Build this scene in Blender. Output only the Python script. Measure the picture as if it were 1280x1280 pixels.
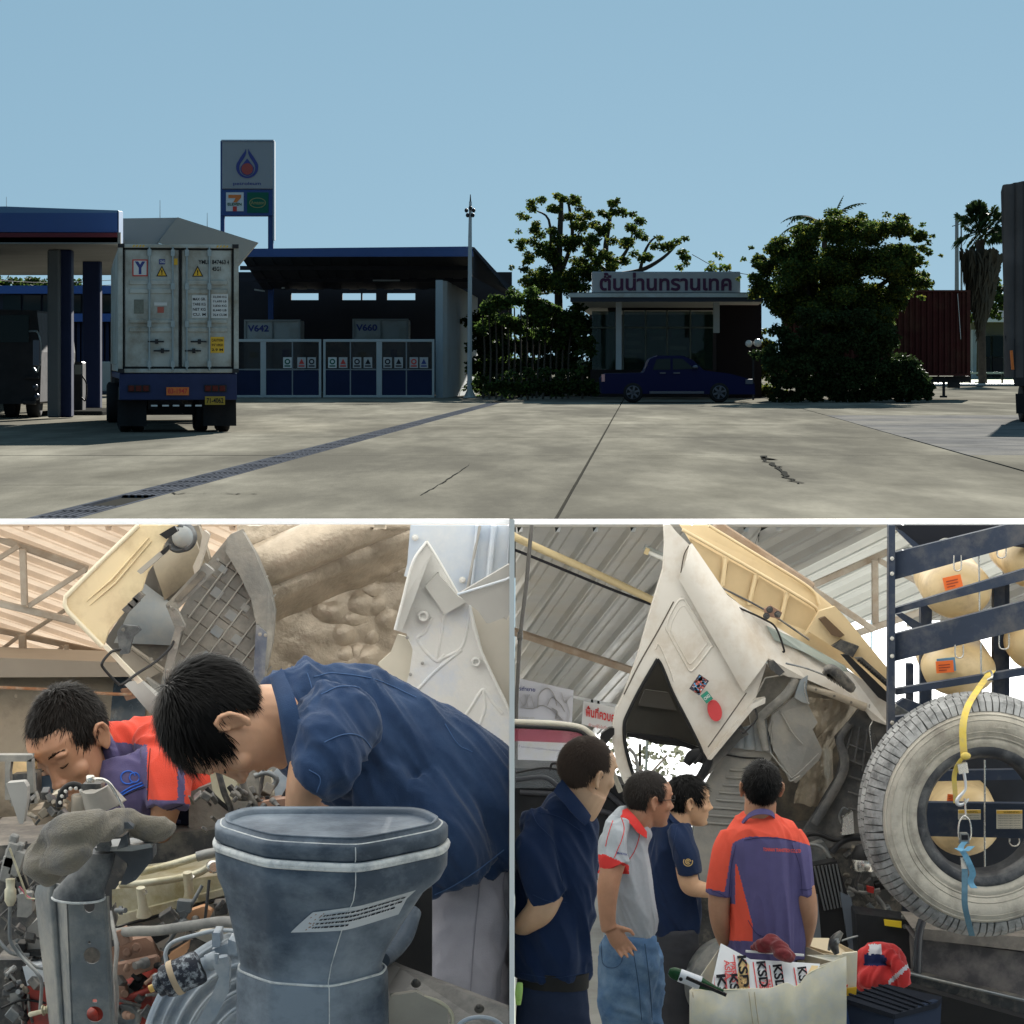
import bpy,bmesh,math,random
import numpy as np
from mathutils import Vector,Matrix,noise,Euler
R=math.radians
PI=math.pi
random.seed(7)
for o in list(bpy.data.objects):
 bpy.data.objects.remove(o)
S=bpy.context.scene
COL=S.collection

# ---------------------------------------------------------------- camera
F,HX,HY,CZ=3500.0,640.0,455.0,1.5  # focal length in photo pixels, principal point, eye height
cam=bpy.data.cameras.new('camera')
cam.sensor_width=36.0
cam.lens=F/1280.0*36.0
cam.shift_y=(HY-640.0)/1280.0  # rising/falling front, as on a view camera: verticals stay vertical
cam.clip_start,cam.clip_end=0.1,5000
camo=bpy.data.objects.new('camera',cam)
COL.objects.link(camo)
camo.location=(0,0,CZ)
camo.rotation_euler=(PI/2,0,0)
S.camera=camo

# ---------------------------------------------------------------- sky, sun, exposure
SUN_EL,SUN_AZ=22.8,11.0  # azimuth from +Y towards +X
W=bpy.data.worlds.new('World')
S.world=W
W.use_nodes=True
nt=W.node_tree
nt.nodes.clear()
wo=nt.nodes.new('ShaderNodeOutputWorld')
bg=nt.nodes.new('ShaderNodeBackground')
sk=nt.nodes.new('ShaderNodeTexSky')
sk.sky_type='NISHITA'
sk.sun_disc=False
sk.sun_elevation=R(SUN_EL)
sk.sun_rotation=R(SUN_AZ)
sk.air_density,sk.dust_density,sk.ozone_density=(3.6,0.9,7.5)
tc=nt.nodes.new('ShaderNodeTexCoord')
mp=nt.nodes.new('ShaderNodeMapping')
mp.inputs['Scale'].default_value=(1,1,3.0)
mp.inputs['Location'].default_value=(0,0,1.20)
nt.links.new(tc.outputs['Generated'],mp.inputs['Vector'])
nm=nt.nodes.new('ShaderNodeVectorMath')
nm.operation='NORMALIZE'
nt.links.new(mp.outputs['Vector'],nm.inputs[0])
nt.links.new(nm.outputs[0],sk.inputs['Vector'])
nt.links.new(sk.outputs[0],bg.inputs[0])
bg.inputs[1].default_value=0.050
nt.links.new(bg.outputs[0],wo.inputs[0])
sl=bpy.data.lights.new('sun','SUN')
sl.energy,sl.angle,sl.color=5.0,R(0.55),(1.0,0.955,0.885)
so=bpy.data.objects.new('sun',sl)
COL.objects.link(so)
sdir=Vector((math.sin(R(SUN_AZ))*math.cos(R(SUN_EL)),math.cos(R(SUN_AZ))*math.cos(R(SUN_EL)),math.sin(R(SUN_EL))))
so.rotation_euler=sdir.to_track_quat('Z','Y').to_euler()
so.location=sdir*60
S.view_settings.view_transform='Standard'
S.view_settings.look='None'
S.view_settings.exposure=1.85
S.view_settings.gamma=1
S.view_settings.use_curve_mapping=False
S.render.engine='CYCLES'
S.cycles.use_denoising=True
S.cycles.max_bounces=8
S.cycles.transmission_bounces=6
S.cycles.transparent_max_bounces=12
S.cycles.caustics_reflective=False
S.cycles.caustics_refractive=False
S.cycles.sample_clamp_indirect=6

# ---------------------------------------------------------------- helpers
def P(px,py,d):
 """the point d metres in front of the camera that the photograph shows at (px, py)"""
 return Vector(((px-HX)*d/F,d,CZ-(py-HY)*d/F))
def G(px,py,z=0.0):
 d=(CZ-z)*F/(py-HY)
 return Vector(((px-HX)*d/F,d,z))

def catmull(pts,n):
 """smooth curve through pts (tuples of any length)"""
 a=[np.array(p,float) for p in pts]
 if len(a)<3:
  return [a[0]+(a[-1]-a[0])*i/n for i in range(n+1)]
 a=[2*a[0]-a[1]]+a+[2*a[-1]-a[-2]]
 out=[]
 m=len(a)-3
 for i in range(m):
  k=max(1,round(n/m))
  for j in range(k):
   t=j/k
   p0,p1,p2,p3=a[i:i+4]
   out.append(0.5*(2*p1+(p2-p0)*t+(2*p0-5*p1+4*p2-p3)*t*t+(3*p1-p0-3*p2+p3)*t **3))
 out.append(a[-2])
 return out

class MB:
 """collects shapes for one mesh"""
 def __init__(s):
  s.v,s.f,s.m,s.sm=[],[],[],[]
 def add(s,v,f,m=0,smooth=False):
  k=len(s.v)
  s.v +=[tuple(p) for p in v]
  for q in f:
   s.f.append(tuple(i+k for i in q)); s.m.append(m); s.sm.append(smooth)
  return s
 def box(s,c,size,rot=None,m=0,taper=1.0):
  sx,sy,sz=size[0]/2,size[1]/2,size[2]/2
  v=[]
  for z,t in ((-sz,1),(sz,taper)):
   for x,y in ((-sx,-sy),(sx,-sy),(sx,sy),(-sx,sy)):
    v.append(Vector((x*t,y*t,z)))
  if rot is not None:
   M_=rot if isinstance(rot,Matrix) else Euler(rot).to_matrix()
   v=[M_ @ p for p in v]
  c=Vector(c)
  return s.add([p+c for p in v],[(0,3,2,1),(4,5,6,7),(0,1,5,4),(1,2,6,5),(2,3,7,6),(3,0,4,7)],m)
 def bb(s,a,b,m=0):
  a,b=Vector(a),Vector(b)
  return s.box((a+b)/2,[abs(q) for q in (b-a)],m=m)
 def prism(s,poly,ext,m=0,smooth=False):
  """polygon (3-D points) swept along ext, closed"""
  poly=[Vector(p) for p in poly]; ext=Vector(ext); n=len(poly)
  nrm=Vector((0,0,0))
  for i in range(n):
   nrm +=(poly[i]-poly[0]).cross(poly[(i+1)%n]-poly[0])
  if nrm.dot(ext)>0:
   poly.reverse()
  v=poly+[p+ext for p in poly]
  f=[tuple(range(n)),tuple(range(2*n-1,n-1,-1))]
  s.add(v,f,m)
  return s.add(v,[(i,i+n,(i+1)%n+n,(i+1)%n) for i in range(n)],m,smooth)
 def beam(s,a,b,w,h,up=(0,0,1),m=0):
  """rectangular bar from a to b"""
  a,b=Vector(a),Vector(b); d=(b-a).normalized()
  side=d.cross(Vector(up))
  if side.length<1e-4:side=d.cross(Vector((1,0,0)))
  side.normalize(); u=side.cross(d)
  q=[side*x*w/2+u*y*h/2 for x,y in ((-1,-1),(1,-1),(1,1),(-1,1))]
  return s.add([a+p for p in q]+[b+p for p in q],[(0,1,2,3),(7,6,5,4),(0,4,5,1),(1,5,6,2),(2,6,7,3),(3,7,4,0)],m)
 def loft(s,rings,m=0,caps=True,smooth=True,closed=True):
  n=len(rings[0]); v=[p for r in rings for p in r]; f=[]
  for i in range(len(rings)-1):
   for j in range(n if closed else n-1):
    k=(j+1)%n
    f.append((i*n+j,i*n+k,(i+1)*n+k,(i+1)*n+j))
  s.add(v,f,m,smooth)
  if caps and closed:
   s.add(rings[0],[tuple(range(n-1,-1,-1))],m); s.add(rings[-1],[tuple(range(n))],m)
  return s
 def tube(s,pts,r,n=8,m=0,smooth=True,res=None,caps=True,flat=1.0,up=(0,0,1)):
  """round bar along pts; r a number or one per point"""
  if not hasattr(r,'__len__'):r=[r]*len(pts)
  q=[tuple(p)+(x,) for p,x in zip(pts,r)]
  if res:q=catmull(q,res)
  pts=[Vector(p[:3]) for p in q]; r=[max(float(p[3]),1e-4) for p in q]
  rings=[]; up=Vector(up)
  for i,p in enumerate(pts):
   d=(pts[min(i+1,len(pts)-1)]-pts[max(i-1,0)]).normalized()
   a=d.cross(up)
   if a.length<0.05:a=d.cross(Vector((1,0.1,0)))
   a.normalize(); b=a.cross(d); up=b if res is None or True else up
   rings.append([p+(a*math.cos(t)+b*math.sin(t)*flat)*r[i] for t in (2*PI*k/n for k in range(n))])
  return s.loft(rings,m,caps,smooth)
 def lathe(s,prof,c=(0,0,0),axis=(0,0,1),n=24,m=0,smooth=True,caps=True):
  """profile [(radius, height)] turned about axis through c"""
  ax=Vector(axis).normalized(); c=Vector(c)
  a=ax.orthogonal().normalized(); b=ax.cross(a)
  return s.loft([[c+ax*h+(a*math.cos(t)+b*math.sin(t))*max(r,1e-4) for t in (2*PI*k/n for k in range(n))] for r,h in prof],m,caps,smooth)
 def ell(s,c,r,n=12,k=8,m=0,rot=None):
  c=Vector(c); rings=[]
  for i in range(k+1):
   th=PI*i/k
   ring=[Vector((r[0]*math.sin(max(th,1e-3) if i<k else 1e-3)*math.cos(t),r[1]*math.sin(max(th,1e-3) if i<k else 1e-3)*math.sin(t),-r[2]*math.cos(th))) for t in (2*PI*j/n for j in range(n))]
   if rot is not None:ring=[rot @ p for p in ring]
   rings.append([p+c for p in ring])
  return s.loft(rings,m)
 def grid(s,fn,nu,nv,m=0,smooth=True,thick=0.0):
  """sheet fn(u, v); given a thickness it is closed into a slab along its normals"""
  v=[Vector(fn(i/nu,j/nv)) for i in range(nu+1) for j in range(nv+1)]
  q=lambda i,j:i*(nv+1)+j
  f=[(q(i,j),q(i+1,j),q(i+1,j+1),q(i,j+1)) for i in range(nu) for j in range(nv)]
  if not thick:return s.add(v,f,m,smooth)
  nr=[Vector((0,0,0)) for _ in v]
  for a,b,c,d in f:
   nn=(v[b]-v[a]).cross(v[d]-v[a])
   for k in (a,b,c,d):nr[k] +=nn
  w=[p-k.normalized()*thick for p,k in zip(v,nr)]; N=len(v)
  s.add(v+w,f+[tuple(x+N for x in reversed(t)) for t in f],m,smooth)
  rim=[q(i,0) for i in range(nu)]+[q(nu,j) for j in range(nv)]+[q(i,nv) for i in range(nu,0,-1)]+[q(0,j) for j in range(nv,0,-1)]
  return s.add(v+w,[(rim[i],rim[i]+N,rim[(i+1)%len(rim)]+N,rim[(i+1)%len(rim)]) for i in range(len(rim))],m)
 def mesh(s,name,off=(0,0,0)):
  me=bpy.data.meshes.new(name)
  o=Vector(off)
  me.from_pydata([Vector(p)-o for p in s.v],[],s.f)
  me.polygons.foreach_set('material_index',s.m)
  me.polygons.foreach_set('use_smooth',s.sm)
  me.update()
  return me

def wloc(o):
 p=Vector((0,0,0))
 while o is not None:
  p +=o.location; o=o.parent
 return p
def link(name,me,mats,parent=None,loc=None):
 o=bpy.data.objects.new(name,me)
 COL.objects.link(o)
 if mats is not None:
  for m in (mats if isinstance(mats,(list,tuple)) else [mats]):me.materials.append(m)
 if parent is not None:o.parent=parent
 if loc is not None:o.location=loc
 return o
XLIM=None  # things of one workshop bay stay on their own side of the partition
def build(name,mb,mats,parent=None,bevel=0.0,local=False,seg=1,sub=0):
 """one mesh object; its shapes are in world metres (or, local, in the parent's own frame)"""
 if XLIM and not local:mb.v=[(min(max(p[0],XLIM[0]),XLIM[1]),p[1],p[2]) for p in mb.v]
 if parent is None:
  v=np.array(mb.v); off=Vector(((v[:,0].min()+v[:,0].max())/2,(v[:,1].min()+v[:,1].max())/2,v[:,2].min()))
  o=link(name,mb.mesh(name,off),mats,None,off)
 else:
  o=link(name,mb.mesh(name,(0,0,0) if local else wloc(parent)),mats,parent)
 if bevel:
  b=o.modifiers.new('bevel','BEVEL'); b.width=bevel; b.segments=seg; b.limit_method='ANGLE'; b.angle_limit=R(35)
 if sub:
  b=o.modifiers.new('subd','SUBSURF'); b.levels=b.render_levels=sub
 return o
def tag(o,label=None,cat=None,group=None,kind=None):
 for k,v in (('label',label),('category',cat),('group',group),('kind',kind)):
  if v:o[k]=v
 return o
def root(name,loc,label,cat,group=None,rz=0.0):
 o=bpy.data.objects.new(name,None)
 o.empty_display_size=0.1
 COL.objects.link(o)
 o.location=loc; o.rotation_euler=(0,0,rz)
 return tag(o,label,cat,group)
def copy_tree(o,parent=None):
 c=o.copy(); COL.objects.link(c); c.parent=parent
 for ch in list(o.children):copy_tree(ch,c)
 return c
_fc={}
def text_mesh(s,bold=0.0):
 """outline of a line of writing: flat mesh 1 unit high font, origin at its lower left; (verts, faces, width)"""
 if (s,bold) not in _fc:
  c=bpy.data.curves.new('lettering','FONT'); c.body=s; c.size=1; c.offset=bold; c.resolution_u=3
  o=bpy.data.objects.new('lettering',c); COL.objects.link(o)
  me=bpy.data.meshes.new_from_object(o.evaluated_get(bpy.context.evaluated_depsgraph_get()))
  v=[tuple(p.co) for p in me.vertices]; f=[tuple(p.vertices) for p in me.polygons]
  bpy.data.objects.remove(o); bpy.data.curves.remove(c); bpy.data.meshes.remove(me)
  x0=min(p[0] for p in v); x1=max(p[0] for p in v); y0=min(p[1] for p in v); y1=max(p[1] for p in v)
  _fc[(s,bold)]=([((p[0]-x0),(p[1]-y0)) for p in v],f,x1-x0,y1-y0)
 return _fc[(s,bold)]
def text(mb,s,o,ux,uy,m=0,lift=0.002,bold=0.0):
 """writes s into mb so that it fills the box at o spanned by ux (width) and uy (height)"""
 v,f,w,h=text_mesh(s,bold); o,ux,uy=Vector(o),Vector(ux),Vector(uy)
 n=ux.cross(uy).normalized()*lift
 mb.add([o+ux*(x/w)+uy*(y/h)+n for x,y in v],f,m)

# ---------------------------------------------------------------- materials
def mat(name,col,rough=0.6,metal=0.0,var=0.0,scale=4.0,bump=0.0,bscale=30.0,dirt=None,dirt_amt=0.0,dscale=3.0,spec=None,stretch=None,sss=0.0,trans=0.0,emit=None,coat=0.0,sheen=0.0,detail=6.0):
 m=bpy.data.materials.new(name); m.use_nodes=True
 t=m.node_tree; b=t.nodes['Principled BSDF']; N,L=t.nodes.new,t.links.new
 b.inputs['Base Color'].default_value=(*col,1); b.inputs['Roughness'].default_value=rough; b.inputs['Metallic'].default_value=metal
 if spec is None and max(col)<0.13 and metal<0.2 and not coat:spec=0.15
 if spec is not None:b.inputs['Specular IOR Level'].default_value=spec
 if sss:b.inputs['Subsurface Weight'].default_value=sss; b.inputs['Subsurface Radius'].default_value=(0.01,0.004,0.002); b.inputs['Subsurface Scale'].default_value=1.0
 if coat:b.inputs['Coat Weight'].default_value=coat
 if sheen:b.inputs['Sheen Weight'].default_value=sheen; b.inputs['Sheen Roughness'].default_value=0.5
 if emit:b.inputs['Emission Color'].default_value=(*emit[:3],1); b.inputs['Emission Strength'].default_value=emit[3]
 vec=None
 if var or bump or dirt:
  tcn=N('ShaderNodeTexCoord'); vec=tcn.outputs['Object']
  if stretch:
   mp_=N('ShaderNodeMapping'); mp_.inputs['Scale'].default_value=stretch; L(vec,mp_.inputs['Vector']); vec=mp_.outputs['Vector']
 cur=None
 def noise_(sc,det=detail,rg=0.6):
  n=N('ShaderNodeTexNoise'); n.inputs['Scale'].default_value=sc; n.inputs['Detail'].default_value=det; n.inputs['Roughness'].default_value=rg
  L(vec,n.inputs['Vector']); return n.outputs['Fac']
 if var:
  r=N('ShaderNodeMapRange'); r.inputs['From Min'].default_value=0.25; r.inputs['From Max'].default_value=0.75
  r.inputs['To Min'].default_value=1-var; r.inputs['To Max'].default_value=1+var; L(noise_(scale),r.inputs['Value'])
  x=N('ShaderNodeMix'); x.data_type='RGBA'; x.blend_type='MULTIPLY'; x.inputs[0].default_value=1
  x.inputs[6].default_value=(*col,1); L(r.outputs[0],x.inputs[7]); cur=x.outputs[2]
  rr=N('ShaderNodeMapRange'); rr.inputs['To Min'].default_value=max(0.05,rough-0.15); rr.inputs['To Max'].default_value=min(1,rough+0.15)
  L(noise_(scale*2.3),rr.inputs['Value']); L(rr.outputs[0],b.inputs['Roughness'])
 if dirt:
  r=N('ShaderNodeMapRange'); c=0.62-0.3*dirt_amt
  r.inputs['From Min'].default_value=c-0.08; r.inputs['From Max'].default_value=c+0.14; r.inputs['To Max'].default_value=0.9
  L(noise_(dscale,8,0.68),r.inputs['Value'])
  x=N('ShaderNodeMix'); x.data_type='RGBA'; L(r.outputs[0],x.inputs[0])
  if cur is not None:L(cur,x.inputs[6])
  else:x.inputs[6].default_value=(*col,1)
  x.inputs[7].default_value=(*dirt,1); cur=x.outputs[2]
 if cur is not None:L(cur,b.inputs['Base Color'])
 if bump:
  u=N('ShaderNodeBump'); u.inputs['Strength'].default_value=min(1,bump); u.inputs['Distance'].default_value=0.01 if bump <=1 else 0.01*bump
  L(noise_(bscale,4,0.6),u.inputs['Height']); L(u.outputs[0],b.inputs['Normal'])
 if trans:
  out=t.nodes['Material Output']; tr=N('ShaderNodeBsdfTranslucent'); ms=N('ShaderNodeMixShader')
  ms.inputs[0].default_value=trans; tr.inputs[0].default_value=(*col,1)
  if cur is not None:L(cur,tr.inputs[0])
  L(b.outputs[0],ms.inputs[1]); L(tr.outputs[0],ms.inputs[2]); L(ms.outputs[0],out.inputs['Surface'])
 return m
def glassy(name,tint,alpha,rough=0.03):
 m=bpy.data.materials.new(name); m.use_nodes=True; t=m.node_tree
 b=t.nodes['Principled BSDF']; b.inputs['Base Color'].default_value=(*tint,1); b.inputs['Roughness'].default_value=rough
 tr=t.nodes.new('ShaderNodeBsdfTransparent'); tr.inputs[0].default_value=(*[min(1,0.6+c) for c in tint],1)
 ms=t.nodes.new('ShaderNodeMixShader'); ms.inputs[0].default_value=alpha
 t.links.new(tr.outputs[0],ms.inputs[1]); t.links.new(b.outputs[0],ms.inputs[2]); t.links.new(ms.outputs[0],t.nodes['Material Output'].inputs['Surface'])
 return m

# ================================================================ materials shared by the station yard
M={}
M['concrete']=mat('yard concrete',(0.168,0.160,0.132),0.95,spec=0.0,var=0.42,scale=0.8,bump=0.5,bscale=25,dirt=(0.092,0.088,0.075),dirt_amt=0.5,dscale=0.3,stretch=(1,0.22,1))
M['joint']=mat('joint filler',(0.035,0.035,0.032),0.9,spec=0.0)
M['asphalt']=mat('worn asphalt',(0.11,0.11,0.11),0.9,spec=0.0,var=0.3,scale=1.2,bump=0.6,bscale=20,dirt=(0.17,0.165,0.15),dirt_amt=0.4,dscale=0.3)
M['blue']=mat('station blue paint',(0.012,0.055,0.20),0.5,var=0.15,scale=0.5)
M['navy']=mat('dark navy paint',(0.012,0.02,0.06),0.55,var=0.2,scale=0.7)
M['red']=mat('dull red band',(0.10,0.018,0.025),0.5)
M['grey_panel']=mat('warm grey cladding',(0.29,0.275,0.24),0.6,var=0.06,scale=0.3)
M['white_old']=mat('weathered white paint',(0.36,0.40,0.40),0.6,var=0.10,scale=0.6,dirt=(0.25,0.24,0.2),dirt_amt=0.2,dscale=0.8)
M['white_wall']=mat('pale render',(0.36,0.40,0.41),0.8,var=0.08,scale=0.5,dirt=(0.3,0.3,0.28),dirt_amt=0.25,dscale=0.5)
M['gate_white']=mat('gate enamel',(0.38,0.42,0.43),0.5,var=0.08,scale=1.0)
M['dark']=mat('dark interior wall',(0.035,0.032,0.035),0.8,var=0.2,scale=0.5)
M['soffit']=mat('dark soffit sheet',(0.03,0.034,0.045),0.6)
M['black']=mat('black rubber',(0.018,0.018,0.019),0.8,var=0.2,scale=3)
M['steel_dark']=mat('dark chassis steel',(0.03,0.03,0.033),0.6,var=0.3,scale=2)
M['chassis_blue']=mat('trailer blue',(0.03,0.04,0.10),0.6,var=0.25,scale=1.5)
M['cont_grey']=mat('container white paint',(0.46,0.485,0.455),0.55,var=0.16,scale=1.0,dirt=(0.22,0.19,0.14),dirt_amt=0.38,dscale=0.9)
M['galv']=mat('galvanised bar',(0.30,0.36,0.38),0.45,0.4,var=0.15,scale=3)
M['orange_lamp']=mat('orange reflector',(0.65,0.16,0.02),0.4)
M['yellow']=mat('warning yellow',(0.72,0.42,0.02),0.5)
M['ink']=mat('black ink',(0.015,0.015,0.02),0.6)
M['ink_blue']=mat('blue ink',(0.02,0.035,0.20),0.5)
M['ink_red']=mat('red ink',(0.55,0.03,0.02),0.5)
M['paper']=mat('white sticker',(0.62,0.63,0.62),0.5)
M['sign_white']=mat('sign face white',(0.26,0.275,0.29),0.4,var=0.04,scale=0.4)
M['green_sign']=mat('green sign',(0.01,0.11,0.07),0.5)
M['maroon']=mat('maroon container',(0.055,0.012,0.011),0.6,var=0.2,scale=0.8,dirt=(0.07,0.03,0.02),dirt_amt=0.3,dscale=1.2)
M['leaf']=mat('leaf green',(0.050,0.082,0.018),0.7,spec=0.1,var=0.35,scale=0.9,trans=0.45)
M['leaf_dark']=mat('dark leaf green',(0.026,0.044,0.014),0.7,spec=0.1,var=0.35,scale=0.9,trans=0.25)
M['leaf_yellow']=mat('yellowish leaf',(0.12,0.13,0.02),0.7,spec=0.1,var=0.3,scale=0.8,trans=0.4)
M['bark']=mat('bark',(0.055,0.045,0.035),0.9,var=0.3,scale=4)
M['pole']=mat('painted steel pole',(0.40,0.44,0.46),0.5,var=0.08,scale=1)
M['globe']=mat('opal globe',(0.75,0.75,0.72),0.3)
M['grass']=mat('lawn',(0.12,0.15,0.03),0.9,var=0.3,scale=1.0)
M['tarp']=mat('dusty tarpaulin',(0.085,0.08,0.08),0.75,var=0.3,scale=0.8,bump=0.5,bscale=5)
M['car_blue']=mat('car blue',(0.004,0.007,0.045),0.4,0.0,spec=0.1)
M['glass_dark']=mat('dark window glass',(0.012,0.02,0.02),0.08)
M['alloy']=mat('alloy rim',(0.09,0.10,0.125),0.35,0.7)
M['glass_green']=glassy('greenish shop glass',(0.02,0.06,0.045),0.45)
M['shelf']=mat('shop shelf',(0.28,0.30,0.27),0.6)

# ================================================================ ground
U=Vector((0.047,1,0))  # the way the joints run
def yard(x,d):  # x measured on the line d = 27
 return Vector((x,27.0,0))+U*(d-27.0)
mb=MB()
mb.prism([(-900,26.6,-0.03),(900,26.6,-0.03),(2200,3500,-0.03),(-2200,3500,-0.03)],(0,0,-0.5))
ground=tag(build('ground',mb,M['joint']),kind='structure')
cols=[(-42,-17),(-17,-10.7),(-10.66,-4.74),(-4.24,0.40),(0.44,6.58),(6.62,13.0),(13.04,42)]
rows=[(26.6,34.78),(34.82,45.98),(46.02,57.5),(57.52,69),(69.02,82),(82.02,104),(104.05,133),(133.05,190),(190.1,420)]
for ci,(a,b) in enumerate(cols):
 for ri,(c,e) in enumerate(rows):
  if e<70 and (a<-20 or b>20):continue
  mb=MB(); dz=random.uniform(-0.006,0.004)
  q=[yard(a,c),yard(b,c),yard(b,e),yard(a,e)]
  mb.prism([p+Vector((0,0,dz)) for p in q],(0,0,-0.06))
  worn=ci >=5 and ri in (2,3,4)
  build('concrete_slab',mb,M['asphalt'] if worn else M['concrete'],ground)
# drain channel with its grating
mb=MB()
for a,b in ((-4.74,-4.69),(-4.29,-4.24)):
 mb.prism([yard(a,26.6),yard(b,26.6),yard(b,108),yard(a,108)],(0,0,-0.05),0)
M['grate']=mat('blue grey grating',(0.06,0.066,0.078),0.9,0.0,spec=0.0,var=0.4,scale=1.5)
drain=tag(build('drain_channel',mb,M['grate']),'long steel drain grating running across the concrete yard','drain grating')
k=26.6
while k<107:
 mb=MB()
 ln=1.0+(k-26.6)*0.04
 if not (29.5<k<31.2):
  for j in range(5):
   a=-4.68+j*0.078
   mb.prism([yard(a,k),yard(a+0.05,k),yard(a+0.05,k+ln-0.05),yard(a,k+ln-0.05)],(0,0,-0.03))
  for j in range(2):
   mb.prism([yard(-4.69,k+j*(ln-0.11)),yard(-4.29,k+j*(ln-0.11)),yard(-4.29,k+j*(ln-0.11)+0.05),yard(-4.69,k+j*(ln-0.11)+0.05)],(0,0,-0.035))
  build('grating',mb,M['grate'],drain)
 k +=ln
def crack(pts,w):
 mb=MB(); pts=[G(*p,z=0.006) for p in pts]; L_=[]; Rr=[]
 fine=[]
 for a,b in zip(pts,pts[1:]):
  for j in range(6):fine.append(a.lerp(b,j/6)+Vector((random.gauss(0,w*1.2),random.gauss(0,w*6),0)))
 for p in fine:
  ww=w*random.uniform(0.3,1.3); L_.append(p+Vector((-ww,0,0))); Rr.append(p+Vector((ww,0,0)))
 mb.add(L_+Rr,[(i,i+1,i+1+len(L_),i+len(L_)) for i in range(len(L_)-1)])
 return build('crack',mb,M['joint'],ground)
crack([(955,571),(962,578),(978,588),(985,598),(1003,606)],0.035)
crack([(525,619),(548,606),(570,592),(590,577)],0.009)
crack([(215,616),(280,617),(350,616)],0.02)
crack([(952,571),(957,574)],0.06)

# ================================================================ far strip, lawn and house behind the trailer
mb=MB()
mb.prism([P(1120,483,205)*1,P(1330,483,205),P(1330,476,260),P(1120,476,260)],(0,0,-0.1))
lawn=MB()
def flat(mb,px0,px1,d0,d1,z,m=0):
 mb.prism([((px0-HX)*d0/F,d0,z),((px1-HX)*d0/F,d0,z),((px1-HX)*d1/F,d1,z),((px0-HX)*d1/F,d1,z)],(0,0,-0.12),m)
flat(lawn,1130,1330,190,330,0.14)
tag(build('lawn',lawn,M['grass']),kind='structure')
kerb=MB(); flat(kerb,1130,1330,187.5,190,0.18)
tag(build('kerb',kerb,M['white_old']),kind='structure')

def wall_box(mb,px0,px1,py0,py1,d,depth,m=0):
 a=P(px0,py1,d); b=P(px1,py0,d)
 mb.bb((a.x,d,a.z),(b.x,d+depth,b.z),m)
h=root('house',P(1238,476,260) ,'low pale house with white roof edge beyond the lawn','house')
mb=MB(); wall_box(mb,1214,1300,402,481,260,10); build('wall',mb,mat('far house wall',(0.16,0.17,0.15),0.8,var=0.2,scale=0.4),h)
mb=MB(); wall_box(mb,1206,1304,398,402.5,256,16); build('roof_edge',mb,M['globe'],h)
mb=MB(); wall_box(mb,1216,1223,412,480,257,1); build('column',mb,M['white_wall'],h)
for x0,x1 in ((1226,1238),(1241,1254)):
 mb=MB(); wall_box(mb,x0,x1,420,446,259.5,0.6); build('window',mb,M['glass_dark'],h)
 mb=MB(); wall_box(mb,x0,x1,447,470,259.6,0.6); build('window',mb,M['dark'],h)
mb=MB(); mb.prism([P(1230,399,268),P(1246,387,268),P(1300,387,268),P(1300,399,268)],(0,8,0))
build('roof',mb,mat('pale metal roof',(0.42,0.42,0.40),0.6),h)
f=root('low_fence',P(1235,480,200),'low post and rail fence along the lawn','fence')
for i in range(6):
 mb=MB(); wall_box(mb,1172+i*20,1174+i*20,467,482,195,0.15); build('post',mb,M['steel_dark'],f)
mb=MB(); wall_box(mb,1165,1290,465,467.5,195,0.1); build('rail',mb,M['pole'],f)

# ================================================================ container truck, seen from behind
th=R(-8.9)
T=root('container_truck',G(221,541),'semi trailer carrying a white shipping container, seen from behind','truck',rz=-th)
# local frame: x right, y forward, z up; rear face at y = 0, 57.8 px per metre
s=5250/86.0/F
def X(px):return (px-221)*s
def Z(py):return (541-py)*s
con=MB()
con.bb((X(150),0.10,Z(465)),(X(296),12.1,Z(306)))
cont=build('container',con,M['cont_grey'],T,local=True,bevel=0.02)
side=MB()
for i in range(24):
 y=0.4+i*0.48
 side.bb((X(150)-0.03,y,Z(455)),(X(150)+0.01,y+0.24,Z(314))); side.bb((X(296)-0.01,y,Z(455)),(X(296)+0.03,y+0.24,Z(314)))
build('corrugation',side,M['cont_grey'],cont,local=True)
fr=MB()
fr.bb((X(148),-0.03,Z(466)),(X(154),0.12,Z(305))); fr.bb((X(292),-0.03,Z(466)),(X(298),0.12,Z(305)))
fr.bb((X(154),-0.02,Z(310)),(X(292),0.11,Z(305.5))); fr.bb((X(154),-0.02,Z(466)),(X(292),0.11,Z(461)))
build('corner_frame',fr,M['cont_grey'],cont,local=True,bevel=0.01)
for x in (148,290):
 for y in (310,466):
  cs=MB(); cs.bb((X(x),-0.05,Z(y)),(X(x+8),0.1,Z(y-5))); build('corner_casting',cs,M['steel_dark'],cont,local=True)
hz=MB()
for x0 in (166,270):
 for j in range(4):hz.prism([(X(x0+j*4),-0.024,Z(309)),(X(x0+j*4+2),-0.024,Z(309)),(X(x0+j*4+3.4),-0.024,Z(306.5)),(X(x0+j*4+1.4),-0.024,Z(306.5))],(0,0.006,0))
build('hazard_stripe',hz,M['yellow'],cont,local=True)
gk=MB()
gk.bb((X(224.3),0.0,Z(461)),(X(226.6),0.11,Z(311)))
gk.bb((X(154),0.02,Z(461)),(X(156),0.11,Z(311))); gk.bb((X(290),0.02,Z(461)),(X(292),0.11,Z(311)))
gk.bb((X(154),0.02,Z(312)),(X(292),0.11,Z(310.4))); gk.bb((X(154),0.02,Z(461)),(X(292),0.11,Z(458.6)))
build('door_gasket',gk,M['black'],cont,local=True)
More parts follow.
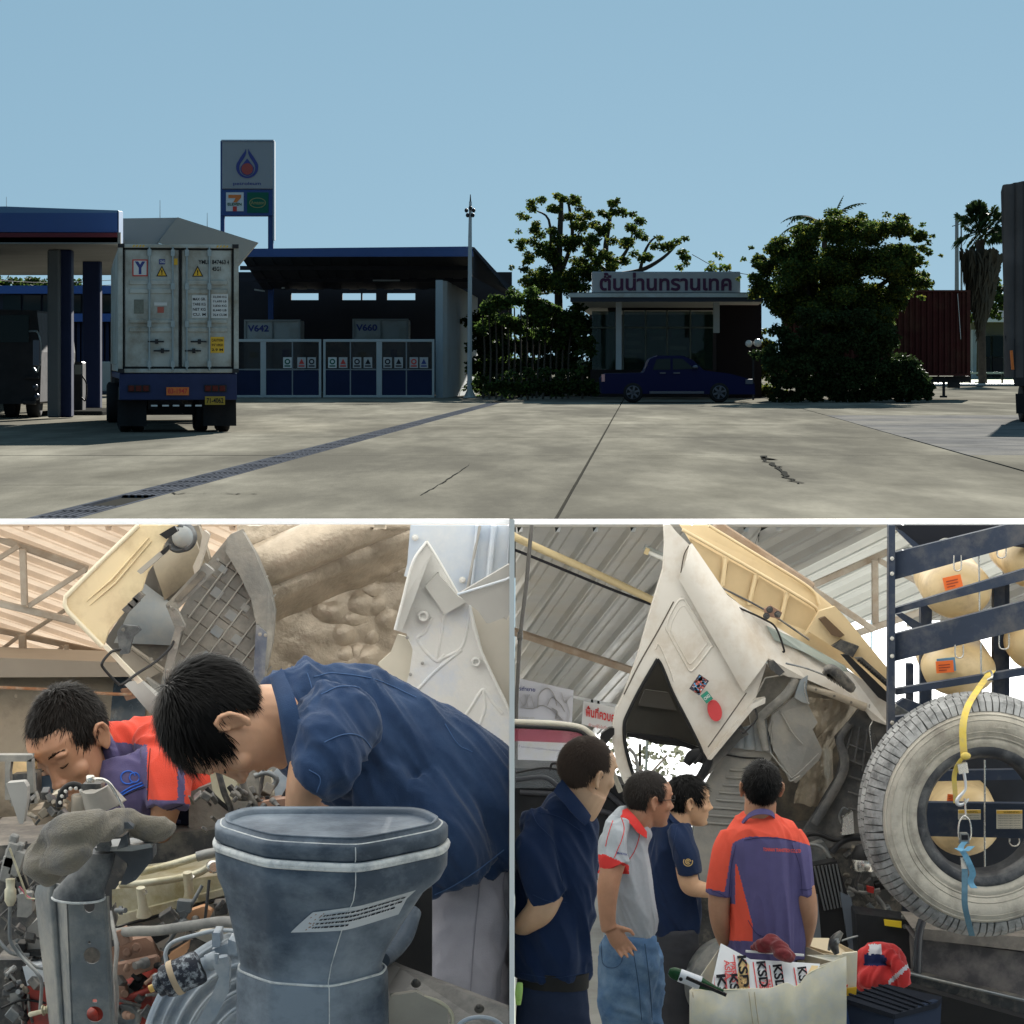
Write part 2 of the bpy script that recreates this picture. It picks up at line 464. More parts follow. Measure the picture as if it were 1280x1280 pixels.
for x0,x1 in ((157,223.5),(227.5,289)):
 d_=MB(); d_.bb((X(x0),0.04,Z(458.5)),(X(x1),0.11,Z(312.5)))
 door=build('door',d_,M['cont_grey'],cont,local=True,bevel=0.008)
 for ya,yb in ((350,356),(361,367),(399,404),(409,415)):
  rb=MB(); rb.bb((X(x0+5),0.01,Z(yb)),(X(x1-5),0.06,Z(ya)))
  build('door_rib',rb,M['cont_grey'],cont,local=True,bevel=0.012)
for x in (187,216,233.5,261.5):
 b_=MB(); b_.tube([(X(x),-0.03,Z(463)),(X(x),-0.03,Z(309))],0.022,8)
 for y in (316,358,405,455):b_.bb((X(x-2.4),-0.05,Z(y+4)),(X(x+2.4),0.05,Z(y-4)))
 build('locking_bar',b_,M['galv'],cont,local=True)
for x,y in ((196,427),(203,438.5),(249,427),(242,438.5)):
 b_=MB(); b_.bb((X(x-11),-0.05,Z(y+1)),(X(x+9),-0.02,Z(y-1))); b_.bb((X(x-2),-0.06,Z(y+3)),(X(x+2),0.0,Z(y-3)))
 build('door_handle',b_,M['steel_dark'],cont,local=True)
def decal(name,px0,px1,py0,py1,m,y=0.036,extra=None,par=cont):
 b_=MB(); b_.bb((X(px0),y-0.006,Z(py1)),(X(px1),y+0.004,Z(py0)))
 mats=[m]
 if extra:mats +=extra(b_,y-0.007)
 return build(name,b_,mats,par,local=True)
def wr(b_,s_,px0,px1,py0,py1,y,m=1,bold=0.02):
 text(b_,s_,(X(px0),y,Z(py1)),(X(px1)-X(px0),0,0),(0,0,Z(py0)-Z(py1)),m,0.003,bold)
def ylogo(b_,y):
 b_.bb((X(167.5),y-0.003,Z(344)),(X(183.5),y,Z(326)),1); wr(b_,'Y',169,182,327,343,y-0.004,2,0.06); return [M['paper'],M['ink_blue']]
decal('emblem_sticker',166,185,324.5,345.5,M['ink_red'],extra=ylogo)
for x0 in (195.5,240):
 b_=MB(); b_.prism([(X(x0),0.028,Z(345.5)),(X(x0+14),0.028,Z(345.5)),(X(x0+7),0.028,Z(332))],(0,0.01,0),1)
 b_.prism([(X(x0+1.8),0.024,Z(344.5)),(X(x0+12.2),0.024,Z(344.5)),(X(x0+7),0.024,Z(334.3))],(0,0.004,0),0); wr(b_,'!',x0+6.2,x0+7.8,337,343.5,0.022,1,0.03)
 build('warning_sign',b_,[M['yellow'],M['ink']],cont,local=True)
decal('blue_sticker',199,206.5,324,330.5,M['ink_blue'],extra=lambda b_,y: [wr(b_,'CNG',200,206,325.5,329,y),[M['paper']]][1])
decal('small_sticker',217.5,222,323,331,M['yellow'])
decal('grey_plate',168,180,374.5,392,mat('aged grey plate',(0.16,0.17,0.14),0.6,var=0.3,scale=20))
decal('inspection_sticker',197,205,383.5,391,mat('faded red sticker',(0.42,0.10,0.07),0.6),extra=lambda b_,y: [[b_.bb((X(193),y,Z(382)),(X(209),y+0.004,Z(378)),1)],[M['paper']]][1])
def codes(rows_,x0,x1,y0,hgt):
 def fn(b_,y):
  for i,r_ in enumerate(rows_):wr(b_,r_,x0,x1,y0+i*hgt,y0+i*hgt+hgt*0.55,y)
  return [M['ink']]
 return fn
decal('data_panel',240,259,369,397,M['paper'],extra=codes(['MAX GR.','TARE KG','NET KG','CU. M'],241,257,372,6.4))
decal('approval_panel',264,285,367,397.5,M['paper'],extra=codes(['32,500 KG','71,650 LB','3,830 KG','8,440 LB','76.4 CU.M'],266,283,369.5,5.6))
b_=MB(); wr(b_,'YMLU 847463',248,282,324.5,330,0.034,0); wr(b_,'4',284,286,324.5,330,0.034,0); wr(b_,'45G1',265,276,333,338.5,0.034,0)
build('container_number',b_,M['ink'],cont,local=True)
decal('height_sign',263,280,421,441,M['yellow'],extra=codes(["CAUTION","9'6\" HIGH","2.9 M"],264.5,278.5,423.5,6))
# chassis
c_=MB(); c_.bb((X(150),0.15,Z(474)),(X(295),12,Z(466)))
c_.bb((X(150),0.0,Z(500)),(X(296),0.35,Z(467)))
build('rear_bumper',c_,M['chassis_blue'],T,local=True,bevel=0.015)
c_=MB(); c_.bb((X(186),0.5,Z(512)),(X(198),11,Z(474))); c_.bb((X(250),0.5,Z(512)),(X(262),11,Z(474))); c_.bb((X(175),1.2,Z(520)),(X(275),1.5,Z(508)))
build('chassis_frame',c_,M['steel_dark'],T,local=True)
c_=MB(); c_.bb((X(208),-0.03,Z(494)),(X(236),0.0,Z(484))); wr(c_,'83-1947',210,234,485.5,492,-0.034,1); build('number_plate',c_,[M['orange_lamp'],M['ink_red']],T,local=True)
c_=MB(); c_.bb((X(256),-0.03,Z(506)),(X(281),0.0,Z(495.5))); wr(c_,'71-4062',258,279,497.5,504,-0.034,1); build('number_plate',c_,[mat('ochre plate',(0.35,0.24,0.02),0.6),M['ink']],T,local=True)
c_=MB()
for x in (189,203,216,231,244):c_.bb((X(x),-0.02,Z(508)),(X(x+8),0.0,Z(506)))
build('reflector_strip',c_,M['paper'],T,local=True)
for x in (160,255):
 c_=MB(); c_.bb((X(x),-0.04,Z(490)),(X(x+28),0.02,Z(481)))
 for j in range(3):c_.bb((X(x+1+j*9),-0.055,Z(489)),(X(x+8+j*9),-0.03,Z(482)),1)
 build('tail_light',c_,[M['steel_dark'],mat('dark red lens',(0.10,0.015,0.012),0.3)],T,local=True,bevel=0.01)
def wheel(par,c,r,w,name='wheel',rim=None,n=24,axis=(1,0,0),local=True):
 c=Vector(c); mb=MB()
 mb.lathe([(r*0.55,-w/2),(r*0.9,-w/2),(r,-w*0.36),(r,w*0.36),(r*0.9,w/2),(r*0.55,w/2)],c,axis,n)
 o=build(name,mb,M['black'],par,local=local)
 mb=MB(); mb.lathe([(0.02,-w*0.46),(r*0.2,-w*0.46),(r*0.24,-w*0.3),(r*0.5,-w*0.25),(r*0.57,-w*0.5),(r*0.57,w*0.5),(r*0.5,w*0.25),(r*0.24,w*0.3),(r*0.2,w*0.46),(0.02,w*0.46)],c,axis,n)
 build('rim',mb,rim or M['steel_dark'],o,local=local)
 return o
for y in (1.0,2.3):
 for x in (158,174,254,282):wheel(T,(X(x),y,0.51),0.51,0.26)
for x0,x1 in ((148,184),(255,296)):
 c_=MB(); c_.grid(lambda u,v: (X(x0)+(X(x1)-X(x0))*u,0.35-0.05*math.sin(u*9)*v,Z(500)+(Z(533)-Z(500))*v),6,6,thick=0.02)
 build('mudflap',c_,M['black'],T,local=True)
# tractor unit ahead
c_=MB(); c_.bb((X(150),12.6,Z(520)),(X(296),15,Z(380))); build('cab',c_,M['steel_dark'],T,local=True,bevel=0.08)
for x in (153,290):wheel(T,(X(x),11.2,0.51),0.51,0.4)
for x in (153,290):wheel(T,(X(x),14.2,0.51),0.51,0.3)

# ================================================================ fuel station canopy
D=72.0
cn=root('station_canopy',P(80,528,D),'petrol station canopy with blue fascia, red stripe and grey angular end','canopy')
mb=MB(); wall_box(mb,-260,147,266,303,D,0.25); a=P(147,303,D); b=P(153,264,D)
build('fascia',mb,M['blue'],cn)
mb=MB(); mb.prism([P(-260,262,D),P(6,258,D),P(147,263,D),P(147,266,D),P(-260,266,D)],(0,0.25,0)); mb.prism([P(147,263,D),P(152.5,264.5,D+2),P(152.5,304,D+2),P(147,303,D)],(0,0.2,0)); build('fascia_edge',mb,mat('pale blue edge',(0.06,0.14,0.26),0.5),cn)
mb=MB(); wall_box(mb,-260,146.5,291,296.5,D-0.05,0.08); build('stripe',mb,M['red'],cn)
mb=MB(); mb.prism([P(-260,304,D),P(151,305,D),P(160,344,118),P(-200,344,118)],(0,0,0.3)); build('soffit_panel',mb,mat('canopy ceiling sheet',(0.15,0.155,0.15),0.7,var=0.15,scale=0.3),cn)
mb=MB(); mb.prism([P(152,273,78),P(222,272,78),P(197,303,78),P(176,345,78),P(152,345,78)],(0,0.3,0)); build('end_cladding',mb,mat('cool grey cladding',(0.25,0.27,0.275),0.6,var=0.06,scale=0.3),cn)
mb=MB(); mb.prism([P(222,271.5,77.9),P(322,303,77),P(296,334,77),P(197,303.5,77.9)],(0,0.3,0)); mb.prism([P(197,304,77.9),P(296,334.2,77),P(296,350,77.4),P(176,350,77.9)],(0,0.3,0)); build('end_cladding',mb,M['grey_panel'],cn)
for x0,x1,yb,d,m in ((59,74,545,77,'pole'),(74.2,89,545,77.3,'chassis_blue'),(103,125,513,92,'blue')):
 mb=MB(); wall_box(mb,x0,x1,312,455+5250/d-1,d,0.5)
 build('column',mb,mat('column grey',(0.10,0.115,0.125),0.6,var=0.2,scale=0.5) if m=='pole' else M['navy'],cn,bevel=0.04)
for x,y0,d in ((200,250,90),(259,266,95),(8,246,90)):
 mb=MB(); mb.tube([P(x,y0,d),P(x,300,d)],[0.008,0.02],6); build('lightning_rod',mb,M['pole'],cn)
# pumps under the canopy
pm=root('fuel_pump',G(97,520,0.12),'dark fuel pump on the island under the blue canopy','fuel pump')
mb=MB(); wall_box(mb,90,103,452,515,84,0.7); build('cabinet',mb,M['steel_dark'],pm,bevel=0.04)
mb=MB(); wall_box(mb,91.5,101.5,456,468,83.96,0.05); build('display',mb,mat('pump display',(0.16,0.18,0.17),0.4),pm)
mb=MB(); mb.tube([P(103,470,83.8),P(108,480,83.6),P(107,500,83.6),P(102,497,83.8)],0.025,6,res=12); build('hose',mb,M['black'],pm)
mb=MB(); wall_box(mb,50,128,514,520,82,6); tag(build('pump_island',mb,M['joint'],bevel=0.03),kind='structure')
# low blue banded shop behind
sh=root('shop_building',P(80,480,140),'low shop with two blue bands behind the fuel pumps','building')
mb=MB(); wall_box(mb,-60,160,366,492,140,10); build('wall',mb,mat('shop wall',(0.05,0.06,0.08),0.7,var=0.3,scale=0.4),sh)
for y0,y1 in ((357,367),(392,402)):
 mb=MB(); wall_box(mb,-60,162,y0,y1,139.2,1.0); build('blue_band',mb,mat('bright blue band',(0.02,0.09,0.33),0.5),sh)
for i in range(6):
 mb=MB(); wall_box(mb,4+i*25,26+i*25,369,390,139.8,0.3); build('window',mb,M['glass_dark'],sh)
for i in range(14):
 mb=MB(); wall_box(mb,60+i*6,64+i*6,404,470,139.7,0.3); build('cladding_panel',mb,M['navy'],sh)
tag(build('cash_kiosk',(lambda m_: (wall_box(m_,118,139,452,489,128,2),m_)[1])(MB()),mat('pale board',(0.30,0.33,0.32),0.6,var=0.1,scale=1),bevel=0.03),'pale low cabinet between the blue column and the container truck','cabinet')
# ---- dark truck at the far left of the station
tk=root('parked_truck',G(22,522),'dark lorry cab with chrome mirror at the pump under the canopy','truck')
mb=MB(); mb.prism([P(-60,505,78),P(50,505,78),P(52,440,78),P(46,388,78),P(-60,385,78)],(0,6,0)); build('cab',mb,M['steel_dark'],tk,bevel=0.06)
mb=MB(); wall_box(mb,-5,36,394,428,77.95,0.1); build('windscreen',mb,M['glass_dark'],tk)
mb=MB(); mb.tube([P(37,414,77.5),P(48,416,77),P(51,440,77),P(47,464,77),P(42,460,77.4)],0.03,6,res=12); build('mirror_arm',mb,M['galv'],tk)
mb=MB(); wall_box(mb,41,50,424,458,76.9,0.12); build('mirror',mb,M['alloy'],tk,bevel=0.03)
mb=MB(); wall_box(mb,30,48,470,474,77.8,0.3); wall_box(mb,28,44,500,506,77.8,0.4); build('bumper',mb,M['steel_dark'],tk,bevel=0.03)
for x,y in ((44,484),(46,496)):
 mb=MB(); mb.ell(P(x,y,77.7),(0.08,0.08,0.1)); build('headlight',mb,M['alloy'],tk)
for x in (14,39):wheel(tk,G(x,521)+Vector((0,0,0.5)),0.5,0.35,axis=(1,0,0),local=False) if False else None
for x in (12,40):
 mb=MB(); c=G(x,522)+Vector((0,0.4,0.5)); mb.lathe([(0.28,-0.17),(0.46,-0.17),(0.5,-0.12),(0.5,0.12),(0.46,0.17),(0.28,0.17)],c,(1,0,0),20); build('wheel',mb,M['black'],tk)

# ================================================================ pylon sign
py=root('pylon_sign',G(309,490),'tall blue pylon sign with flame emblem above two shop logos','pylon sign')
D=150.0
mb=MB()
for x0,x1 in ((275.5,280.5),(335,341.5)):wall_box(mb,x0,x1,176,455+5250/D,D,0.3)
build('post',mb,M['blue'],py)
mb=MB(); wall_box(mb,277.5,341,176,236.5,D-0.25,0.8); pn=build('sign_panel',mb,[M['sign_white']],py,bevel=0.05)
mb=MB(); wall_box(mb,276.5,341.3,236.8,270,D-0.2,0.7); lowp=build('lower_panel',mb,M['blue'],py,bevel=0.04)
mb=MB(); wall_box(mb,276.5,342,174.6,176.5,D-0.3,0.9); wall_box(mb,341,343,176,300,D-0.2,0.8); build('trim',mb,mat('pale sign edge',(0.32,0.38,0.44),0.5),py)
def drop(cx,cy,w,h_,top,d,lean=0.0,n=20):
 """flame outline: round below, drawn out to a point above"""
 o_=[]
 for i in range(n+1):
  a_=-PI*0.08+(PI*1.16)*i/n
  o_.append((cx+w*math.cos(a_),cy+h_*math.sin(a_)))
 o_.append((cx+lean,top))
 return [P(x,y,d) for x,y in o_]
mb=MB()
dd=D-0.26
for sgn in (-1,1):
 o_=[(309,222.8)]
 for i in range(13):
  a_=PI/2-i/12*(PI/2+0.35); o_.append((309+sgn*13.8*math.cos(a_),209+13.6*math.sin(a_)))
 o_ +=[(309+sgn*8,196),(309+sgn*3.2,189.5),(309+sgn*1.6,186),(309+sgn*1.2,191.5),(309+sgn*3.2,196.5),(309+sgn*8.2,204)]
 for i in range(9):
  a_=-0.3+i/8*(PI/2+0.3); o_.append((309+sgn*10*math.cos(a_),210+10.6*math.sin(a_)))
 mb.prism([P(x,y,dd) for x,y in o_],(0,-0.03,0),0)
mb.prism(drop(309,211,8.4,8.7,198,dd),(0,-0.03,0),0)
c=P(309,211.2,dd-0.03); mb.prism([c+Vector((math.cos(t)*0.31,0,math.sin(t)*0.31)) for t in (2*PI*i/20 for i in range(20))],(0,-0.02,0),1)
build('flame_emblem',mb,[M['ink_blue'],mat('emblem red',(0.35,0.05,0.04),0.5)],pn)
mb=MB(); text(mb,'petroleum',P(291.5,232.5,dd),P(326,232.5,dd)-P(291.5,232.5,dd),(0,0,0.22),0,0.01,0.01); build('lettering',mb,M['ink_blue'],pn)
mb=MB(); dd=D-0.21
wall_box(mb,282.5,304.5,240.5,264,dd-0.03,0.04,0)
mb.prism([P(x,y,dd-0.035) for x,y in ((285.5,243.5),(301.5,243.5),(301.5,247),(296,253),(291.5,253),(294.5,247.5),(285.5,247.5))],(0,-0.02,0),1)
wall_box(mb,291,296,258,264,dd-0.05,0.02,2)
text(mb,'ELEVEN',P(284.5,257,dd-0.05),P(302,257,dd)-P(284.5,257,dd),(0,0,0.15),3,0.01,0.03)
build('shop_logo',mb,[M['paper'],M['orange_lamp'],M['ink_red'],mat('ink green',(0.01,0.10,0.05),0.5)],lowp)
mb=MB(); wall_box(mb,309,335.5,240.5,266,dd-0.03,0.04,0)
mb.prism([P(322+10.5*math.cos(t),253.5+6.5*math.sin(t),dd-0.035) for t in (2*PI*i/24 for i in range(24))],(0,-0.015,0),1)
mb.prism([P(322+9.3*math.cos(t),253.5+5.4*math.sin(t),dd-0.052) for t in (2*PI*i/24 for i in range(24))],(0,-0.008,0),0)
text(mb,'Amazon',P(313.5,255.5,dd-0.062),P(330.5,255.5,dd)-P(313.5,255.5,dd),(0,0,0.19),1,0.01,0.02)
build('cafe_logo',mb,[M['green_sign'],mat('dull gold',(0.25,0.24,0.09),0.6)],lowp)

# ================================================================ gas shelter with its gates
gs=root('gas_shelter',G(440,497),'open gas bay with navy roof edge and pale end wall','building')
D=124.0
mb=MB(); mb.prism([P(296,311,D),P(590,308,D),P(592,320.5,D),P(296,321,D)],(0,0.4,0)); build('roof_fascia',mb,M['blue'],gs)
# roof sheets, one after another, falling to the back
for i in range(24):
 a=296+i*12.3
 mb=MB(); zz=Vector((0,0,0.05*(i%2))); mb.prism([P(a,313.5,D+0.3)+zz,P(a+12.8,313.5,D+0.3)+zz,P(a*0.8775+81,362,150)+zz,P(a*0.8775+69,362,150)+zz],(0,0,0.04)); build('roof_sheet',mb,M['soffit'],gs)
mb=MB(); mb.prism([P(589,308.5,D),P(593,309,D),P(643,364.5,D),P(637,366,D)],(0,0.3,0),0); mb.prism([P(592,310,D+.1),P(643,365,D+0.1),P(632,368,148),P(580,340,148)],(0,0,0.05),1); build('gable_roof',mb,[M['soffit'],M['soffit']],gs)
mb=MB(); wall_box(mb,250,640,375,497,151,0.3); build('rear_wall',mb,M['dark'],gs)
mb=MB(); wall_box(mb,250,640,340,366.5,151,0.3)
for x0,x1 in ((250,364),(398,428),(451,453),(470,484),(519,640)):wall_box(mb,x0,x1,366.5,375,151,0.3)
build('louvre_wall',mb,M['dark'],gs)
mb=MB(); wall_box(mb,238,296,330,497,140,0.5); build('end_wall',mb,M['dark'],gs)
mb=MB(); mb.prism([P(553,351,D+0.5),P(592,372,140),P(592,492,140),P(553,497,D+0.5)],(0.2,0.3,0)); build('end_wall',mb,M['white_wall'],gs)
mb=MB(); wall_box(mb,544.5,553.5,350,497.2,D+0.2,0.4); build('pier',mb,mat('pale blue pier',(0.30,0.36,0.40),0.7,var=0.08,scale=0.6),gs)
for x0,x1,y in ((318,331,364),(466,500,350.5),(352,356,360)):
 mb=MB(); mb.beam(P(x0,y-2 if x0==318 else y,134),P(x1,y,134),0.12,0.07); build('batten_light',mb,M['white_old'],gs)
for y,d in ((350,142),(335,133)):
 mb=MB(); mb.beam(P(300,y,d),P(588,y,d),0.12,0.2); build('purlin',mb,M['soffit'],gs)
for x0,x1,y0,label,lab in ((305,375.5,400.5,'V642','white gas container numbered V642 behind the gate'),(440.5,510.5,399.5,'V660','white gas container numbered V660 behind the gate')):
 c=root('gas_container',G((x0+x1)/2,494),lab,'gas container','gas containers parked in the shelter')
 mb=MB(); wall_box(mb,x0,x1,y0,464.5,133,2.5); bx=build('body',mb,M['white_old'],c,bevel=0.03)
 mb=MB()
 for xx in (x0,x1-2.4):wall_box(mb,xx,xx+2.4,y0-0.5,465,132.9,0.15)
 wall_box(mb,x0,x1,y0-1,y0+1.2,132.88,0.15); wall_box(mb,(x0+x1)/2-0.5,(x0+x1)/2+0.5,y0+2,464,132.9,0.12)
 build('frame',mb,mat('greyed frame',(0.24,0.26,0.26),0.6),c)
 mb=MB(); text(mb,label,P(x0+4.5,y0+14.2,132.98),P(x0+31,0,132.98)-P(x0+4.5,0,132.98),(0,0,8.6*133/F),0,0.01,0.035); build('number',mb,M['ink_blue'],c)
 mb=MB(); wall_box(mb,x0+7,x0+17,440,447,132.95,0.05); build('label_plate',mb,mat('ochre label',(0.30,0.24,0.08),0.6),c)
 mb=MB(); wall_box(mb,x0+48,x0+56,437,446,132.95,0.05); build('label_plate',mb,M['ink_blue'],c)
 mb=MB(); wall_box(mb,x0,x1,465,478,134,2); build('trailer_frame',mb,M['steel_dark'],c)
 for xx in (x0+9,x1-9):
  mb=MB(); mb.lathe([(0.25,-0.3),(0.5,-0.3),(0.5,0.3),(0.25,0.3)],P(xx,494-0.5*26.5,135),(1,0,0),16); build('wheel',mb,M['black'],c)
def gate(x0,x1,thick,thin,notes,label):
 g=root('gate',G((x0+x1)/2,497.2),label,'gate','white framed gates of the gas bay')
 D_=123.5
 mb=MB()
 for a,b in ((x0,x0+3),(x1-3,x1)):wall_box(mb,a,b,424,497,D_,0.1)
 wall_box(mb,x0+3,x1-3,424,427.4,D_,0.1); wall_box(mb,x0+3,x1-3,494,497,D_,0.1)
 for t in thick:wall_box(mb,t-3.5,t+3.5,427.4,494,D_+0.005,0.09)
 build('frame',mb,M['gate_white'],g,bevel=0.01)
 mb=MB()
 for t in thin:wall_box(mb,t-0.8,t+0.8,427.4,494,D_+0.03,0.05)
 wall_box(mb,x0+3,x1-3,461.2,462.6,D_+0.02,0.05)
 build('mullion',mb,mat('thin grey bar',(0.2,0.22,0.24),0.5),g)
 xs=sorted([x0+3,x1-3]+[t for t in thick]+list(thin))
 for a,b in zip(xs,xs[1:]):
  mb=MB(); wall_box(mb,a,b,462.8,494,D_+0.05,0.03); build('panel',mb,M['navy'],g)
  mb=MB(); wall_box(mb,a,b,427.4,461.0,D_+0.05,0.02); build('pane',mb,M['glass_smoke'],g)
 for i,x in enumerate(notes):
  mb=MB(); wall_box(mb,x,x+10.6,446.6,460,D_-0.012,0.02,0)
  cc=[M['green_sign'],M['ink_red'],M['ink'],M['ink'],M['ink'],M['ink'],M['ink_red'],M['ink_blue'],M['ink_blue'],M['ink'],M['ink']][i if len(notes)>3 else i]
  cx,cy=x+5.3,452
  if i%2:mb.prism([P(cx-3.4,cy+3,D_-0.014),P(cx+3.4,cy+3,D_-0.014),P(cx,cy-3.6,D_-0.014)],(0,-0.006,0),1)
  else:
   mb.prism([P(cx+3.6*math.cos(t),cy+3.6*math.sin(t),D_-0.014) for t in (2*PI*q/14 for q in range(14))],(0,-0.006,0),1)
   mb.prism([P(cx+1.9*math.cos(t),cy+1.9*math.sin(t),D_-0.022) for t in (2*PI*q/14 for q in range(14))],(0,-0.004,0),0)
  wall_box(mb,x+1.5,x+9,456.6,458.4,D_-0.018,0.006,1)
  build('notice',mb,[mat('notice board',(0.42,0.42,0.42),0.6) if i else M['paper'],cc],g)
M['glass_smoke']=glassy('smoky gate mesh',(0.012,0.016,0.022),0.45,0.3)
gate(293,401.5,[329],[365.5],[354,371.7,384.3],'white framed gate leaf beside the container truck, three notices on it')
gate(404,543,[474],[438,508],[410.2,423.6,441,454.6,479.2,493,512,524.5],'white framed gate leaf beside the pale pier, eight notices on it')

# ================================================================ lamp post
lp=root('lamp_post',G(587,496.5),'tall slim grey mast with a cluster of floodlights on top','lamp post')
mb=MB(); D=122.0; mb.tube([P(587,496,D),P(587.5,300,D),P(588,252,D)],[0.11,0.085,0.06],10); build('pole',mb,M['pole'],lp)
mb=MB(); mb.tube([P(588,256,D),P(588,243,D)],[0.05,0.015],8); build('finial',mb,M['steel_dark'],lp)
for x,y in ((583,263),(592,263),(584.5,269),(591,269),(588,260)):
 mb=MB(); mb.ell(P(x,y,D-0.1),(0.085,0.1,0.1),8,6); build('lamp',mb,M['steel_dark'],lp)
mb=MB(); mb.lathe([(0.28,0),(0.28,0.03),(0.13,0.06),(0.12,0.35)],P(587,497,D)); build('base_plate',mb,M['white_old'],lp)
for t in range(4):
 mb=MB(); a_=t*PI/2+0.6; c=P(587,497,D); mb.prism([c+Vector((math.cos(a_)*.1,math.sin(a_)*.1,0.04)),c+Vector((math.cos(a_)*.3,math.sin(a_)*.3,0.04)),c+Vector((math.cos(a_)*.1,math.sin(a_)*.1,0.4))],(0.02,0.02,0)); build('gusset',mb,M['white_old'],lp)

# ================================================================ office kiosk with the name board
of=root('office_kiosk',G(833,500),'low flat roofed office under the long sign in Thai letters','office')
D=116.0
mb=MB(); mb.prism([P(712,366.5,D),P(955,366.5,D),P(955,371.5,D),P(712,371.5,D)],(0,0.3,0)); build('roof_trim',mb,M['white_old'],of)
mb=MB(); mb.prism([P(713,371.6,D+.05),P(954,371.6,D+.05),P(954,377,D+.05),P(713,377,D+.05)],(0,0.3,0)); build('roof_edge',mb,M['soffit'],of)
mb=MB(); mb.prism([P(713,377,D+.4),P(954,377,D+.4),P(930,394,152),P(737,394,152)],(0,0,0.15)); build('soffit',mb,mat('kiosk ceiling board',(0.60,0.60,0.56),0.7),of)
mb=MB(); mb.prism([P(713,367,D+.4),P(954,367,D+.4),P(954,367,152),P(713,367,152)],(0,0,0.05)); build('roof',mb,M['soffit'],of)
mb=MB(); mb.prism([P(760,378,130),P(940,378,130),P(940,500,130),P(915,500,130),P(915,388,130),P(760,388,130)],(0,0.4,0)); build('beam',mb,M['dark'],of)
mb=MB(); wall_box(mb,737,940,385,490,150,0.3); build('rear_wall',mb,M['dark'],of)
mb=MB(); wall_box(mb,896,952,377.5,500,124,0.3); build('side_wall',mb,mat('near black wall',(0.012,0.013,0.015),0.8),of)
mb=MB(); wall_box(mb,770,777,377,462,118,0.25); build('column',mb,M['pole'],of)
mb=MB(); wall_box(mb,892,899.5,377,416,118,0.25); build('column',mb,M['white_wall'],of)
for x0,x1 in ((740,769),(780,806),(808,833),(835,862),(864,891)):
 mb=MB(); wall_box(mb,x0,x1,410.5,462,128,0.05); build('pane',mb,M['glass_green'],of)
 mb=MB(); wall_box(mb,x0,x1,389,408.5,128,0.05); build('pane',mb,M['glass_green'],of)
mb=MB()
for x in (807,834,863,779):wall_box(mb,x-0.8,x+0.8,388,462,127.9,0.2)
wall_box(mb,738,892,408.6,410.4,127.92,0.2); build('window_frame',mb,mat('grey green frame',(0.12,0.16,0.14),0.5),of)
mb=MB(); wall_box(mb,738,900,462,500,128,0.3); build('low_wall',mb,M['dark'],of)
for j,(x0,x1,y) in enumerate(((783,800,421),(783,800,431),(783,803,441),(782,796,448),(782,798,453),(815,830,425),(838,858,437))):
 mb=MB(); wall_box(mb,x0,x1,y-4.5,y,134,0.5); build('shelf_box',mb,M['shelf'],of)
sb=MB(); wall_box(sb,740,925.5,339.5,366.2,D+0.3,0.5)
sg=tag(build('name_board',sb,M['sign_white'],bevel=0.03),'long pale name board with dark Thai lettering on the office roof','sign')
mb=MB(); text(mb,'ต้นน่านทรานเทค',P(749.5,363.5,D+0.28),P(914.5,0,D+.28)-P(749.5,0,D+.28),(0,0,23.0*D/F),0,0.02,0.03)
build('lettering',mb,mat('plum lettering',(0.06,0.02,0.05),0.5),sg)
# ---- twin globe lamp
gl=root('globe_lamp',G(942,500),'garden lamp post with two white globes beside the office','lamp')
mb=MB(); mb.tube([G(941.5,500),P(941.5,434,117)],0.04,8); mb.tube([P(936,435,117),P(947,434,117)],0.025,6); build('pole',mb,M['steel_dark'],gl)
for x,y,r_ in ((936,429.5,0.15),(947,428.5,0.17)):
 mb=MB(); mb.ell(P(x,y,117),(r_,r_,r_),16,10); build('globe',mb,M['globe'],gl)
# ---- pickup in front of the office
pk=root('pickup_car',G(848,503.5),'dark blue pickup parked side-on before the office','car')
D=108.0
prof=[(752,492),(751,472),(757,467),(805,466),(812,449),(822,444.5),(853,444.5),(866,450),(880,463),(912,467),(934,473),(943,480),(944,493)]
mb=MB(); mb.prism([P(x,y,D) for x,y in prof],(0,2.2,0)); build('body',mb,M['car_blue'],pk,bevel=0.07,seg=2)
for q in (((816,462),(821,449),(838,448),(838,462)),((841,462),(841,448),(853,448.5),(868,461))):
 mb=MB(); mb.prism([P(x,y,D-0.02) for x,y in q],(0,0.05,0)); build('window',mb,M['glass_dark'],pk)
mb=MB(); wall_box(mb,842,850,465.5,467,D-0.05,0.06); build('door_handle',mb,M['alloy'],pk)
mb=MB(); wall_box(mb,825,832,465.5,467,D-0.05,0.06); build('door_handle',mb,M['alloy'],pk)
mb=MB(); mb.ell(P(869,459,D-0.12),(0.12,0.1,0.08)); build('mirror',mb,M['alloy'],pk)
mb=MB(); wall_box(mb,752,756,468,477,D-0.03,0.4); build('tail_light',mb,mat('tail lamp lens',(0.55,0.28,0.28),0.3),pk)
mb=MB(); wall_box(mb,932,941,474,480,D-0.03,0.4); build('headlight',mb,M['alloy'],pk)
mb=MB(); wall_box(mb,812,880,489,492,D-0.12,0.12); build('side_step',mb,M['alloy'],pk)
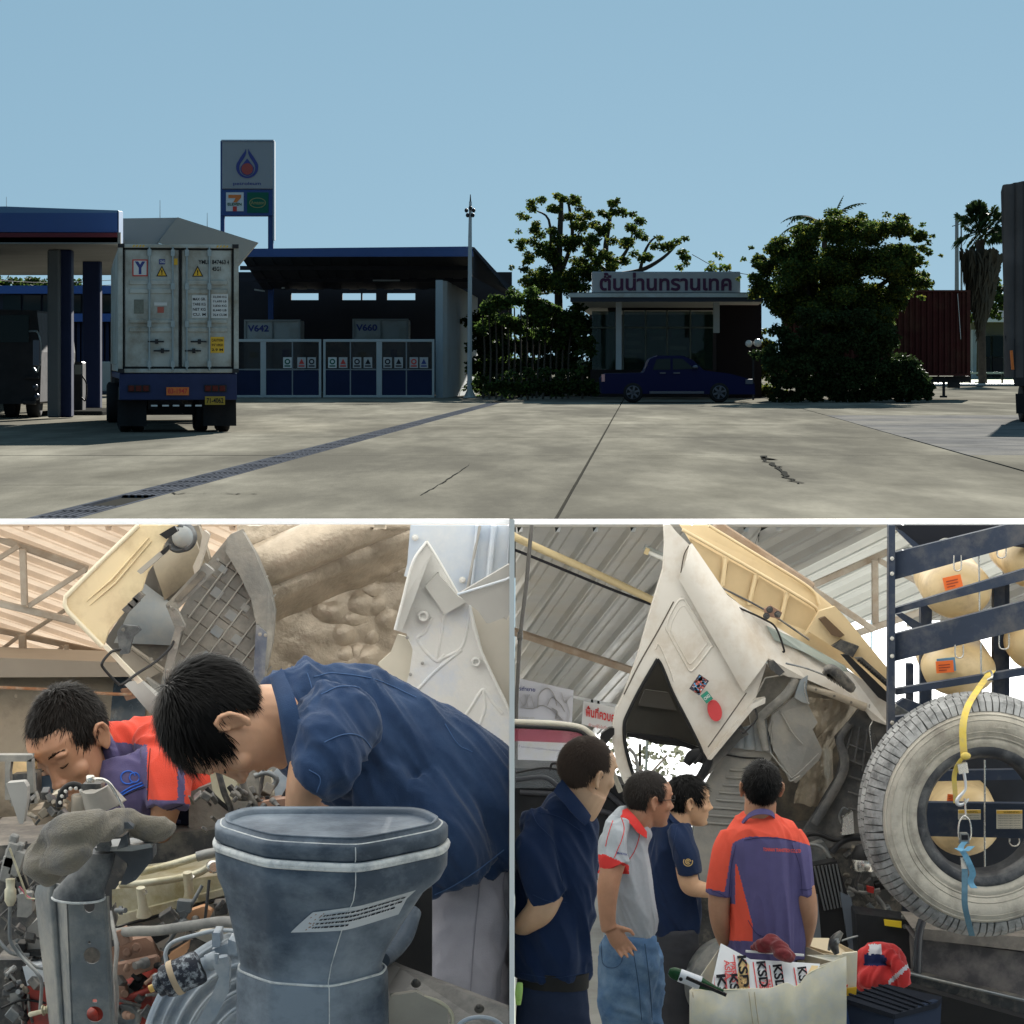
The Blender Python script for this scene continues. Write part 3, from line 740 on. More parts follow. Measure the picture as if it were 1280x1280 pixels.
for x in (791,899):
 c=P(x,503.5-0.40*F/D,D+0.12); mb=MB(); mb.lathe([(0.26,-0.13),(0.36,-0.14),(0.40,-0.08),(0.40,0.1),(0.26,0.12)],c,(0,1,0),24); w_=build('wheel',mb,M['black'],pk)
 mb=MB(); mb.lathe([(0.25,-0.12),(0.27,-0.15),(0.22,-0.12)],c,(0,1,0),24,caps=False)
 for j in range(6):
  a_=j*PI/3+0.3; mb.beam(c+Vector((0,-0.14,0)),c+Vector((math.cos(a_)*0.25,-0.14,math.sin(a_)*0.25)),0.075,0.03,up=(0,1,0))
 mb.ell(c+Vector((0,-0.13,0)),(0.06,0.03,0.06),10,6)
 build('rim',mb,M['alloy'],w_)

# ================================================================ maroon container trailer and the truck at the picture's edge
tr=root('container_trailer',G(1120,497),'maroon shipping container on a trailer half hidden behind the tree','trailer')
D=118.0
mb=MB(); wall_box(mb,985,1210,363,469,D,2.5); ct=build('container',mb,M['maroon'],tr)
mb=MB()
for i in range(30):
 x=990+i*7.3
 q=[(x,D-0.001),(x+1.2,D-0.07),(x+3.6,D-0.07),(x+4.8,D-0.001)]
 a=[P(u,364.5,D) for u,_ in q]; za,zb=P(0,467,D).z,P(0,365,D).z
 mb.prism([(p.x,dd_,za) for p,(_,dd_) in zip(a,q)],(0,0,zb-za))
build('corrugation',mb,M['maroon'],ct)
mb=MB()
for x in (985,1208.5):wall_box(mb,x,x+4.5,362.5,470,D-0.1,0.2)
wall_box(mb,989.5,1208.5,362.5,365,D-0.1,0.2); wall_box(mb,989.5,1208.5,467,470,D-0.1,0.2); build('corner_frame',mb,M['maroon'],ct)
mb=MB(); mb.beam(P(1197,367,D-0.09),P(1201,424,D-0.09),0.05,0.02); build('mark',mb,M['paper'],ct)
mb=MB(); wall_box(mb,985,1212,470.2,478,D+0.2,0.4); wall_box(mb,1186,1200,478,485,D+0.1,0.4); build('chassis_frame',mb,M['steel_dark'],tr)
mb=MB(); wall_box(mb,1178.5,1181.5,478,495,D,0.15); wall_box(mb,1176,1184,494.5,497,D-0.05,0.3); build('landing_leg',mb,M['steel_dark'],tr)
for x in (1152,1118,1020):
 for dy in (0.1,2.0):
  mb=MB(); mb.lathe([(0.3,-0.17),(0.5,-0.17),(0.52,-0.1),(0.52,0.1),(0.5,0.17),(0.3,0.17)],P(x,498-0.52*29.6,D+dy),(0,1,0),20); build('wheel',mb,M['black'],tr)
et=root('tarpaulin_truck',G(1290,520),'tall truck with dusty grey tarpaulin at the picture edge','truck')
D=72.0
def tp(u,v):
 x=1253+75*u+3.2*(1-v)*0+(6*(1-v) **2 if u<0.02 else 0); y=472+(232-472)*v-14*u*v
 p=P(x,y,D); return p+Vector((0,0.10*math.sin(u*40)*(0.4+0.6*v),0))
mb=MB(); mb.grid(tp,40,12,thick=-0.1); mb.prism([P(1251,240,D),P(1253,232,D),P(1330,215,D),P(1330,465,D),P(1262,465,D),P(1255,400,D)],(1.5,7,0)); build('tarpaulin',mb,M['tarp'],et)
mb=MB(); mb.prism([P(1256,420,D-0.1),P(1330,440,D-0.1),P(1330,485,D-0.1),P(1268,482,D-0.1)],(0.6,2.2,0)); build('body_frame',mb,M['steel_dark'],et)
mb=MB(); mb.prism([P(1269.5,492,D-0.2),P(1282,492,D-0.2),P(1282,517,D-0.2),P(1270.5,517,D-0.2)],(0,0.03,0)); build('mudflap',mb,M['black'],et)
mb=MB(); mb.lathe([(0.3,-0.3),(0.5,-0.3),(0.5,0.3),(0.3,0.3)],G(1296,528)+Vector((0,0.6,0.5)),(1,0,0),20); build('wheel',mb,M['black'],et)
mb=MB(); mb.beam(P(1264,438,D-0.3),P(1266,462,D-0.3),0.1,0.06); build('side_marker',mb,M['orange_lamp'],et)

# ================================================================ trees
def leaf(mb,c,size,rng,droop=0.3,m=0):
 a=rng.uniform(0,2*PI); e=rng.uniform(-0.9,0.6)-droop
 d=Vector((math.cos(a)*math.cos(e),math.sin(a)*math.cos(e),math.sin(e)))
 s_=d.orthogonal().normalized(); s_.rotate(Matrix.Rotation(rng.uniform(0,PI),3,d))
 L_=size*rng.uniform(0.6,1.25); w=L_*rng.uniform(0.28,0.42)
 n=d.cross(s_)*L_*0.12
 mb.add([c,c+d*L_*0.5+s_*w+n,c+d*L_,c+d*L_*0.5-s_*w+n],[(0,1,2),(0,2,3)],m)
def clump(mb,c,r,n,size,rng,droop=0.3,ms=(0,)):
 for _ in range(n):
  v=Vector((rng.gauss(0,1),rng.gauss(0,1),rng.gauss(0,1))); v.normalize(); v *=rng.random() **0.45
  leaf(mb,c+Vector((v.x*r[0],v.y*r[1],v.z*r[2])),size,rng,droop,rng.choice(ms))
def mk_tree(name,base,d,label,cat,trunk_specs,clumps,size,n_per,mats,group=None,ry=1.0,droop=0.3,seed=1,filln=1.0):
 """trunk_specs: [(points px,py,depth offset), r0, r1]; clumps: (px, py, r px, weight)"""
 rng=random.Random(seed); t=root(name,base,label,cat,group); k=d/F
 mb=MB()
 for pts,r0,r1 in trunk_specs:
  mb.tube([P(x,y,d+o_) for x,y,o_ in pts],[r0+(r1-r0)*i/(len(pts)-1) for i in range(len(pts))],8,res=len(pts)*3)
 build('trunk',mb,M['bark'],t)
 mb=MB()
 for cx,cy,rr,w in clumps:
  for _ in range(max(1,int(w*3))):
   c=P(cx+rng.gauss(0,rr*0.45),cy+rng.gauss(0,rr*0.35),d+rng.gauss(0,rr*k*ry))
   clump(mb,c,(rr*k*0.55,rr*k*0.7*ry,rr*k*0.42),int(n_per*w/3+1),size,rng,droop,tuple(range(len(mats))))
 build('crown',mb,mats,t)
 return t
LF,LD,LY=M['leaf'],M['leaf_dark'],M['leaf_yellow']
mk_tree('broad_tree',G(700,500),135,'sparse broad leaved tree with bare forked limbs behind the office','tree',
 [([(700,490,0),(699,420,0),(698,350,0),(700,290,0),(702,248,0)],0.26,0.10),([(699,360,0),(690,320,0),(686,275,0),(668,262,0)],0.12,0.03),([(700,345,0),(715,300,1),(712,262,1),(708,248,1)],0.12,0.05),
     ([(770,490,2),(766,420,2),(764,340,2),(757,315,2),(762,275,2),(765,255,2)],0.26,0.06),([(764,345,2),(735,318,2),(722,290,2)],0.13,0.03),([(764,345,2),(800,338,2),(825,325,2),(842,310,2),(848,300,2)],0.14,0.03),([(766,338,2),(785,310,2),(792,285,2)],0.12,0.03),([(800,338,2),(806,315,2),(815,300,2),(826,294,2)],0.09,0.03),([(760,340,2),(740,345,2),(715,335,2),(708,360,2)],0.12,0.06)],
 [(665,255,12,1.2),(650,272,11,.8),(700,246,10,1),(685,262,14,1.2),(720,258,12,1),(672,300,14,1.4),(660,318,12,1.2),(690,325,18,2.5),(720,300,16,2),(740,275,14,1.6),(765,262,12,1.5),(772,252,8,.6),(790,285,13,1.5),(800,268,9,.8),(745,310,16,2),(775,300,14,1.6),(780,325,13,1.3),(822,298,9,.7),(845,315,13,1.3),(850,298,8,.7),(860,318,9,.8),(848,330,9,.7),(705,350,22,3),(680,355,20,3),(660,345,12,1),(640,335,7,.4),(722,345,16,2),(730,330,14,1.5),(755,285,12,1.4),(715,275,13,1.5),(700,300,14,1.6),(808,320,11,1),(800,300,10,.9),(830,312,10,.9),(760,325,14,1.6),(690,285,12,1.2),(735,290,13,1.2),(750,268,10,.8),(715,250,9,.7),(780,270,9,.6),(740,330,16,1.8),(790,318,11,.9),(680,310,14,1.4),(815,310,9,.6),(655,305,11,1),(668,278,10,.8),(645,290,7,.3),(640,300,6,.25)],
 0.15,330,[LF,LD,LF,LY],seed=3)
mk_tree('hedge',G(668,499),131,'tall dark hedge closing the gap behind the bamboo shrubs','hedge',[([(668,496,0),(668,440,0)],0.08,0.04)],
 [(600+i*13,400+j*26+(i*17%9),15,3) for i in range(11) for j in range(4)],0.22,60,[LD,LD,LF],seed=31,ry=0.35)
mk_tree('small_tree',G(900,499),140,'small leafy treetop showing behind the office sign','tree',[([(898,490,0),(899,400,0),(900,330,0)],0.1,0.03)],
 [(898,318,8,.8),(890,328,9,.9),(908,330,9,.9),(900,338,12,1)],0.26,50,[LF,LY],seed=4)
mk_tree('shade_tree',G(1045,500),112,'dense dark round crowned tree in front of the maroon container','tree',
 [([(1038,495,0),(1036,440,0),(1040,380,0),(1060,330,0)],0.5,0.15),([(1010,495,1),(1008,440,1),(1000,390,1),(975,340,1)],0.3,0.1),([(1038,420,0),(1070,380,0),(1110,350,0)],0.25,0.08),([(1036,430,0),(1010,370,0),(990,310,0)],0.25,0.08)],
 [(1010,300,22,5),(1050,288,22,5),(1090,290,22,5),(1125,285,18,4),(1150,295,12,2),(1158,312,9,1.2),(975,315,18,4),(955,330,16,3),(942,345,11,1.6),(960,360,18,4),(1000,340,28,8),(1050,335,30,9),(1100,330,30,9),(1138,325,18,4),(1140,350,16,3),(985,380,24,6),(1030,380,30,9),(1080,375,30,9),(1120,365,18,4),(940,368,8,.8),(1012,405,20,3),(1060,410,24,5),(1100,400,20,4),(1155,375,7,.6),(1162,300,8,.5),(1166,296,5,.3),(1160,330,7,.4),(936,330,8,.5),(930,322,5,.3),(926,352,6,.3),(938,312,6,.3),(1172,318,5,.25),(1150,280,7,.4),(1000,278,8,.5),(1055,272,8,.5),(945,318,8,.6),(1110,270,9,.6),(1135,272,8,.5),(990,285,9,.7),(965,300,10,1),(1030,278,12,1.6),(1075,276,12,1.6)],
 0.13,230,[LD,LF,LF,LY],ry=1.0,seed=5,droop=0.1)
mk_tree('shade_tree',G(1085,500),109,'low dark shrubs massed below the round crowned tree','shrub',[([(1080,498,0),(1080,450,0)],0.1,0.05)],
 [(970+i*14,493,9,2) for i in range(14)]+[(975+i*15,478+(i*37%11)-6,15,3) for i in range(13)]+[(960+i*16,450+(i*53%13),17,3) for i in range(12)]+[(985+i*16,422+(i*29%11),17,3) for i in range(9)]+[(1010+i*16,398,15,2) for i in range(6)],0.17,90,[LD,LD],seed=6,ry=0.5)
mk_tree('bamboo_clump',G(650,500),118,'clump of thin stemmed bamboo shrubs between mast and office','shrub',
 [([(605+i*7.5+random.uniform(-2,2),498,random.uniform(-1,1)),(606+i*7.5,440,0),(602+i*8.2,385,0)],0.05,0.03) for i in range(15)],
 [(612,385,14,2),(632,378,14,2.4),(655,372,18,3),(680,385,20,4),(705,395,18,4),(725,405,14,3),(610,405,12,1.5),(640,400,18,3),(668,415,16,2.2),(700,425,16,2.4),(730,430,12,2),(620,372,10,1)] ,0.19,110,[LD,LF,LF],seed=7,ry=0.5)
mk_tree('hedge',G(665,502),113,'dark clipped hedge at the foot of the bamboo shrubs','hedge',[([(660,500,0),(660,480,0)],0.05,0.03)],
 [(606+i*11,482+(i*29%9)-4,10,1.8) for i in range(14)]+[(640+i*12,466,11,1.2) for i in range(8)] ,0.18,60,[LD,LD,LF],seed=8,ry=0.4)
mk_tree('shrub',G(728,502),121,'variegated bush with pale leaves beside the pickup tail','shrub',[([(728,499,0),(728,440,0)],0.06,0.03)],
 [(725,440,10,1),(730,455,10,1),(722,425,9,1),(735,430,8,.8)],0.2,45,[LF,mat('pale variegated leaf',(0.20,0.26,0.16),0.5)],seed=9,ry=0.4)
mk_tree('shrub',G(948,502),128,'yellow green shrub under the office roof corner','shrub',[([(945,498,0),(945,440,0)],0.06,0.03)],
 [(940,405,10,1.2),(955,412,10,1.2),(945,420,12,1.4),(960,430,14,2),(950,455,16,3),(965,470,16,3),(955,488,14,3),(972,490,12,2),(962,440,14,2)],0.2,50,[LF,LY,LD],seed=10,ry=0.4)
mk_tree('far_tree',G(60,482),190,'bushy dark trees behind the blue banded shop','tree',[([(60,480,0),(60,380,0)],0.3,0.2),([(20,480,0),(20,380,0)],0.3,0.2)],
 [(-10+i*12,352+(i*31%9),12,2) for i in range(9)]+[(70,360,12,2),(96,352,6,.8),(101,350,5,.6)],0.35,45,[LD,LF],seed=11)
mk_tree('far_tree',G(1225,478),215,'hazy green trees behind the pale house','tree',[([(1225,470,0),(1225,400,0)],0.3,0.2)],
 [(1218,380,10,2),(1235,378,14,2.4),(1250,370,14,2.4),(1214,395,8,1.2),(1262,375,14,2),(1245,352,9,1),(1240,390,12,2),(1172,366,10,.5)],0.4,45,[LF,LD],seed=12)
# ---- palms
def frond(mb,c,ang,elev,L_,rng,m=0,curl=1.2,leaf_l=0.5,n=14):
 d=Vector((math.cos(ang),math.sin(ang),0)); p=Vector(c); e=elev; pts=[p.copy()]
 for i in range(n):
  e -=curl/n; p=p+(d*math.cos(e)+Vector((0,0,math.sin(e))))*L_/n; pts.append(p.copy())
 mb.tube(pts,[0.03*(1-i/(n+1))+0.006 for i in range(n+1)],4,m)
 side=d.cross(Vector((0,0,1)))
 for i in range(2,n+1):
  t=(pts[i]-pts[i-1]).normalized(); l=leaf_l*math.sin(PI*(0.15+0.8*i/n))
  for sg_ in (-1,1):
   q=(t*0.55+side*sg_*0.75+Vector((0,0,-0.45-rng.random()*0.3))).normalized()*l
   w=t*0.07; mb.add([pts[i]-w,pts[i]+w,pts[i]+q],[(0,1,2)],m)
rng=random.Random(21)
pt=root('palm_tree',G(1030,499),'feathery palm rising behind the round crowned tree','palm tree')
mb=MB(); mb.tube([P(1030,490,122),P(1029,380,122),P(1031,290,122)],[0.2,0.16,0.12],8); build('trunk',mb,M['bark'],pt)
for k in range(15):
 mb=MB(); frond(mb,P(1031+rng.uniform(-3,3),288,122),k*2.4,rng.uniform(0.35,1.25),rng.uniform(1.6,2.4),rng,curl=rng.uniform(1.2,2.0),leaf_l=0.4); build('frond',mb,LD,pt)
mb=MB(); frond(mb,P(1040,288,122),0.3,1.5,1.6,rng,curl=0.5,leaf_l=0.25); build('frond',mb,LD,pt)
pt=root('palm_tree',G(1148,499),'palm fronds poking out beside the maroon container','palm tree')
mb=MB(); mb.tube([P(1130,490,124),P(1140,400,124)],[0.16,0.12],8); build('trunk',mb,M['bark'],pt)
for k in range(9):
 mb=MB(); frond(mb,P(1140,358,124),k*2.4+0.2,rng.uniform(0.0,0.9),1.5,rng,curl=1.6,leaf_l=0.4); build('frond',mb,LF,pt)
fp=root('fan_palm',G(1226,482),'tall fan palm with a thick skirt of dead leaves','palm tree')
D=190.0; k_=D/F
mb=MB(); mb.tube([P(1228,482,D),P(1227,400,D),P(1225,300,D)],[0.28,0.25,0.3],10); build('trunk',mb,M['bark'],fp)
mb=MB()
for i in range(1500):
 t=rng.random() **0.9; a=rng.uniform(0,2*PI); y=308+t*92; rr=(27*(1-t) **0.8+5)*rng.uniform(0.3,1)
 c=P(1225+rr*math.cos(a)*0.95,y,D+rr*math.sin(a)*k_); w=0.26
 mb.add([c,c+Vector((rng.uniform(-.3,.3)-math.cos(a)*0.3,0.1,-rng.uniform(0.8,1.7))),c+Vector((w,w,-0.2))],[(0,1,2)])
build('dead_leaf_skirt',mb,mat('dead palm leaf',(0.06,0.055,0.04),0.9),fp)
for i in range(80):
 a=rng.uniform(0,2*PI); e=rng.uniform(-0.5,1.45); c=P(1225,296,D)+Vector((0,0,0.3)); L_=rng.uniform(1.0,1.7)
 d=Vector((math.cos(a)*math.cos(e),math.sin(a)*math.cos(e),math.sin(e))); tip=c+d*L_; mb=MB()
 mb.tube([c,tip],0.025,4); s_=d.orthogonal().normalized()
 for j in range(13):
  q=-1.25+2.5*j/12; v=(d*math.cos(q)+s_*math.sin(q)).normalized(); v.rotate(Matrix.Rotation(0.15*j,3,d)) if False else None
  l=rng.uniform(0.75,1.0)*(1-0.25*abs(q)); nn=d.cross(s_)*rng.uniform(-.1,.1)
  mb.add([tip-s_.cross(d)*0.03,tip+v*l*0.6+v.cross(d)*0.05+nn+s_*0.13,tip+v*l+Vector((0,0,-0.25*l)),tip+v*l*0.6-s_*0.13+nn],[(0,1,2,3)])
 build('fan_leaf',mb,LD,fp)
up=root('utility_pole',G(1199,481),'slim utility pole with a small lamp beside the fan palm','utility pole')
mb=MB(); mb.tube([P(1196,482,205),P(1196,272,205)],[0.2,0.13],8); mb.tube([P(1202.5,482,205),P(1201.5,276,205)],[0.1,0.06],8); build('pole',mb,mat('grey concrete pole',(0.22,0.24,0.26),0.8),up)
mb=MB(); mb.ell(P(1196.5,270,205),(0.15,0.15,0.14)); build('lamp',mb,M['steel_dark'],up)
mb=MB(); mb.beam(P(1190,283,205),P(1203,279,205),0.06,0.06); build('cross_arm',mb,M['steel_dark'],up)
for y0,y1,pos in ((348,352,'topmost'),(355,358,'middle'),(362,366,'lowest')):
 mb=MB(); mb.tube([P(-40,y0,170),P(60,y1+1.5,175),P(160,y1-3,180)],0.02,4,res=10); tag(build('power_line',mb,M['steel_dark']),pos+' of three thin power cables strung behind the canopy columns','power line','power cables behind the canopy')
mb=MB(); mb.tube([P(865,318,150),P(900,336,150),P(945,345,150)],0.018,4,res=8); tag(build('power_line',mb,M['steel_dark']),'thin cable sagging between the trees above the office','power line')

# ================================================================ the two workshop bays in front of the yard: white frame, partition, translucent roofs, floors
M['white_frame']=mat('translucent white trim',(0.93,0.93,0.93),0.4,trans=0.5)  # translucent so sunlight from behind makes the added edges glow white
M['white_board']=mat('white partition board',(0.82,0.82,0.80),0.6,var=0.03,scale=2)
M['roof_diffuser']=mat('added sun-diffusing roof sheet',(0.90,0.89,0.86),0.5,trans=0.9,var=0.05,scale=2)
M['roof_warm']=mat('warm translucent sheet',(0.66,0.54,0.42),0.5,trans=0.34,var=0.10,scale=1.5,dirt=(0.42,0.33,0.25),dirt_amt=0.25,dscale=1.2)
M['roof_zinc']=mat('zinc roof sheet',(0.30,0.295,0.275),0.4,0.2,trans=0.10,var=0.14,scale=1.5,dirt=(0.28,0.25,0.2),dirt_amt=0.25,dscale=1.5)
M['roof_clear']=mat('clear roof sheet',(0.50,0.51,0.48),0.5,trans=0.2,var=0.1,scale=2)
M['truss']=mat('painted truss steel',(0.42,0.37,0.31),0.55,var=0.15,scale=3,dirt=(0.24,0.17,0.11),dirt_amt=0.3,dscale=4)
M['apron']=mat('pale concrete floor',(0.42,0.41,0.38),0.85,var=0.15,scale=1.2,dirt=(0.25,0.23,0.2),dirt_amt=0.3,dscale=0.8)
def sight(x,d,dy=0.0):  # the added flat roofs follow the line of sight, so only their edge shows
 return Vector((x,d,CZ-(652.2-HY)/F*d+dy))
# added front edge trims and partition
mb=MB(); mb.prism([(-9,4.4,CZ-(649-HY)/F*4.4),(-0.0042,4.4,CZ-(649-HY)/F*4.4),(-0.0042,4.4,CZ-(655.5-HY)/F*4.4),(-9,4.4,CZ-(655.5-HY)/F*4.4)],(0,0.012,0))
tag(build('added_edge_trim',mb,M['white_frame']),'added thin white roof edge, glowing from the sun behind, over the workshop bay with the intake duct','roof edge','added white roof edges of the workshop bays')
mb=MB(); mb.prism([(0.0042,10.4,CZ-(649-HY)/F*10.4),(9,10.4,CZ-(649-HY)/F*10.4),(9,10.4,CZ-(655.5-HY)/F*10.4),(0.0042,10.4,CZ-(655.5-HY)/F*10.4)],(0,0.012,0))
tag(build('added_edge_trim',mb,M['white_frame']),'added thin white roof edge, glowing from the sun behind, over the workshop bay with the spare tyre','roof edge','added white roof edges of the workshop bays')
mb=MB(); mb.prism([(-0.004,4.395,CZ-(649-HY)/F*4.395),(-0.004,21,CZ-(653-HY)/F*21),(-0.004,21,-2.6),(-0.004,4.395,-2.6)],(0.008,0,0))
tag(build('partition',mb,M['white_board']),'white partition board standing between the two workshop bays','partition')
def roof(name,label,flat_m,x0,x1,d0,d1):
 r=root(name,sight((x0+x1)/2,(d0+d1)/2),label,'roof')
 w=0.9; x=x0; k=0
 while x<x1-0.01:
  xe=min(x+w,x1)
  mb=MB(); mb.add([sight(x+0.004,d0),sight(xe,d0),sight(xe,d1),sight(x+0.004,d1)],[(0,1,2,3)]); build('roof_sheet',mb,flat_m,r)  # added sheet seen edge-on, blocking and spreading the sun over the bay
  x=xe
 return r
XLIM=(-1e9,-0.0056)
ra=roof('bay_roof','roof of translucent sheets and steel trusses, with an added flat front part, over the mechanics at the duct',M['roof_diffuser'],-8.0,-0.006,4.415,7.2)
XLIM=(0.0056,1e9)
rb=roof('bay_roof','roof of corrugated zinc sheets and purlins, with an added flat translucent front, over the tilted white cab',M['roof_diffuser'],0.008,7.0,10.42,15.0)
def plane_pt(px,py,A):
 """point of plane A = (d at py0, py0, d at py1, py1, tilt of depth per px in x) under a pixel"""
 z0,y0,z1,y1,kx=A
 n0=CZ-(y0-HY)/F*z0; n1=CZ-(y1-HY)/F*z1  # heights of the plane at the two depths
 g=(n1-n0)/(z1-z0)  # z = n0 + g (d - z0) + kx * x
 s_=-(py-HY)/F; t_=(px-HX)/F
 d=(n0-g*z0-CZ)/(s_-g-kx*t_)
 return Vector((t_*d,d,CZ+s_*d))
AL=(7.21,653.5,9.6,838,0.0)
AR=(15.0,653.5,21.0,905,0.0)
def rect_sheets(r,A,d0,d1,x0,x1,dirv,wid,m,rib,per,alt=None,clipx=None):
 """corrugated sheets of a sloping roof, ribs along dirv (x, depth), cut to the rectangle x0..x1, d0..d1"""
 z0,y0,z1,y1,kx=A; n0=CZ-(y0-HY)/F*z0; n1=CZ-(y1-HY)/F*z1; g=(n1-n0)/(z1-z0)
 dv=Vector((dirv[0],dirv[1],0)).normalized(); pv=Vector((dv.y,-dv.x,0))
 corners=[Vector((x,d,0)) for x in (x0,x1) for d in (d0,d1)]
 lo,hi=min(c.dot(pv) for c in corners),max(c.dot(pv) for c in corners)
 bands=((0.0,0.36,0,0),(0.36,0.38,0,.25),(0.38,0.42,.25,.25),(0.42,0.44,.25,0),(0.44,0.80,0,0),(0.80,0.83,0,1),(0.83,0.95,1,1),(0.95,0.98,1,0),(0.98,1.0,0,0))
 i=0; s0=lo
 while s0<hi:
  mb=MB()
  for j in range(per):
   for ua,ub,ha,hb in bands:
    sa,sb=s0+(j+ua)*wid/per,s0+(j+ub)*wid/per
    seg=[]
    for s_ in (sa,sb):
     ts=[]
     for lim,comp in ((x0,0),(x1,0),(d0,1),(d1,1)):
      if abs(dv[comp])>1e-6:
       t=(lim-pv[comp]*s_)/dv[comp]; p=pv*s_+dv*t
       if x0-1e-4 <=p.x <=x1+1e-4 and d0-1e-4 <=p.y <=d1+1e-4:ts.append(t)
     seg.append((min(ts),max(ts)) if len(ts)>1 else None)
    if None in seg:continue
    q=[]
    for s_,t,h in ((sa,seg[0][0],ha),(sa,seg[0][1],ha),(sb,seg[1][1],hb),(sb,seg[1][0],hb)):
     p=pv*s_+dv*t; q.append(Vector((p.x,p.y,n0+g*(p.y-z0)+kx*p.x-h*rib-0.004)))
    mb.add(q,[(0,1,2,3)])
  if mb.v:build('roof_sheet',mb,alt(i) if alt else m,r)
  s0 +=wid; i +=1

def rib_dir(A,p,q):
 a,b=plane_pt(*p,A),plane_pt(*q,A); return (b.x-a.x,b.y-a.y)
XLIM=(-1e9,-0.0056)
rect_sheets(ra,AL,7.21,9.75,-3.2,-0.02,rib_dir(AL,(31,655),(129,694)),0.30,M['roof_warm'],0.016,3)
XLIM=(0.0056,1e9)
rect_sheets(rb,AR,15.0,21.4,0.02,1.34,rib_dir(AR,(679,794),(764,676)),0.60,M['roof_zinc'],0.045,3)
rect_sheets(rb,AR,15.0,17.4,1.342,5.0,rib_dir(AR,(999,720),(1110,665)),0.60,M['roof_clear'],0.04,3,alt=lambda i:M['roof_clear'] if i%3 else M['roof_zinc'])
def bar(r,p,q,w,h=None,m=None,name='truss_bar'):
 mb=MB(); mb.beam(P(*p),P(*q),w,h or w,up=(0,1,0)); return build(name,mb,m or M['truss'],r,bevel=w*0.12)
# trusses of the first bay
XLIM=(-1e9,-0.0056)
bar(ra,(-200,655,7.19),(638,655,7.19),0.012,0.010,M['roof_warm'],'roof_batten')
for p,q,w in (((-60,652,7.3),(110,712,7.35),0.020),((-60,740,7.3),(95,777,7.35),0.018),((28.5,686,7.3),(31,757,7.3),0.017),((35,758,7.31),(108,711,7.34),0.014),((-14,706,7.3),(24,682,7.3),0.014),
    ((-60,775,8.6),(160,823,8.7),0.018),((28,793,8.6),(29,824,8.6),0.022),((83,806,8.6),(84,830,8.6),0.014),((60,824,8.62),(79,808,8.62),0.012),((2,812,8.62),(24,795,8.62),0.012),((-10,815,8.62),(140,841,8.62),0.012),((35,792,8.5),(180,700,7.75),0.012)):
 bar(ra,p,q,w)
# purlins of the second bay
XLIM=(0.0056,1e9)
bar(rb,(642,655.5,14.97),(1400,655.5,14.97),0.03,0.03,M['roof_zinc'],'roof_batten')
M['purlin_y']=mat('yellowed conduit',(0.60,0.48,0.27),0.5,var=0.12,scale=4)
M['purlin_r']=mat('rusty purlin',(0.40,0.30,0.22),0.6,var=0.2,scale=4,dirt=(0.26,0.16,0.09),dirt_amt=0.3,dscale=3)
def conduit(r,pts,rad,m,name,label=None):
 mb=MB(); mb.tube([P(*p) for p in pts],rad,8,res=12); return build(name,mb,m,r)
conduit(rb,[(630,664,14.7),(664,681,14.9),(745,717,15.3),(820,752,15.7)],0.022,M['purlin_y'],'conduit')
conduit(rb,[(630,682,14.8),(680,702,15.0),(760,735,15.4),(818,757,15.7)],0.008,M['ink'],'cable')
bar(rb,(630,789,17.0),(790,838,17.9),0.045,0.05,M['purlin_r'],'purlin')
bar(rb,(800,735,17.0),(845,695,16.3),0.03,0.03,M['purlin_y'],'purlin')
bar(rb,(893,655.5,14.9),(1014,735,15.0),0.065,0.06,M['purlin_r'],'purlin')
bar(rb,(1014,735,15.0),(1092,787,15.1),0.035,0.035,M['truss'],'truss_bar')
bar(rb,(1008,735,15.2),(1140,676,15.6),0.035,0.035,M['truss'],'truss_bar')
bar(rb,(1093.5,700,15.3),(1094,780,15.3),0.036,0.036,M['truss'],'truss_bar')
bar(rb,(1098,700,15.3),(1160,735,15.4),0.03,0.03,M['truss'],'truss_bar')
bar(rb,(1070,792,15.2),(1150,765,15.4),0.035,0.035,M['truss'],'truss_bar')
# strip light fixture near the roof (unlit)
t=root('strip_light',P(818,690,15.2),'unlit strip light fixture hanging under the zinc roof beside the cab','light fixture')
mb=MB(); mb.beam(P(805,684,15.2),P(850,705,15.2),0.03,0.05,up=(0,1,0)); build('housing',mb,M['white_old'],t,bevel=0.004)
mb=MB(); mb.tube([P(810,690,15.15),P(846,706,15.15)],0.011,8); build('tube',mb,M['globe'],t)
mb=MB(); mb.beam(P(806,688,15.15),P(811,690,15.15),0.035,0.04,up=(0,1,0)); build('end_cap',mb,M['purlin_y'],t)
t=root('strip_light',P(893,661,14.6),'pale strip light end above the yellow cab roof panels','light fixture')
mb=MB(); mb.beam(P(868,656.5,14.6),P(893,666,14.6),0.03,0.03,up=(0,1,0)); build('housing',mb,M['white_wall'],t,bevel=0.004)
# walls and floors
XLIM=None
M['daylight_sheet']=mat('backlit daylight sheet',(0.93,0.95,0.97),0.5,trans=0.85)  # added sheets, backlit by the sun, standing in for bright outdoors
M['metal_wall']=mat('grey metal wall',(0.34,0.32,0.28),0.6,var=0.15,scale=2)
mb=MB(); mb.bb((-5,9.8,-0.36),(-0.02,9.83,CZ-(838-HY)/F*9.6+0.03)); tag(build('wall',mb,M['metal_wall']),kind='structure')
for xa,xb,mm in ((0.02,0.62,'metal_wall'),(0.625,1.56,'daylight_sheet'),(1.565,1.95,'metal_wall')):
 mb=MB(); mb.bb((xa,21.45,-2.2),(xb,21.46,-0.75)); tag(build('wall',mb,M[mm]),kind='structure')
w=root('wall',(3.2,21.45,-2.2),'added backlit sheets standing in for daylight behind the gas cylinder rack','wall')
w['kind']='structure'; del w['category']; del w['label']
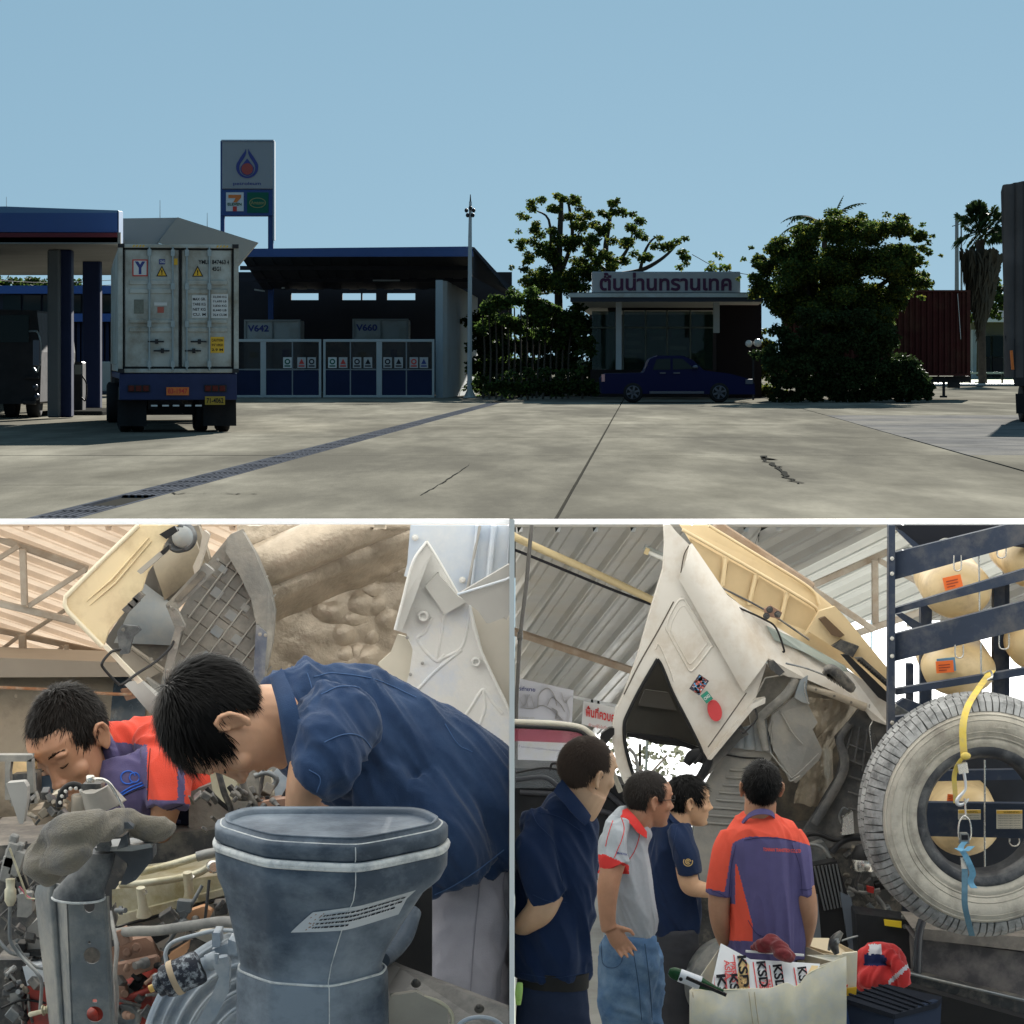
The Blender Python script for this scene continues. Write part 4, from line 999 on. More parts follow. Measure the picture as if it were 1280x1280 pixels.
for i in range(5):
 mb=MB(); mb.bb((1.96+i*0.8,21.45,-2.2),(2.745+i*0.8,21.46,0.02)); build('daylight_panel',mb,M['daylight_sheet'],w)
mb=MB(); mb.bb((-9,0.3,-0.55),(-0.02,9.8,-0.36)); tag(build('floor',mb,M['apron']),kind='structure')
mb=MB(); mb.bb((0.02,2.0,-2.35),(9,21.6,-2.15)); tag(build('floor',mb,M['apron']),kind='structure')

mb=MB(); mb.bb((-60,-120,-2.6),(60,1.98,-2.36)); tag(build('bounce_ground',mb,mat('pale forecourt concrete',(0.38,0.37,0.34),0.9,var=0.1,scale=0.8)),kind='structure')  # added ground behind the camera, throwing sunlight back into the bays

# ================================================================ helpers for cloth, bodies and hair
def organic(name,mb,voxel,mats,parent=None,smooth=4,post=None,paint=None,loc=None):
 """joins the closed shapes of mb into one continuous skin; post(co, no) moves its points, paint(co) chooses a material per face"""
 tmp=bpy.data.objects.new('tmp',mb.mesh('tmp')); COL.objects.link(tmp)
 r=tmp.modifiers.new('r','REMESH'); r.mode='VOXEL'; r.voxel_size=voxel; r.use_smooth_shade=True
 if smooth:
  q=tmp.modifiers.new('s','SMOOTH'); q.factor=0.5; q.iterations=smooth
 dg=bpy.context.evaluated_depsgraph_get()
 me=bpy.data.meshes.new_from_object(tmp.evaluated_get(dg)); me.name=name
 old=tmp.data; bpy.data.objects.remove(tmp); bpy.data.meshes.remove(old)
 n=len(me.vertices); co=np.zeros(n*3); me.vertices.foreach_get('co',co); co=co.reshape(-1,3)
 if post:
  no=np.zeros(n*3); me.vertices.foreach_get('normal',no); co=post(co,no.reshape(-1,3))
 if XLIM:co[:,0]=co[:,0].clip(*XLIM)
 if parent is None:
  off=np.array([(co[:,0].min()+co[:,0].max())/2,(co[:,1].min()+co[:,1].max())/2,co[:,2].min()])
 else:off=np.array(wloc(parent))
 me.vertices.foreach_set('co',(co-off).ravel()); me.materials.clear()
 for m in (mats if isinstance(mats,(list,tuple)) else [mats]):me.materials.append(m)
 nf=len(me.polygons); me.polygons.foreach_set('use_smooth',[True]*nf)
 if paint:
  li=np.zeros(len(me.loops),dtype=np.int32); me.loops.foreach_get('vertex_index',li)
  st=np.zeros(nf,dtype=np.int32); me.polygons.foreach_get('loop_start',st)
  me.polygons.foreach_set('material_index',[int(x) for x in paint((co[li[st]]+co[li[st+2]])/2)])
 me.update()
 o=bpy.data.objects.new(name,me); COL.objects.link(o)
 if parent is not None:o.parent=parent
 else:o.location=off
 return o
def wrinkle(amp,freq,axis=None,seed=0.0,ridged=True):
 """cloth folds: noise stretched along axis (a direction the folds run in), pushed along the normals"""
 ax=Vector(axis).normalized() if axis is not None else None
 def f(co,no):
  out=co.copy()
  for i in range(len(co)):
   p=Vector(co[i])
   q=p-ax*(p.dot(ax)*0.86) if ax else p
   q=q*freq+Vector((seed,seed*1.7,seed*0.3))
   q +=Vector((noise.noise(q*0.6),noise.noise(q*0.6+Vector((5,5,5))),0))*0.7
   a=noise.noise(q); b=noise.noise(q*2.3+Vector((9,1,4)))
   h=((1-abs(a)*2.4)*0.65+(1-abs(b)*2)*0.3-0.45) if ridged else a+0.4*b
   out[i]=co[i]+no[i]*(amp*h)
  return out
 return f
def to_px(co):
 return HX+co[:,0]*F/co[:,1],HY+(CZ-co[:,2])*F/co[:,1]
def limb(mb,pts,ratio=1.0,n=18,res=None,m=0):
 """closed tapering tube through (px, py, d, half width px[, ratio]); ratio is depth over width"""
 q=[(p[0],p[1],p[2],p[3],p[4] if len(p)>4 else ratio) for p in pts]
 q=catmull(q,res or len(q)*5) if len(q)>2 else [np.array(a,float) for a in q]
 c=[P(a[0],a[1],a[2]) for a in q]; rings=[]
 for i,a in enumerate(q):
  t=(c[min(i+1,len(c)-1)]-c[max(i-1,0)]).normalized()
  u=t.cross(Vector((0,1,0)))
  if u.length<0.1:u=t.cross(Vector((0,0.3,1)))
  u.normalize(); w=u.cross(t); r=max(a[3],0.3)*a[2]/F
  rings.append([c[i]+u*(math.cos(s_)*r)+w*(math.sin(s_)*r*a[4]) for s_ in (2*PI*k/n for k in range(n))])
 mb.loft(rings,m)
def basis(up,fwd):
 """head axes: columns right, forward, up"""
 u=Vector(up).normalized(); f=Vector(fwd); f=(f-u*f.dot(u)).normalized(); r=f.cross(u)
 return Matrix((r,f,u)).transposed()
def head_shapes(mb,c,A,s=1.0,chin=1.0):
 """skull, jaw, nose, lips, brow, ears; c is the middle of the head between the ears"""
 c=Vector(c); T=lambda x,y,z:c+A @ (Vector((x,y,z))*s)
 def el(x,y,z,rx,ry,rz,n=16,k=10,rot=None):
  B=A @ (rot or Matrix.Identity(3)); mb.ell(T(x,y,z),(rx*s,ry*s,rz*s),n,k,rot=B)
 el(0,-0.014,0.032,0.073,0.094,0.088,28,20)
 rings=[]
 for z,cy,rx,ry in ((0.085,0.015,0.055,0.062),(0.06,0.020,0.066,0.074),(0.02,0.025,0.068,0.071),(-0.02,0.028,0.065,0.068),(-0.055,0.030,0.058,0.063),(-0.082,0.036,0.047,0.054),(-0.102*chin,0.046,0.032,0.042),(-0.114*chin,0.054,0.018,0.026)):
  ring=[]
  for k in range(28):
   a=2*PI*k/28; x_,y_=math.cos(a),math.sin(a)
   ring.append(T(rx*math.copysign(abs(x_) **0.85,x_),cy+ry*math.copysign(abs(y_) **0.85,y_),z))
  rings.append(ring)
 rings.reverse(); mb.loft(rings)
 mb.loft([[T(math.cos(a)*r,y+math.sin(a)*r*0.9,z) for a in (2*PI*k/12 for k in range(12))] for z,y,r in ((-0.034,0.098,0.010),(-0.024,0.104,0.0125),(-0.008,0.099,0.0105),(0.012,0.091,0.0085),(0.032,0.086,0.008))])
 el(0,0.108,-0.025,0.0125,0.012,0.0105); 
 for sx in (-1,1):
  el(sx*0.0135,0.099,-0.029,0.009,0.0095,0.008)
  el(sx*0.033,0.083,0.039,0.025,0.011,0.0075)
  el(sx*0.043,0.066,-0.018,0.024,0.022,0.022)
  el(sx*0.031,0.0795,0.017,0.0145,0.0115,0.0105)
  # ear
  q=Matrix.Rotation(sx*0.55,3,'Z')
  el(sx*0.077,-0.006,0.002,0.007,0.017,0.029,rot=q)
  mb.tube([T(sx*(0.074+0.015*w),-0.004-y_,z) for y_,z,w in ((-0.012,0.006,.2),(-0.010,0.024,.6),(0.002,0.034,1),(0.015,0.027,1.3),(0.020,0.010,1.3),(0.014,-0.010,1),(0.004,-0.024,.6),(-0.006,-0.028,.3))],[0.004*s,0.0045*s,0.005*s,0.005*s,0.005*s,0.005*s,0.007*s,0.006*s],8)
 el(0,0.0905,-0.056,0.023,0.0105,0.0062); el(0,0.089,-0.0685,0.019,0.0105,0.0068)
 el(0,0.084,-0.098*chin,0.018,0.013,0.013)
def head_post(c,A,s=1.0):
 """presses the eye hollows, mouth line and ear bowls into the finished skin"""
 c=Vector(c)
 push=[((sx*0.015,0.088,0.018),0.009,(0,-1,0),0.006) for sx in (-1,1)]+[((sx*0.034,0.084,0.029),0.008,(0,-1,0),0.003) for sx in (-1,1)]+[((sx*0.030,0.082,0.005),0.009,(0,-1,0),0.003) for sx in (-1,1)]
 push +=[((sx*0.014*k,0.1,-0.0625),0.005,(0,-1,0),0.004) for sx in (-1,1) for k in (0.0,0.55,1.2)]
 push +=[((sx*0.079,-0.003,0.004),0.010,(-sx,0,0),0.006) for sx in (-1,1)]
 def f(co,no):
  co=co.copy()
  for p,r,d,h in push:
   w=np.array(c+A @ (Vector(p)*s)); dv=np.array(A @ Vector(d))
   q=((co-w) **2).sum(1)/(r*s) **2
   m=q<9
   co[m] +=dv*(h*s*np.exp(-q[m]))[:,None]
  return co
 return f
def hair(par,c,A,m,s=1.0,n=4000,length=0.045,line=None,grav=(0,0,-1),gw=0.5,width=0.0022,seed=1,lift=0.006,crown=(0,-0.045,0.11),fringe=0.0,jit=0.25):
 """short hair: a close cap plus n thin tapered locks combed away from the crown"""
 rg=random.Random(seed); c=Vector(c); g=Vector(grav).normalized()
 sc,sr=Vector((0,-0.014,0.032)),Vector((0.0745,0.0955,0.0895))
 line=line or (lambda p: (p.z>0.078-0.25*max(0,abs(p.x)-0.045) if p.y>0.045 else p.z>0.016 if p.y>0.012 and abs(p.x)>0.03 else p.z> (0.038 if abs(p.x)>.045 else-0.005) if p.y>-0.034 else p.z>-0.062))
 cap=MB()
 nu,nv=40,30
 pts={}
 for i in range(nv+1):
  for j in range(nu):
   th,ph=PI*i/nv,2*PI*j/nu
   pts[(i,j)]=Vector((math.sin(th)*math.cos(ph),math.sin(th)*math.sin(ph),math.cos(th)))
 vid={}; V=[]; Fc=[]
 for i in range(nv):
  for j in range(nu):
   q=[(i,j),(i+1,j),(i+1,(j+1)%nu),(i,(j+1)%nu)]
   w=[sc+Vector((pts[k].x*sr.x,pts[k].y*sr.y,pts[k].z*sr.z)) for k in q]
   if all(line(p) for p in w):
    f=[]
    for k,p in zip(q,w):
     if k not in vid:vid[k]=len(V); V.append(c+A @ ((sc+(p-sc)*1.035)*s))
     f.append(vid[k])
    Fc.append(tuple(f))
 cap.add(V,Fc,0,True)
 cr=Vector(crown); done=0; tries=0
 while done<n and tries<n*8:
  tries +=1
  v=Vector((rg.gauss(0,1),rg.gauss(0,1),rg.gauss(0,1))).normalized()
  p=sc+Vector((v.x*sr.x,v.y*sr.y,v.z*sr.z))*1.03
  if not line(p):continue
  nrm=Vector((v.x/sr.x,v.y/sr.y,v.z/sr.z)).normalized()
  t=(p-cr); t=t-nrm*t.dot(nrm)
  t=t.normalized() if t.length>1e-3 else Vector((1,0,0))
  t +=Vector((rg.gauss(0,jit),rg.gauss(0,jit),rg.gauss(0,jit)))
  L_=length*rg.uniform(0.6,1.15)*(1+fringe*max(0,p.y/0.09)); w0=width*rg.uniform(0.6,1.3)
  Pw=c+A @ (p*s); tw=(A @ t).normalized(); nw=A @ nrm
  side=tw.cross(nw).normalized(); cen=c+A @ (sc*s)
  q=Pw.copy(); prev=[]
  K=4
  for k in range(K+1):
   f=k/K; ww=w0*s*(1-f **2*0.95)
   prev.append(q-side*ww); prev.append(q+side*ww)
   d=(tw*(1-gw*f)+g*gw*f+nw*(0.35*(1-f)-0.1)).normalized()
   q=q+d*(L_*s/K)
   # stay outside the skull
   loc=A.transposed() @ (q-cen)/s; e=Vector((loc.x/sr.x,loc.y/sr.y,loc.z/sr.z)).length
   if e<1.05+lift:q=cen+A @ (loc*((1.05+lift)/e))*s
  cap.add(prev,[(2*k,2*k+1,2*k+3,2*k+2) for k in range(K)],0,True)
  done +=1
 o=build('hair',cap,m,par)
 return o
def eyebrows(par,c,A,s,m,seed=2):
 rg=random.Random(seed); mb=MB(); c=Vector(c)
 for sx in (-1,1):
  for k in range(90):
   u=rg.random(); x=sx*(0.014+0.036*u); z=0.042+0.004*math.sin(u*2.6)+rg.gauss(0,0.0016); y=0.0975-0.012*u-0.006*u*u
   p=c+A @ (Vector((x,y,z))*s); d=A @ Vector((sx*0.9,-0.25,0.25+rg.gauss(0,.2))).normalized(); w=A @ Vector((0,0,0.0008*s))
   mb.add([p-w,p+w,p+d*0.008*s],[(0,1,2)])
 build('eyebrow',mb,m,par)
 mb=MB()
 for sx in (-1,1):
  mb.tube([c+A @ (Vector((sx*x,y,z))*s) for x,y,z in ((0.0175,0.087,0.0125),(0.024,0.0915,0.0095),(0.031,0.0925,0.008),(0.038,0.0895,0.0095),(0.0445,0.083,0.0125))],[0.0006*s,0.0013*s,0.0015*s,0.0014*s,0.0006*s],6)
 build('eyelash',mb,m,par)
def hand_shapes(mb,wrist,along,palm_n,s=1.0,curl=0.5,side=1):
 """palm, four unequal bent fingers and a thumb from the side of the palm"""
 a=Vector(along).normalized(); n=Vector(palm_n); n=(n-a*n.dot(a)).normalized(); w=a.cross(n)*side; o=Vector(wrist)
 rings=[]
 for t,hw,hh in ((-0.01,0.024,0.019),(0.02,0.032,0.016),(0.055,0.040,0.014),(0.085,0.039,0.011)):
  rings.append([o+a*t*s+w*math.cos(k)*hw*s+n*math.sin(k)*hh*s for k in (2*PI*j/14 for j in range(14))])
 mb.loft(rings)
 for i,(off,L_,r) in enumerate(((0.030,0.070,0.0085),(0.0105,0.078,0.009),(-0.0095,0.072,0.0085),(-0.028,0.057,0.0075))):
  p=o+(a*0.08+w*off)*s; d=(a+w*off*2.5).normalized(); pts=[p-d*0.02*s]; ang=0.1+0.05*i
  for q,fr in enumerate((0.45,0.32,0.23)):
   pts.append(p.copy()); p=p+(d*math.cos(ang)+n*math.sin(ang))*L_*fr*s; ang +=curl*(0.9 if q else 0.8)
  pts.append(p.copy())
  mb.tube(pts,[r*s,r*s,r*0.95*s,r*0.88*s,r*0.65*s],8)
 p=o+(a*0.02+w*0.03)*s; d=(a*0.75+w*0.65+n*0.2).normalized()
 mb.tube([p-d*0.01*s,p+d*0.03*s,p+d*0.055*s+n*0.005*s,p+d*0.052*s+a*0.026*s+n*0.012*s],[0.013*s,0.0115*s,0.0095*s,0.007*s],8)
def cast(o,px,py,lift=0.0012):
 """where the line of sight through (px, py) meets the mesh o"""
 off=wloc(o); dr=P(px,py,10.0)-Vector((0,0,CZ))
 ok,p,n,_=o.ray_cast(Vector((0,0,CZ))-off,dr.normalized())
 return (p+off+n*lift) if ok else None
def seam_on(par,o,pts,m,r=0.0011,name='seam'):
 """a stitched line lying on the cloth o"""
 q=[p for p in (cast(o,*a) for a in catmull(pts,24)) if p is not None]
 run=[]
 for p in q:
  if run and (p-run[-1]).length>0.06:break
  run.append(p)
 if len(run)<3:return None
 mb=MB(); mb.tube(run,r,5); return build(name,mb,m,par)
def text_on(par,o,s_,px,py,w,h,m,slope=0.0,bold=0.02,name='lettering'):
 v,f,ww,hh=text_mesh(s_,bold); mb=MB(); pts=[]
 for x,y in v:
  p=cast(o,px+x/ww*w,py+x/ww*w*slope-y/hh*h,0.002); pts.append(p if p is not None else P(px,py,12))
 mb.add(pts,f); return build(name,mb,m,par)
def ribbon(par,name,rows,m,thick=0.003):
 """collar or band: rows of points (px, py, d) joined into a sheet"""
 rows=[catmull(r,16) for r in rows]; nv=len(rows)-1
 mb=MB(); mb.grid(lambda u,v:P(*rows[round(v*nv)][round(u*(len(rows[round(v*nv)])-1))]),16,nv,thick=thick)
 return build(name,mb,m,par)
SKIN=mat('skin',(0.56,0.32,0.20),0.5,var=0.08,scale=30,bump=0.05,bscale=200,sss=0.12)
SKIN_T=mat('tanned skin',(0.40,0.205,0.12),0.5,var=0.10,scale=30,bump=0.05,bscale=200,sss=0.10)
LIP=mat('lips',(0.42,0.17,0.13),0.45)
HAIR=mat('black hair',(0.004,0.0038,0.004),0.40,spec=0.10)
HAIR_B=mat('brown black hair',(0.007,0.005,0.004),0.45,spec=0.10)
HAIR_G=mat('cropped brown hair',(0.050,0.034,0.026),0.6,spec=0.1)

# ================================================================ first bay: tilted truck cab, engine, intake duct
M['cream']=mat('cream truck paint',(0.74,0.60,0.37),0.5,var=0.08,scale=5,dirt=(0.50,0.38,0.22),dirt_amt=0.32,dscale=9)
M['under']=mat('dusty grey underbody',(0.20,0.195,0.18),0.75,var=0.4,scale=9,bump=0.25,bscale=60,dirt=(0.38,0.35,0.30),dirt_amt=0.35,dscale=6)
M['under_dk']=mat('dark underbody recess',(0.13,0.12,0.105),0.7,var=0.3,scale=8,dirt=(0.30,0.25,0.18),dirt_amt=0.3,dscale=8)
M['under_blue']=mat('blue grey floor panel',(0.22,0.25,0.27),0.6,var=0.25,scale=6,dirt=(0.34,0.33,0.30),dirt_amt=0.35,dscale=5)
M['tan']=mat('tan heat shield foil',(0.52,0.435,0.335),0.33,0.3,var=0.25,scale=7,bump=0.35,bscale=70,dirt=(0.30,0.25,0.19),dirt_amt=0.35,dscale=5)
M['fender']=mat('dusty pale fender plastic',(0.66,0.65,0.62),0.65,var=0.07,scale=6,bump=0.15,bscale=40,dirt=(0.52,0.57,0.66),dirt_amt=0.2,dscale=8)
M['fender_dk']=mat('grey fender liner',(0.33,0.32,0.30),0.6,var=0.15,scale=6)
M['blue_sheet']=mat('dusty blue grey sheet',(0.46,0.52,0.60),0.5,var=0.15,scale=6,dirt=(0.62,0.63,0.63),dirt_amt=0.4,dscale=5)
M['duct']=mat('dusty blue black duct plastic',(0.068,0.090,0.122),0.42,var=0.5,scale=4,bump=0.1,bscale=80,dirt=(0.24,0.285,0.335),dirt_amt=0.46,dscale=3.2,detail=10,stretch=(1,1,1.6))
M['dust_white']=mat('white dust line',(0.66,0.67,0.66),0.8,var=0.15,scale=20,dirt=(0.25,0.29,0.33),dirt_amt=0.25,dscale=25)
M['iron']=mat('worn grey steel',(0.15,0.165,0.175),0.42,0.4,var=0.45,scale=8,bump=0.1,bscale=90,dirt=(0.34,0.33,0.30),dirt_amt=0.35,dscale=7)
M['iron_dk']=mat('oily dark steel',(0.055,0.056,0.058),0.45,0.3,var=0.35,scale=12,dirt=(0.22,0.20,0.17),dirt_amt=0.28,dscale=14)
M['rubber']=mat('dusty black rubber',(0.075,0.082,0.092),0.6,var=0.3,scale=10,dirt=(0.26,0.27,0.27),dirt_amt=0.35,dscale=9)
M['brass']=mat('khaki cast aluminium',(0.52,0.49,0.37),0.4,0.35,var=0.16,scale=9,bump=0.2,bscale=60,dirt=(0.32,0.26,0.12),dirt_amt=0.33,dscale=10)
M['rust']=mat('rusty bracket',(0.33,0.20,0.14),0.75,var=0.25,scale=10,dirt=(0.18,0.10,0.07),dirt_amt=0.35,dscale=10)
M['orange_rust']=mat('orange primer',(0.60,0.33,0.18),0.7,var=0.2,scale=10)
M['red_iron']=mat('red engine paint',(0.36,0.035,0.022),0.5,var=0.25,scale=10,dirt=(0.10,0.03,0.025),dirt_amt=0.3,dscale=12)
M['hose']=mat('grey rubber hose',(0.19,0.19,0.185),0.65,var=0.2,scale=12,dirt=(0.32,0.31,0.28),dirt_amt=0.3,dscale=12)
M['shroud']=mat('dusty blue shroud',(0.26,0.32,0.39),0.55,var=0.2,scale=9,dirt=(0.50,0.53,0.55),dirt_amt=0.35,dscale=8)
M['speckle']=mat('speckled filter paint',(0.035,0.04,0.055),0.5,dirt=(0.62,0.68,0.74),dirt_amt=0.22,dscale=75)
M['chrome']=mat('worn bright steel',(0.62,0.60,0.56),0.25,0.9,var=0.1,scale=20)
M['blackp']=mat('black plastic tube',(0.02,0.02,0.021),0.35)
M['tank']=mat('dirty tank plate',(0.40,0.35,0.28),0.6,var=0.22,scale=4,bump=0.3,bscale=20,dirt=(0.18,0.16,0.135),dirt_amt=0.3,dscale=5)
M['tank_blue']=mat('glossy blue steel',(0.08,0.12,0.17),0.25,0.3,var=0.3,scale=8,dirt=(0.28,0.28,0.26),dirt_amt=0.25,dscale=8)
M['paper_tag']=mat('silver label',(0.50,0.53,0.56),0.4,var=0.08,scale=10)

def slab(par,name,pts,thick,m,bevel=0.0,mb=None,seg=2):
 """plate through the given points (px, py, d), thick metres deep away from the camera"""
 b_=mb or MB(); b_.prism([P(*p) for p in pts],(0,thick,0))
 return build(name,b_,m,par,bevel=bevel,seg=seg) if mb is None else None
def pipe(par,name,pts,rpx,m,n=10,res=None,mb=None):
 r=rpx if hasattr(rpx,'__len__') else [rpx]*len(pts)
 b_=mb or MB(); b_.tube([P(*p) for p in pts],[q*p[2]/F for q,p in zip(r,pts)],n,res=res or len(pts)*5)
 return build(name,b_,m,par) if mb is None else None
def hexbolt(par,px,py,d,rpx,m=None,axis=(0,-1,0),name='bolt'):
 r=rpx*d/F; mb=MB(); mb.lathe([(r*1.35,0),(r*1.35,r*0.25)],P(px,py,d),axis,14); mb.lathe([(r,r*0.25),(r,r*0.9),(r*0.8,r)],P(px,py,d),axis,6,smooth=False)
 return build(name,mb,m or M['iron'],par,bevel=r*0.08)
def fbm(p,o=4):
 return noise.fractal(Vector(p),0.9,2.0,o)

XLIM=(-1e9,-0.0056)
# ---- tank behind the men
tk_=root('storage_tank',P(80,960,8.4),'dirty grey storage tank with a rusty pipe behind the mechanic in red','tank')
def tnk(u,v):
 a=-0.3+2.2*v; c=P(0,955,8.9)
 return Vector((-1.9+1.55*u,c.y-0.62*math.sin(a*0.9+0.15),c.z+0.36-0.62*math.cos(a*0.9+0.15)+0.32))
mb=MB(); a,b=P(-60,848,8.2),P(182,845,8.2); mb.tube([(a.x,8.65,P(0,955,8.2).z),(b.x,8.65,P(0,955,8.2).z)],0.262,40); build('shell',mb,M['tank'],tk_)
mb=MB(); mb.prism([P(-60,820,8.3),P(152,828,8.3),P(170,846,8.3),P(-60,847,8.3)],(0,0.3,0)); build('top_plate',mb,mat('dusty roof plate',(0.36,0.33,0.29),0.7,var=0.12,scale=3),tk_,bevel=0.01)
mb=MB(); mb.tube([P(125,853,8.05),P(125,950,8.05)],0.001,4); a=P(124,0,8.15); b=P(168,0,8.15); mb=MB(); mb.tube([(a.x,8.62,P(0,955,8.2).z),(b.x,8.62,P(0,955,8.2).z)],0.268,40); build('blue_band',mb,M['tank_blue'],tk_)
pipe(tk_,'pipe',[(-60,857,8.1),(60,862,8.1),(130,867,8.1),(165,868,8.1)],2.0,mat('rusty pipe',(0.35,0.17,0.09),0.8,var=0.3,scale=20,dirt=(0.5,0.45,0.38),dirt_amt=0.3,dscale=15))
pipe(tk_,'weld_seam',[(108,868,8.30),(118,890,8.30),(113,915,8.32),(116,945,8.35)],1.6,M['tank'])
for x,y in ((20,870),(64,866),(92,872)):hexbolt(tk_,x,y,8.33,1.6,M['tank'])
slab(tk_,'bracket',[(150,862,8.1),(168,860,8.1),(172,872,8.1),(158,876,8.1)],0.03,M['rust'],0.004)
# leaves with sunlight put into their pale colour, between tank and cab
sh_=root('shrub',P(185,960,9.5),'leaves coloured pale for sunlight, glimpsed between the tank and the tilted cab','shrub')
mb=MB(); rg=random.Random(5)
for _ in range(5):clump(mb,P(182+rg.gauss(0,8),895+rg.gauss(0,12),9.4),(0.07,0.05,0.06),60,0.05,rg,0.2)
build('leaf',mb,mat('leaf coloured for sunlight',(0.55,0.52,0.30),0.6,var=0.3,scale=12,trans=0.4),sh_)['kind']='stuff'
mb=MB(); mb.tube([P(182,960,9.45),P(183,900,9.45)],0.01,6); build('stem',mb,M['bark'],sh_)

# ---- the truck
TA=root('tilted_truck',P(320,1500,5.6),'truck with its cream cab tilted up over the engine, intake duct in front','truck')
# cab: cream side skin
d=6.35
skin=[(173,656.5),(80.5,747),(81,756),(84,763),(128,809),(131,803),(136,788),(158,762),(177,738),(184,716),(200,693),(205,680),(216,664),(222,656.5)]
slab(TA,'cab_side',[(x,y,d) for x,y in skin],0.02,M['cream'],0.006)
cabs=TA.children[-1]
mb=MB(); mb.tube([P(*p) for p in ((173,656.5,d),(125,703,d),(82,746,d),(81,756,d),(85,764,d),(128,808,d))],0.006,6); build('skin_edge',mb,mat('pale skin edge',(0.72,0.64,0.47),0.4),cabs)
for off in (0,4.5):
 mb=MB(); mb.tube([P(108+off,752+off,d-0.001),P(140+off,724+off,d-0.001),P(186+off*.6,672+off,d-0.001)],[0.001,0.006,0.004],6,flat=0.5); build('crease',mb,M['cream'],cabs)
# far edge strip of the door (pale lip under the handle)
slab(TA,'sill_lip',[(128,808,6.3),(133,806,6.3),(178,852,6.3),(172,855,6.3)],0.015,mat('pale lip',(0.70,0.63,0.5),0.5),0.003)
# recess behind the skin
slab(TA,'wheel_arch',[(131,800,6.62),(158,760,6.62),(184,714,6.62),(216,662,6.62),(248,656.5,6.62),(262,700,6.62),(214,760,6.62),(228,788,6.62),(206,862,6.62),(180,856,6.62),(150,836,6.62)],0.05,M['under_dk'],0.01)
def patch(par,name,q,fn,nu,nv,m,thick=0.02):
 """curved sheet over the pixel quad q (four (px, py, d) corners) pushed fn(u, v) metres towards the camera"""
 q=[np.array(p,float) for p in q]
 def f(u,v):
  p=(q[0]*(1-u)+q[1]*u)*(1-v)+(q[3]*(1-u)+q[2]*u)*v
  return P(p[0],p[1],p[2]-fn(u,v))
 mb=MB(); mb.grid(f,nu,nv,thick=thick)
 return build(name,mb,m,par)
patch(TA,'arch_liner',[(180,730,6.615),(215,760,6.615),(224,802,6.615),(144,800,6.615)],lambda u,v:0.012*math.sin(v*3.1),14,10,M['under_blue'])
patch(TA,'arch_liner',[(194,704,6.61),(244,668,6.61),(256,704,6.61),(204,746,6.61)],lambda u,v:0.012*math.sin(v*3.1),10,10,mat('cream inner panel',(0.33,0.28,0.20),0.5,var=0.25,scale=8,dirt=(0.18,0.15,0.11),dirt_amt=0.4,dscale=8))
slab(TA,'bracket_plate',[(146,790,6.5),(152,781,6.5),(172,783,6.5),(176,788,6.5),(166,797,6.5),(161,817,6.5),(150,818,6.5)],0.02,M['rubber'],0.005)
slab(TA,'step_panel',[(160,806,6.55),(205,838,6.55),(190,846,6.55),(172,858,6.55),(147,832,6.55)],0.03,mat('brown grey step',(0.30,0.26,0.21),0.7,var=0.2,scale=8),0.006)
for q in (((165,812),(205,842)),((152,830),(178,850))):
 pipe(TA,'seam',[(q[0][0],q[0][1],6.54),(q[1][0],q[1][1],6.54)],1.4,M['under_dk'])
# floor panel with its moulded grid
fl=[(216,802),(222,770),(262,700),(288,668),(302,662),(322,696),(338,736),(344,765),(341,800),(331,850),(330,905),(222,905),(204,868),(206,836)]
slab(TA,'floor_panel',[(x,y,6.75) for x,y in fl],0.04,M['under'],0.012)
flo=TA.children[-1]
RIBM=mat('dusty pale rib',(0.36,0.345,0.31),0.75,var=0.2,scale=15)
for x,y,L_ in ((236,772,92),(228,806,140),(222,838,168),(222,870,188),(234,890,184),(252,896,150),(270,898,120),(289,900,84),(305,902,50)):
 pipe(flo,'floor_rib',[(x,y,6.748),(x+L_*0.60,y-L_*0.80,6.748)],1.25,RIBM,n=6)
for x,y,L_ in ((272,700,36),(262,716,56),(252,732,72),(243,750,86),(234,768,98),(230,792,104),(224,816,108),(222,840,100),(222,864,84)):
 pipe(flo,'floor_groove',[(x,y,6.75),(x+L_*0.82,y+L_*0.57,6.75)],0.8,M['under_dk'],n=5)
for x,y,w in ((262,742,15),(280,770,14),(262,790,15),(288,800,13),(250,822,14),(276,836,15),(300,760,11),(298,838,11),(272,712,11)):
 slab(flo,'floor_pad',[(x,y,6.746),(x+w*.75,y+w*.55,6.746),(x+w*1.2,y-w*.1,6.746),(x+w*.48,y-w*.62,6.746)],0.01,M['under_blue'],0.003)
slab(TA,'tunnel_flange',[(302,662,6.72),(318,690,6.72),(336,735,6.72),(344,765,6.72),(341,800,6.72),(331,850,6.7),(330,905,6.7),(312,905,6.7),(316,850,6.72),(322,790,6.72),(314,750,6.72),(300,720,6.72),(282,690,6.72),(284,672,6.72)],0.03,M['under'],0.012)
slab(TA,'side_flange',[(320,780,6.70),(334,792,6.70),(330,850,6.69),(329,898,6.69),(314,898,6.69),(317,850,6.7)],0.02,mat('dark blue grey paint',(0.12,0.14,0.19),0.6,var=0.3,scale=14,dirt=(0.27,0.26,0.24),dirt_amt=0.45,dscale=14),0.006)
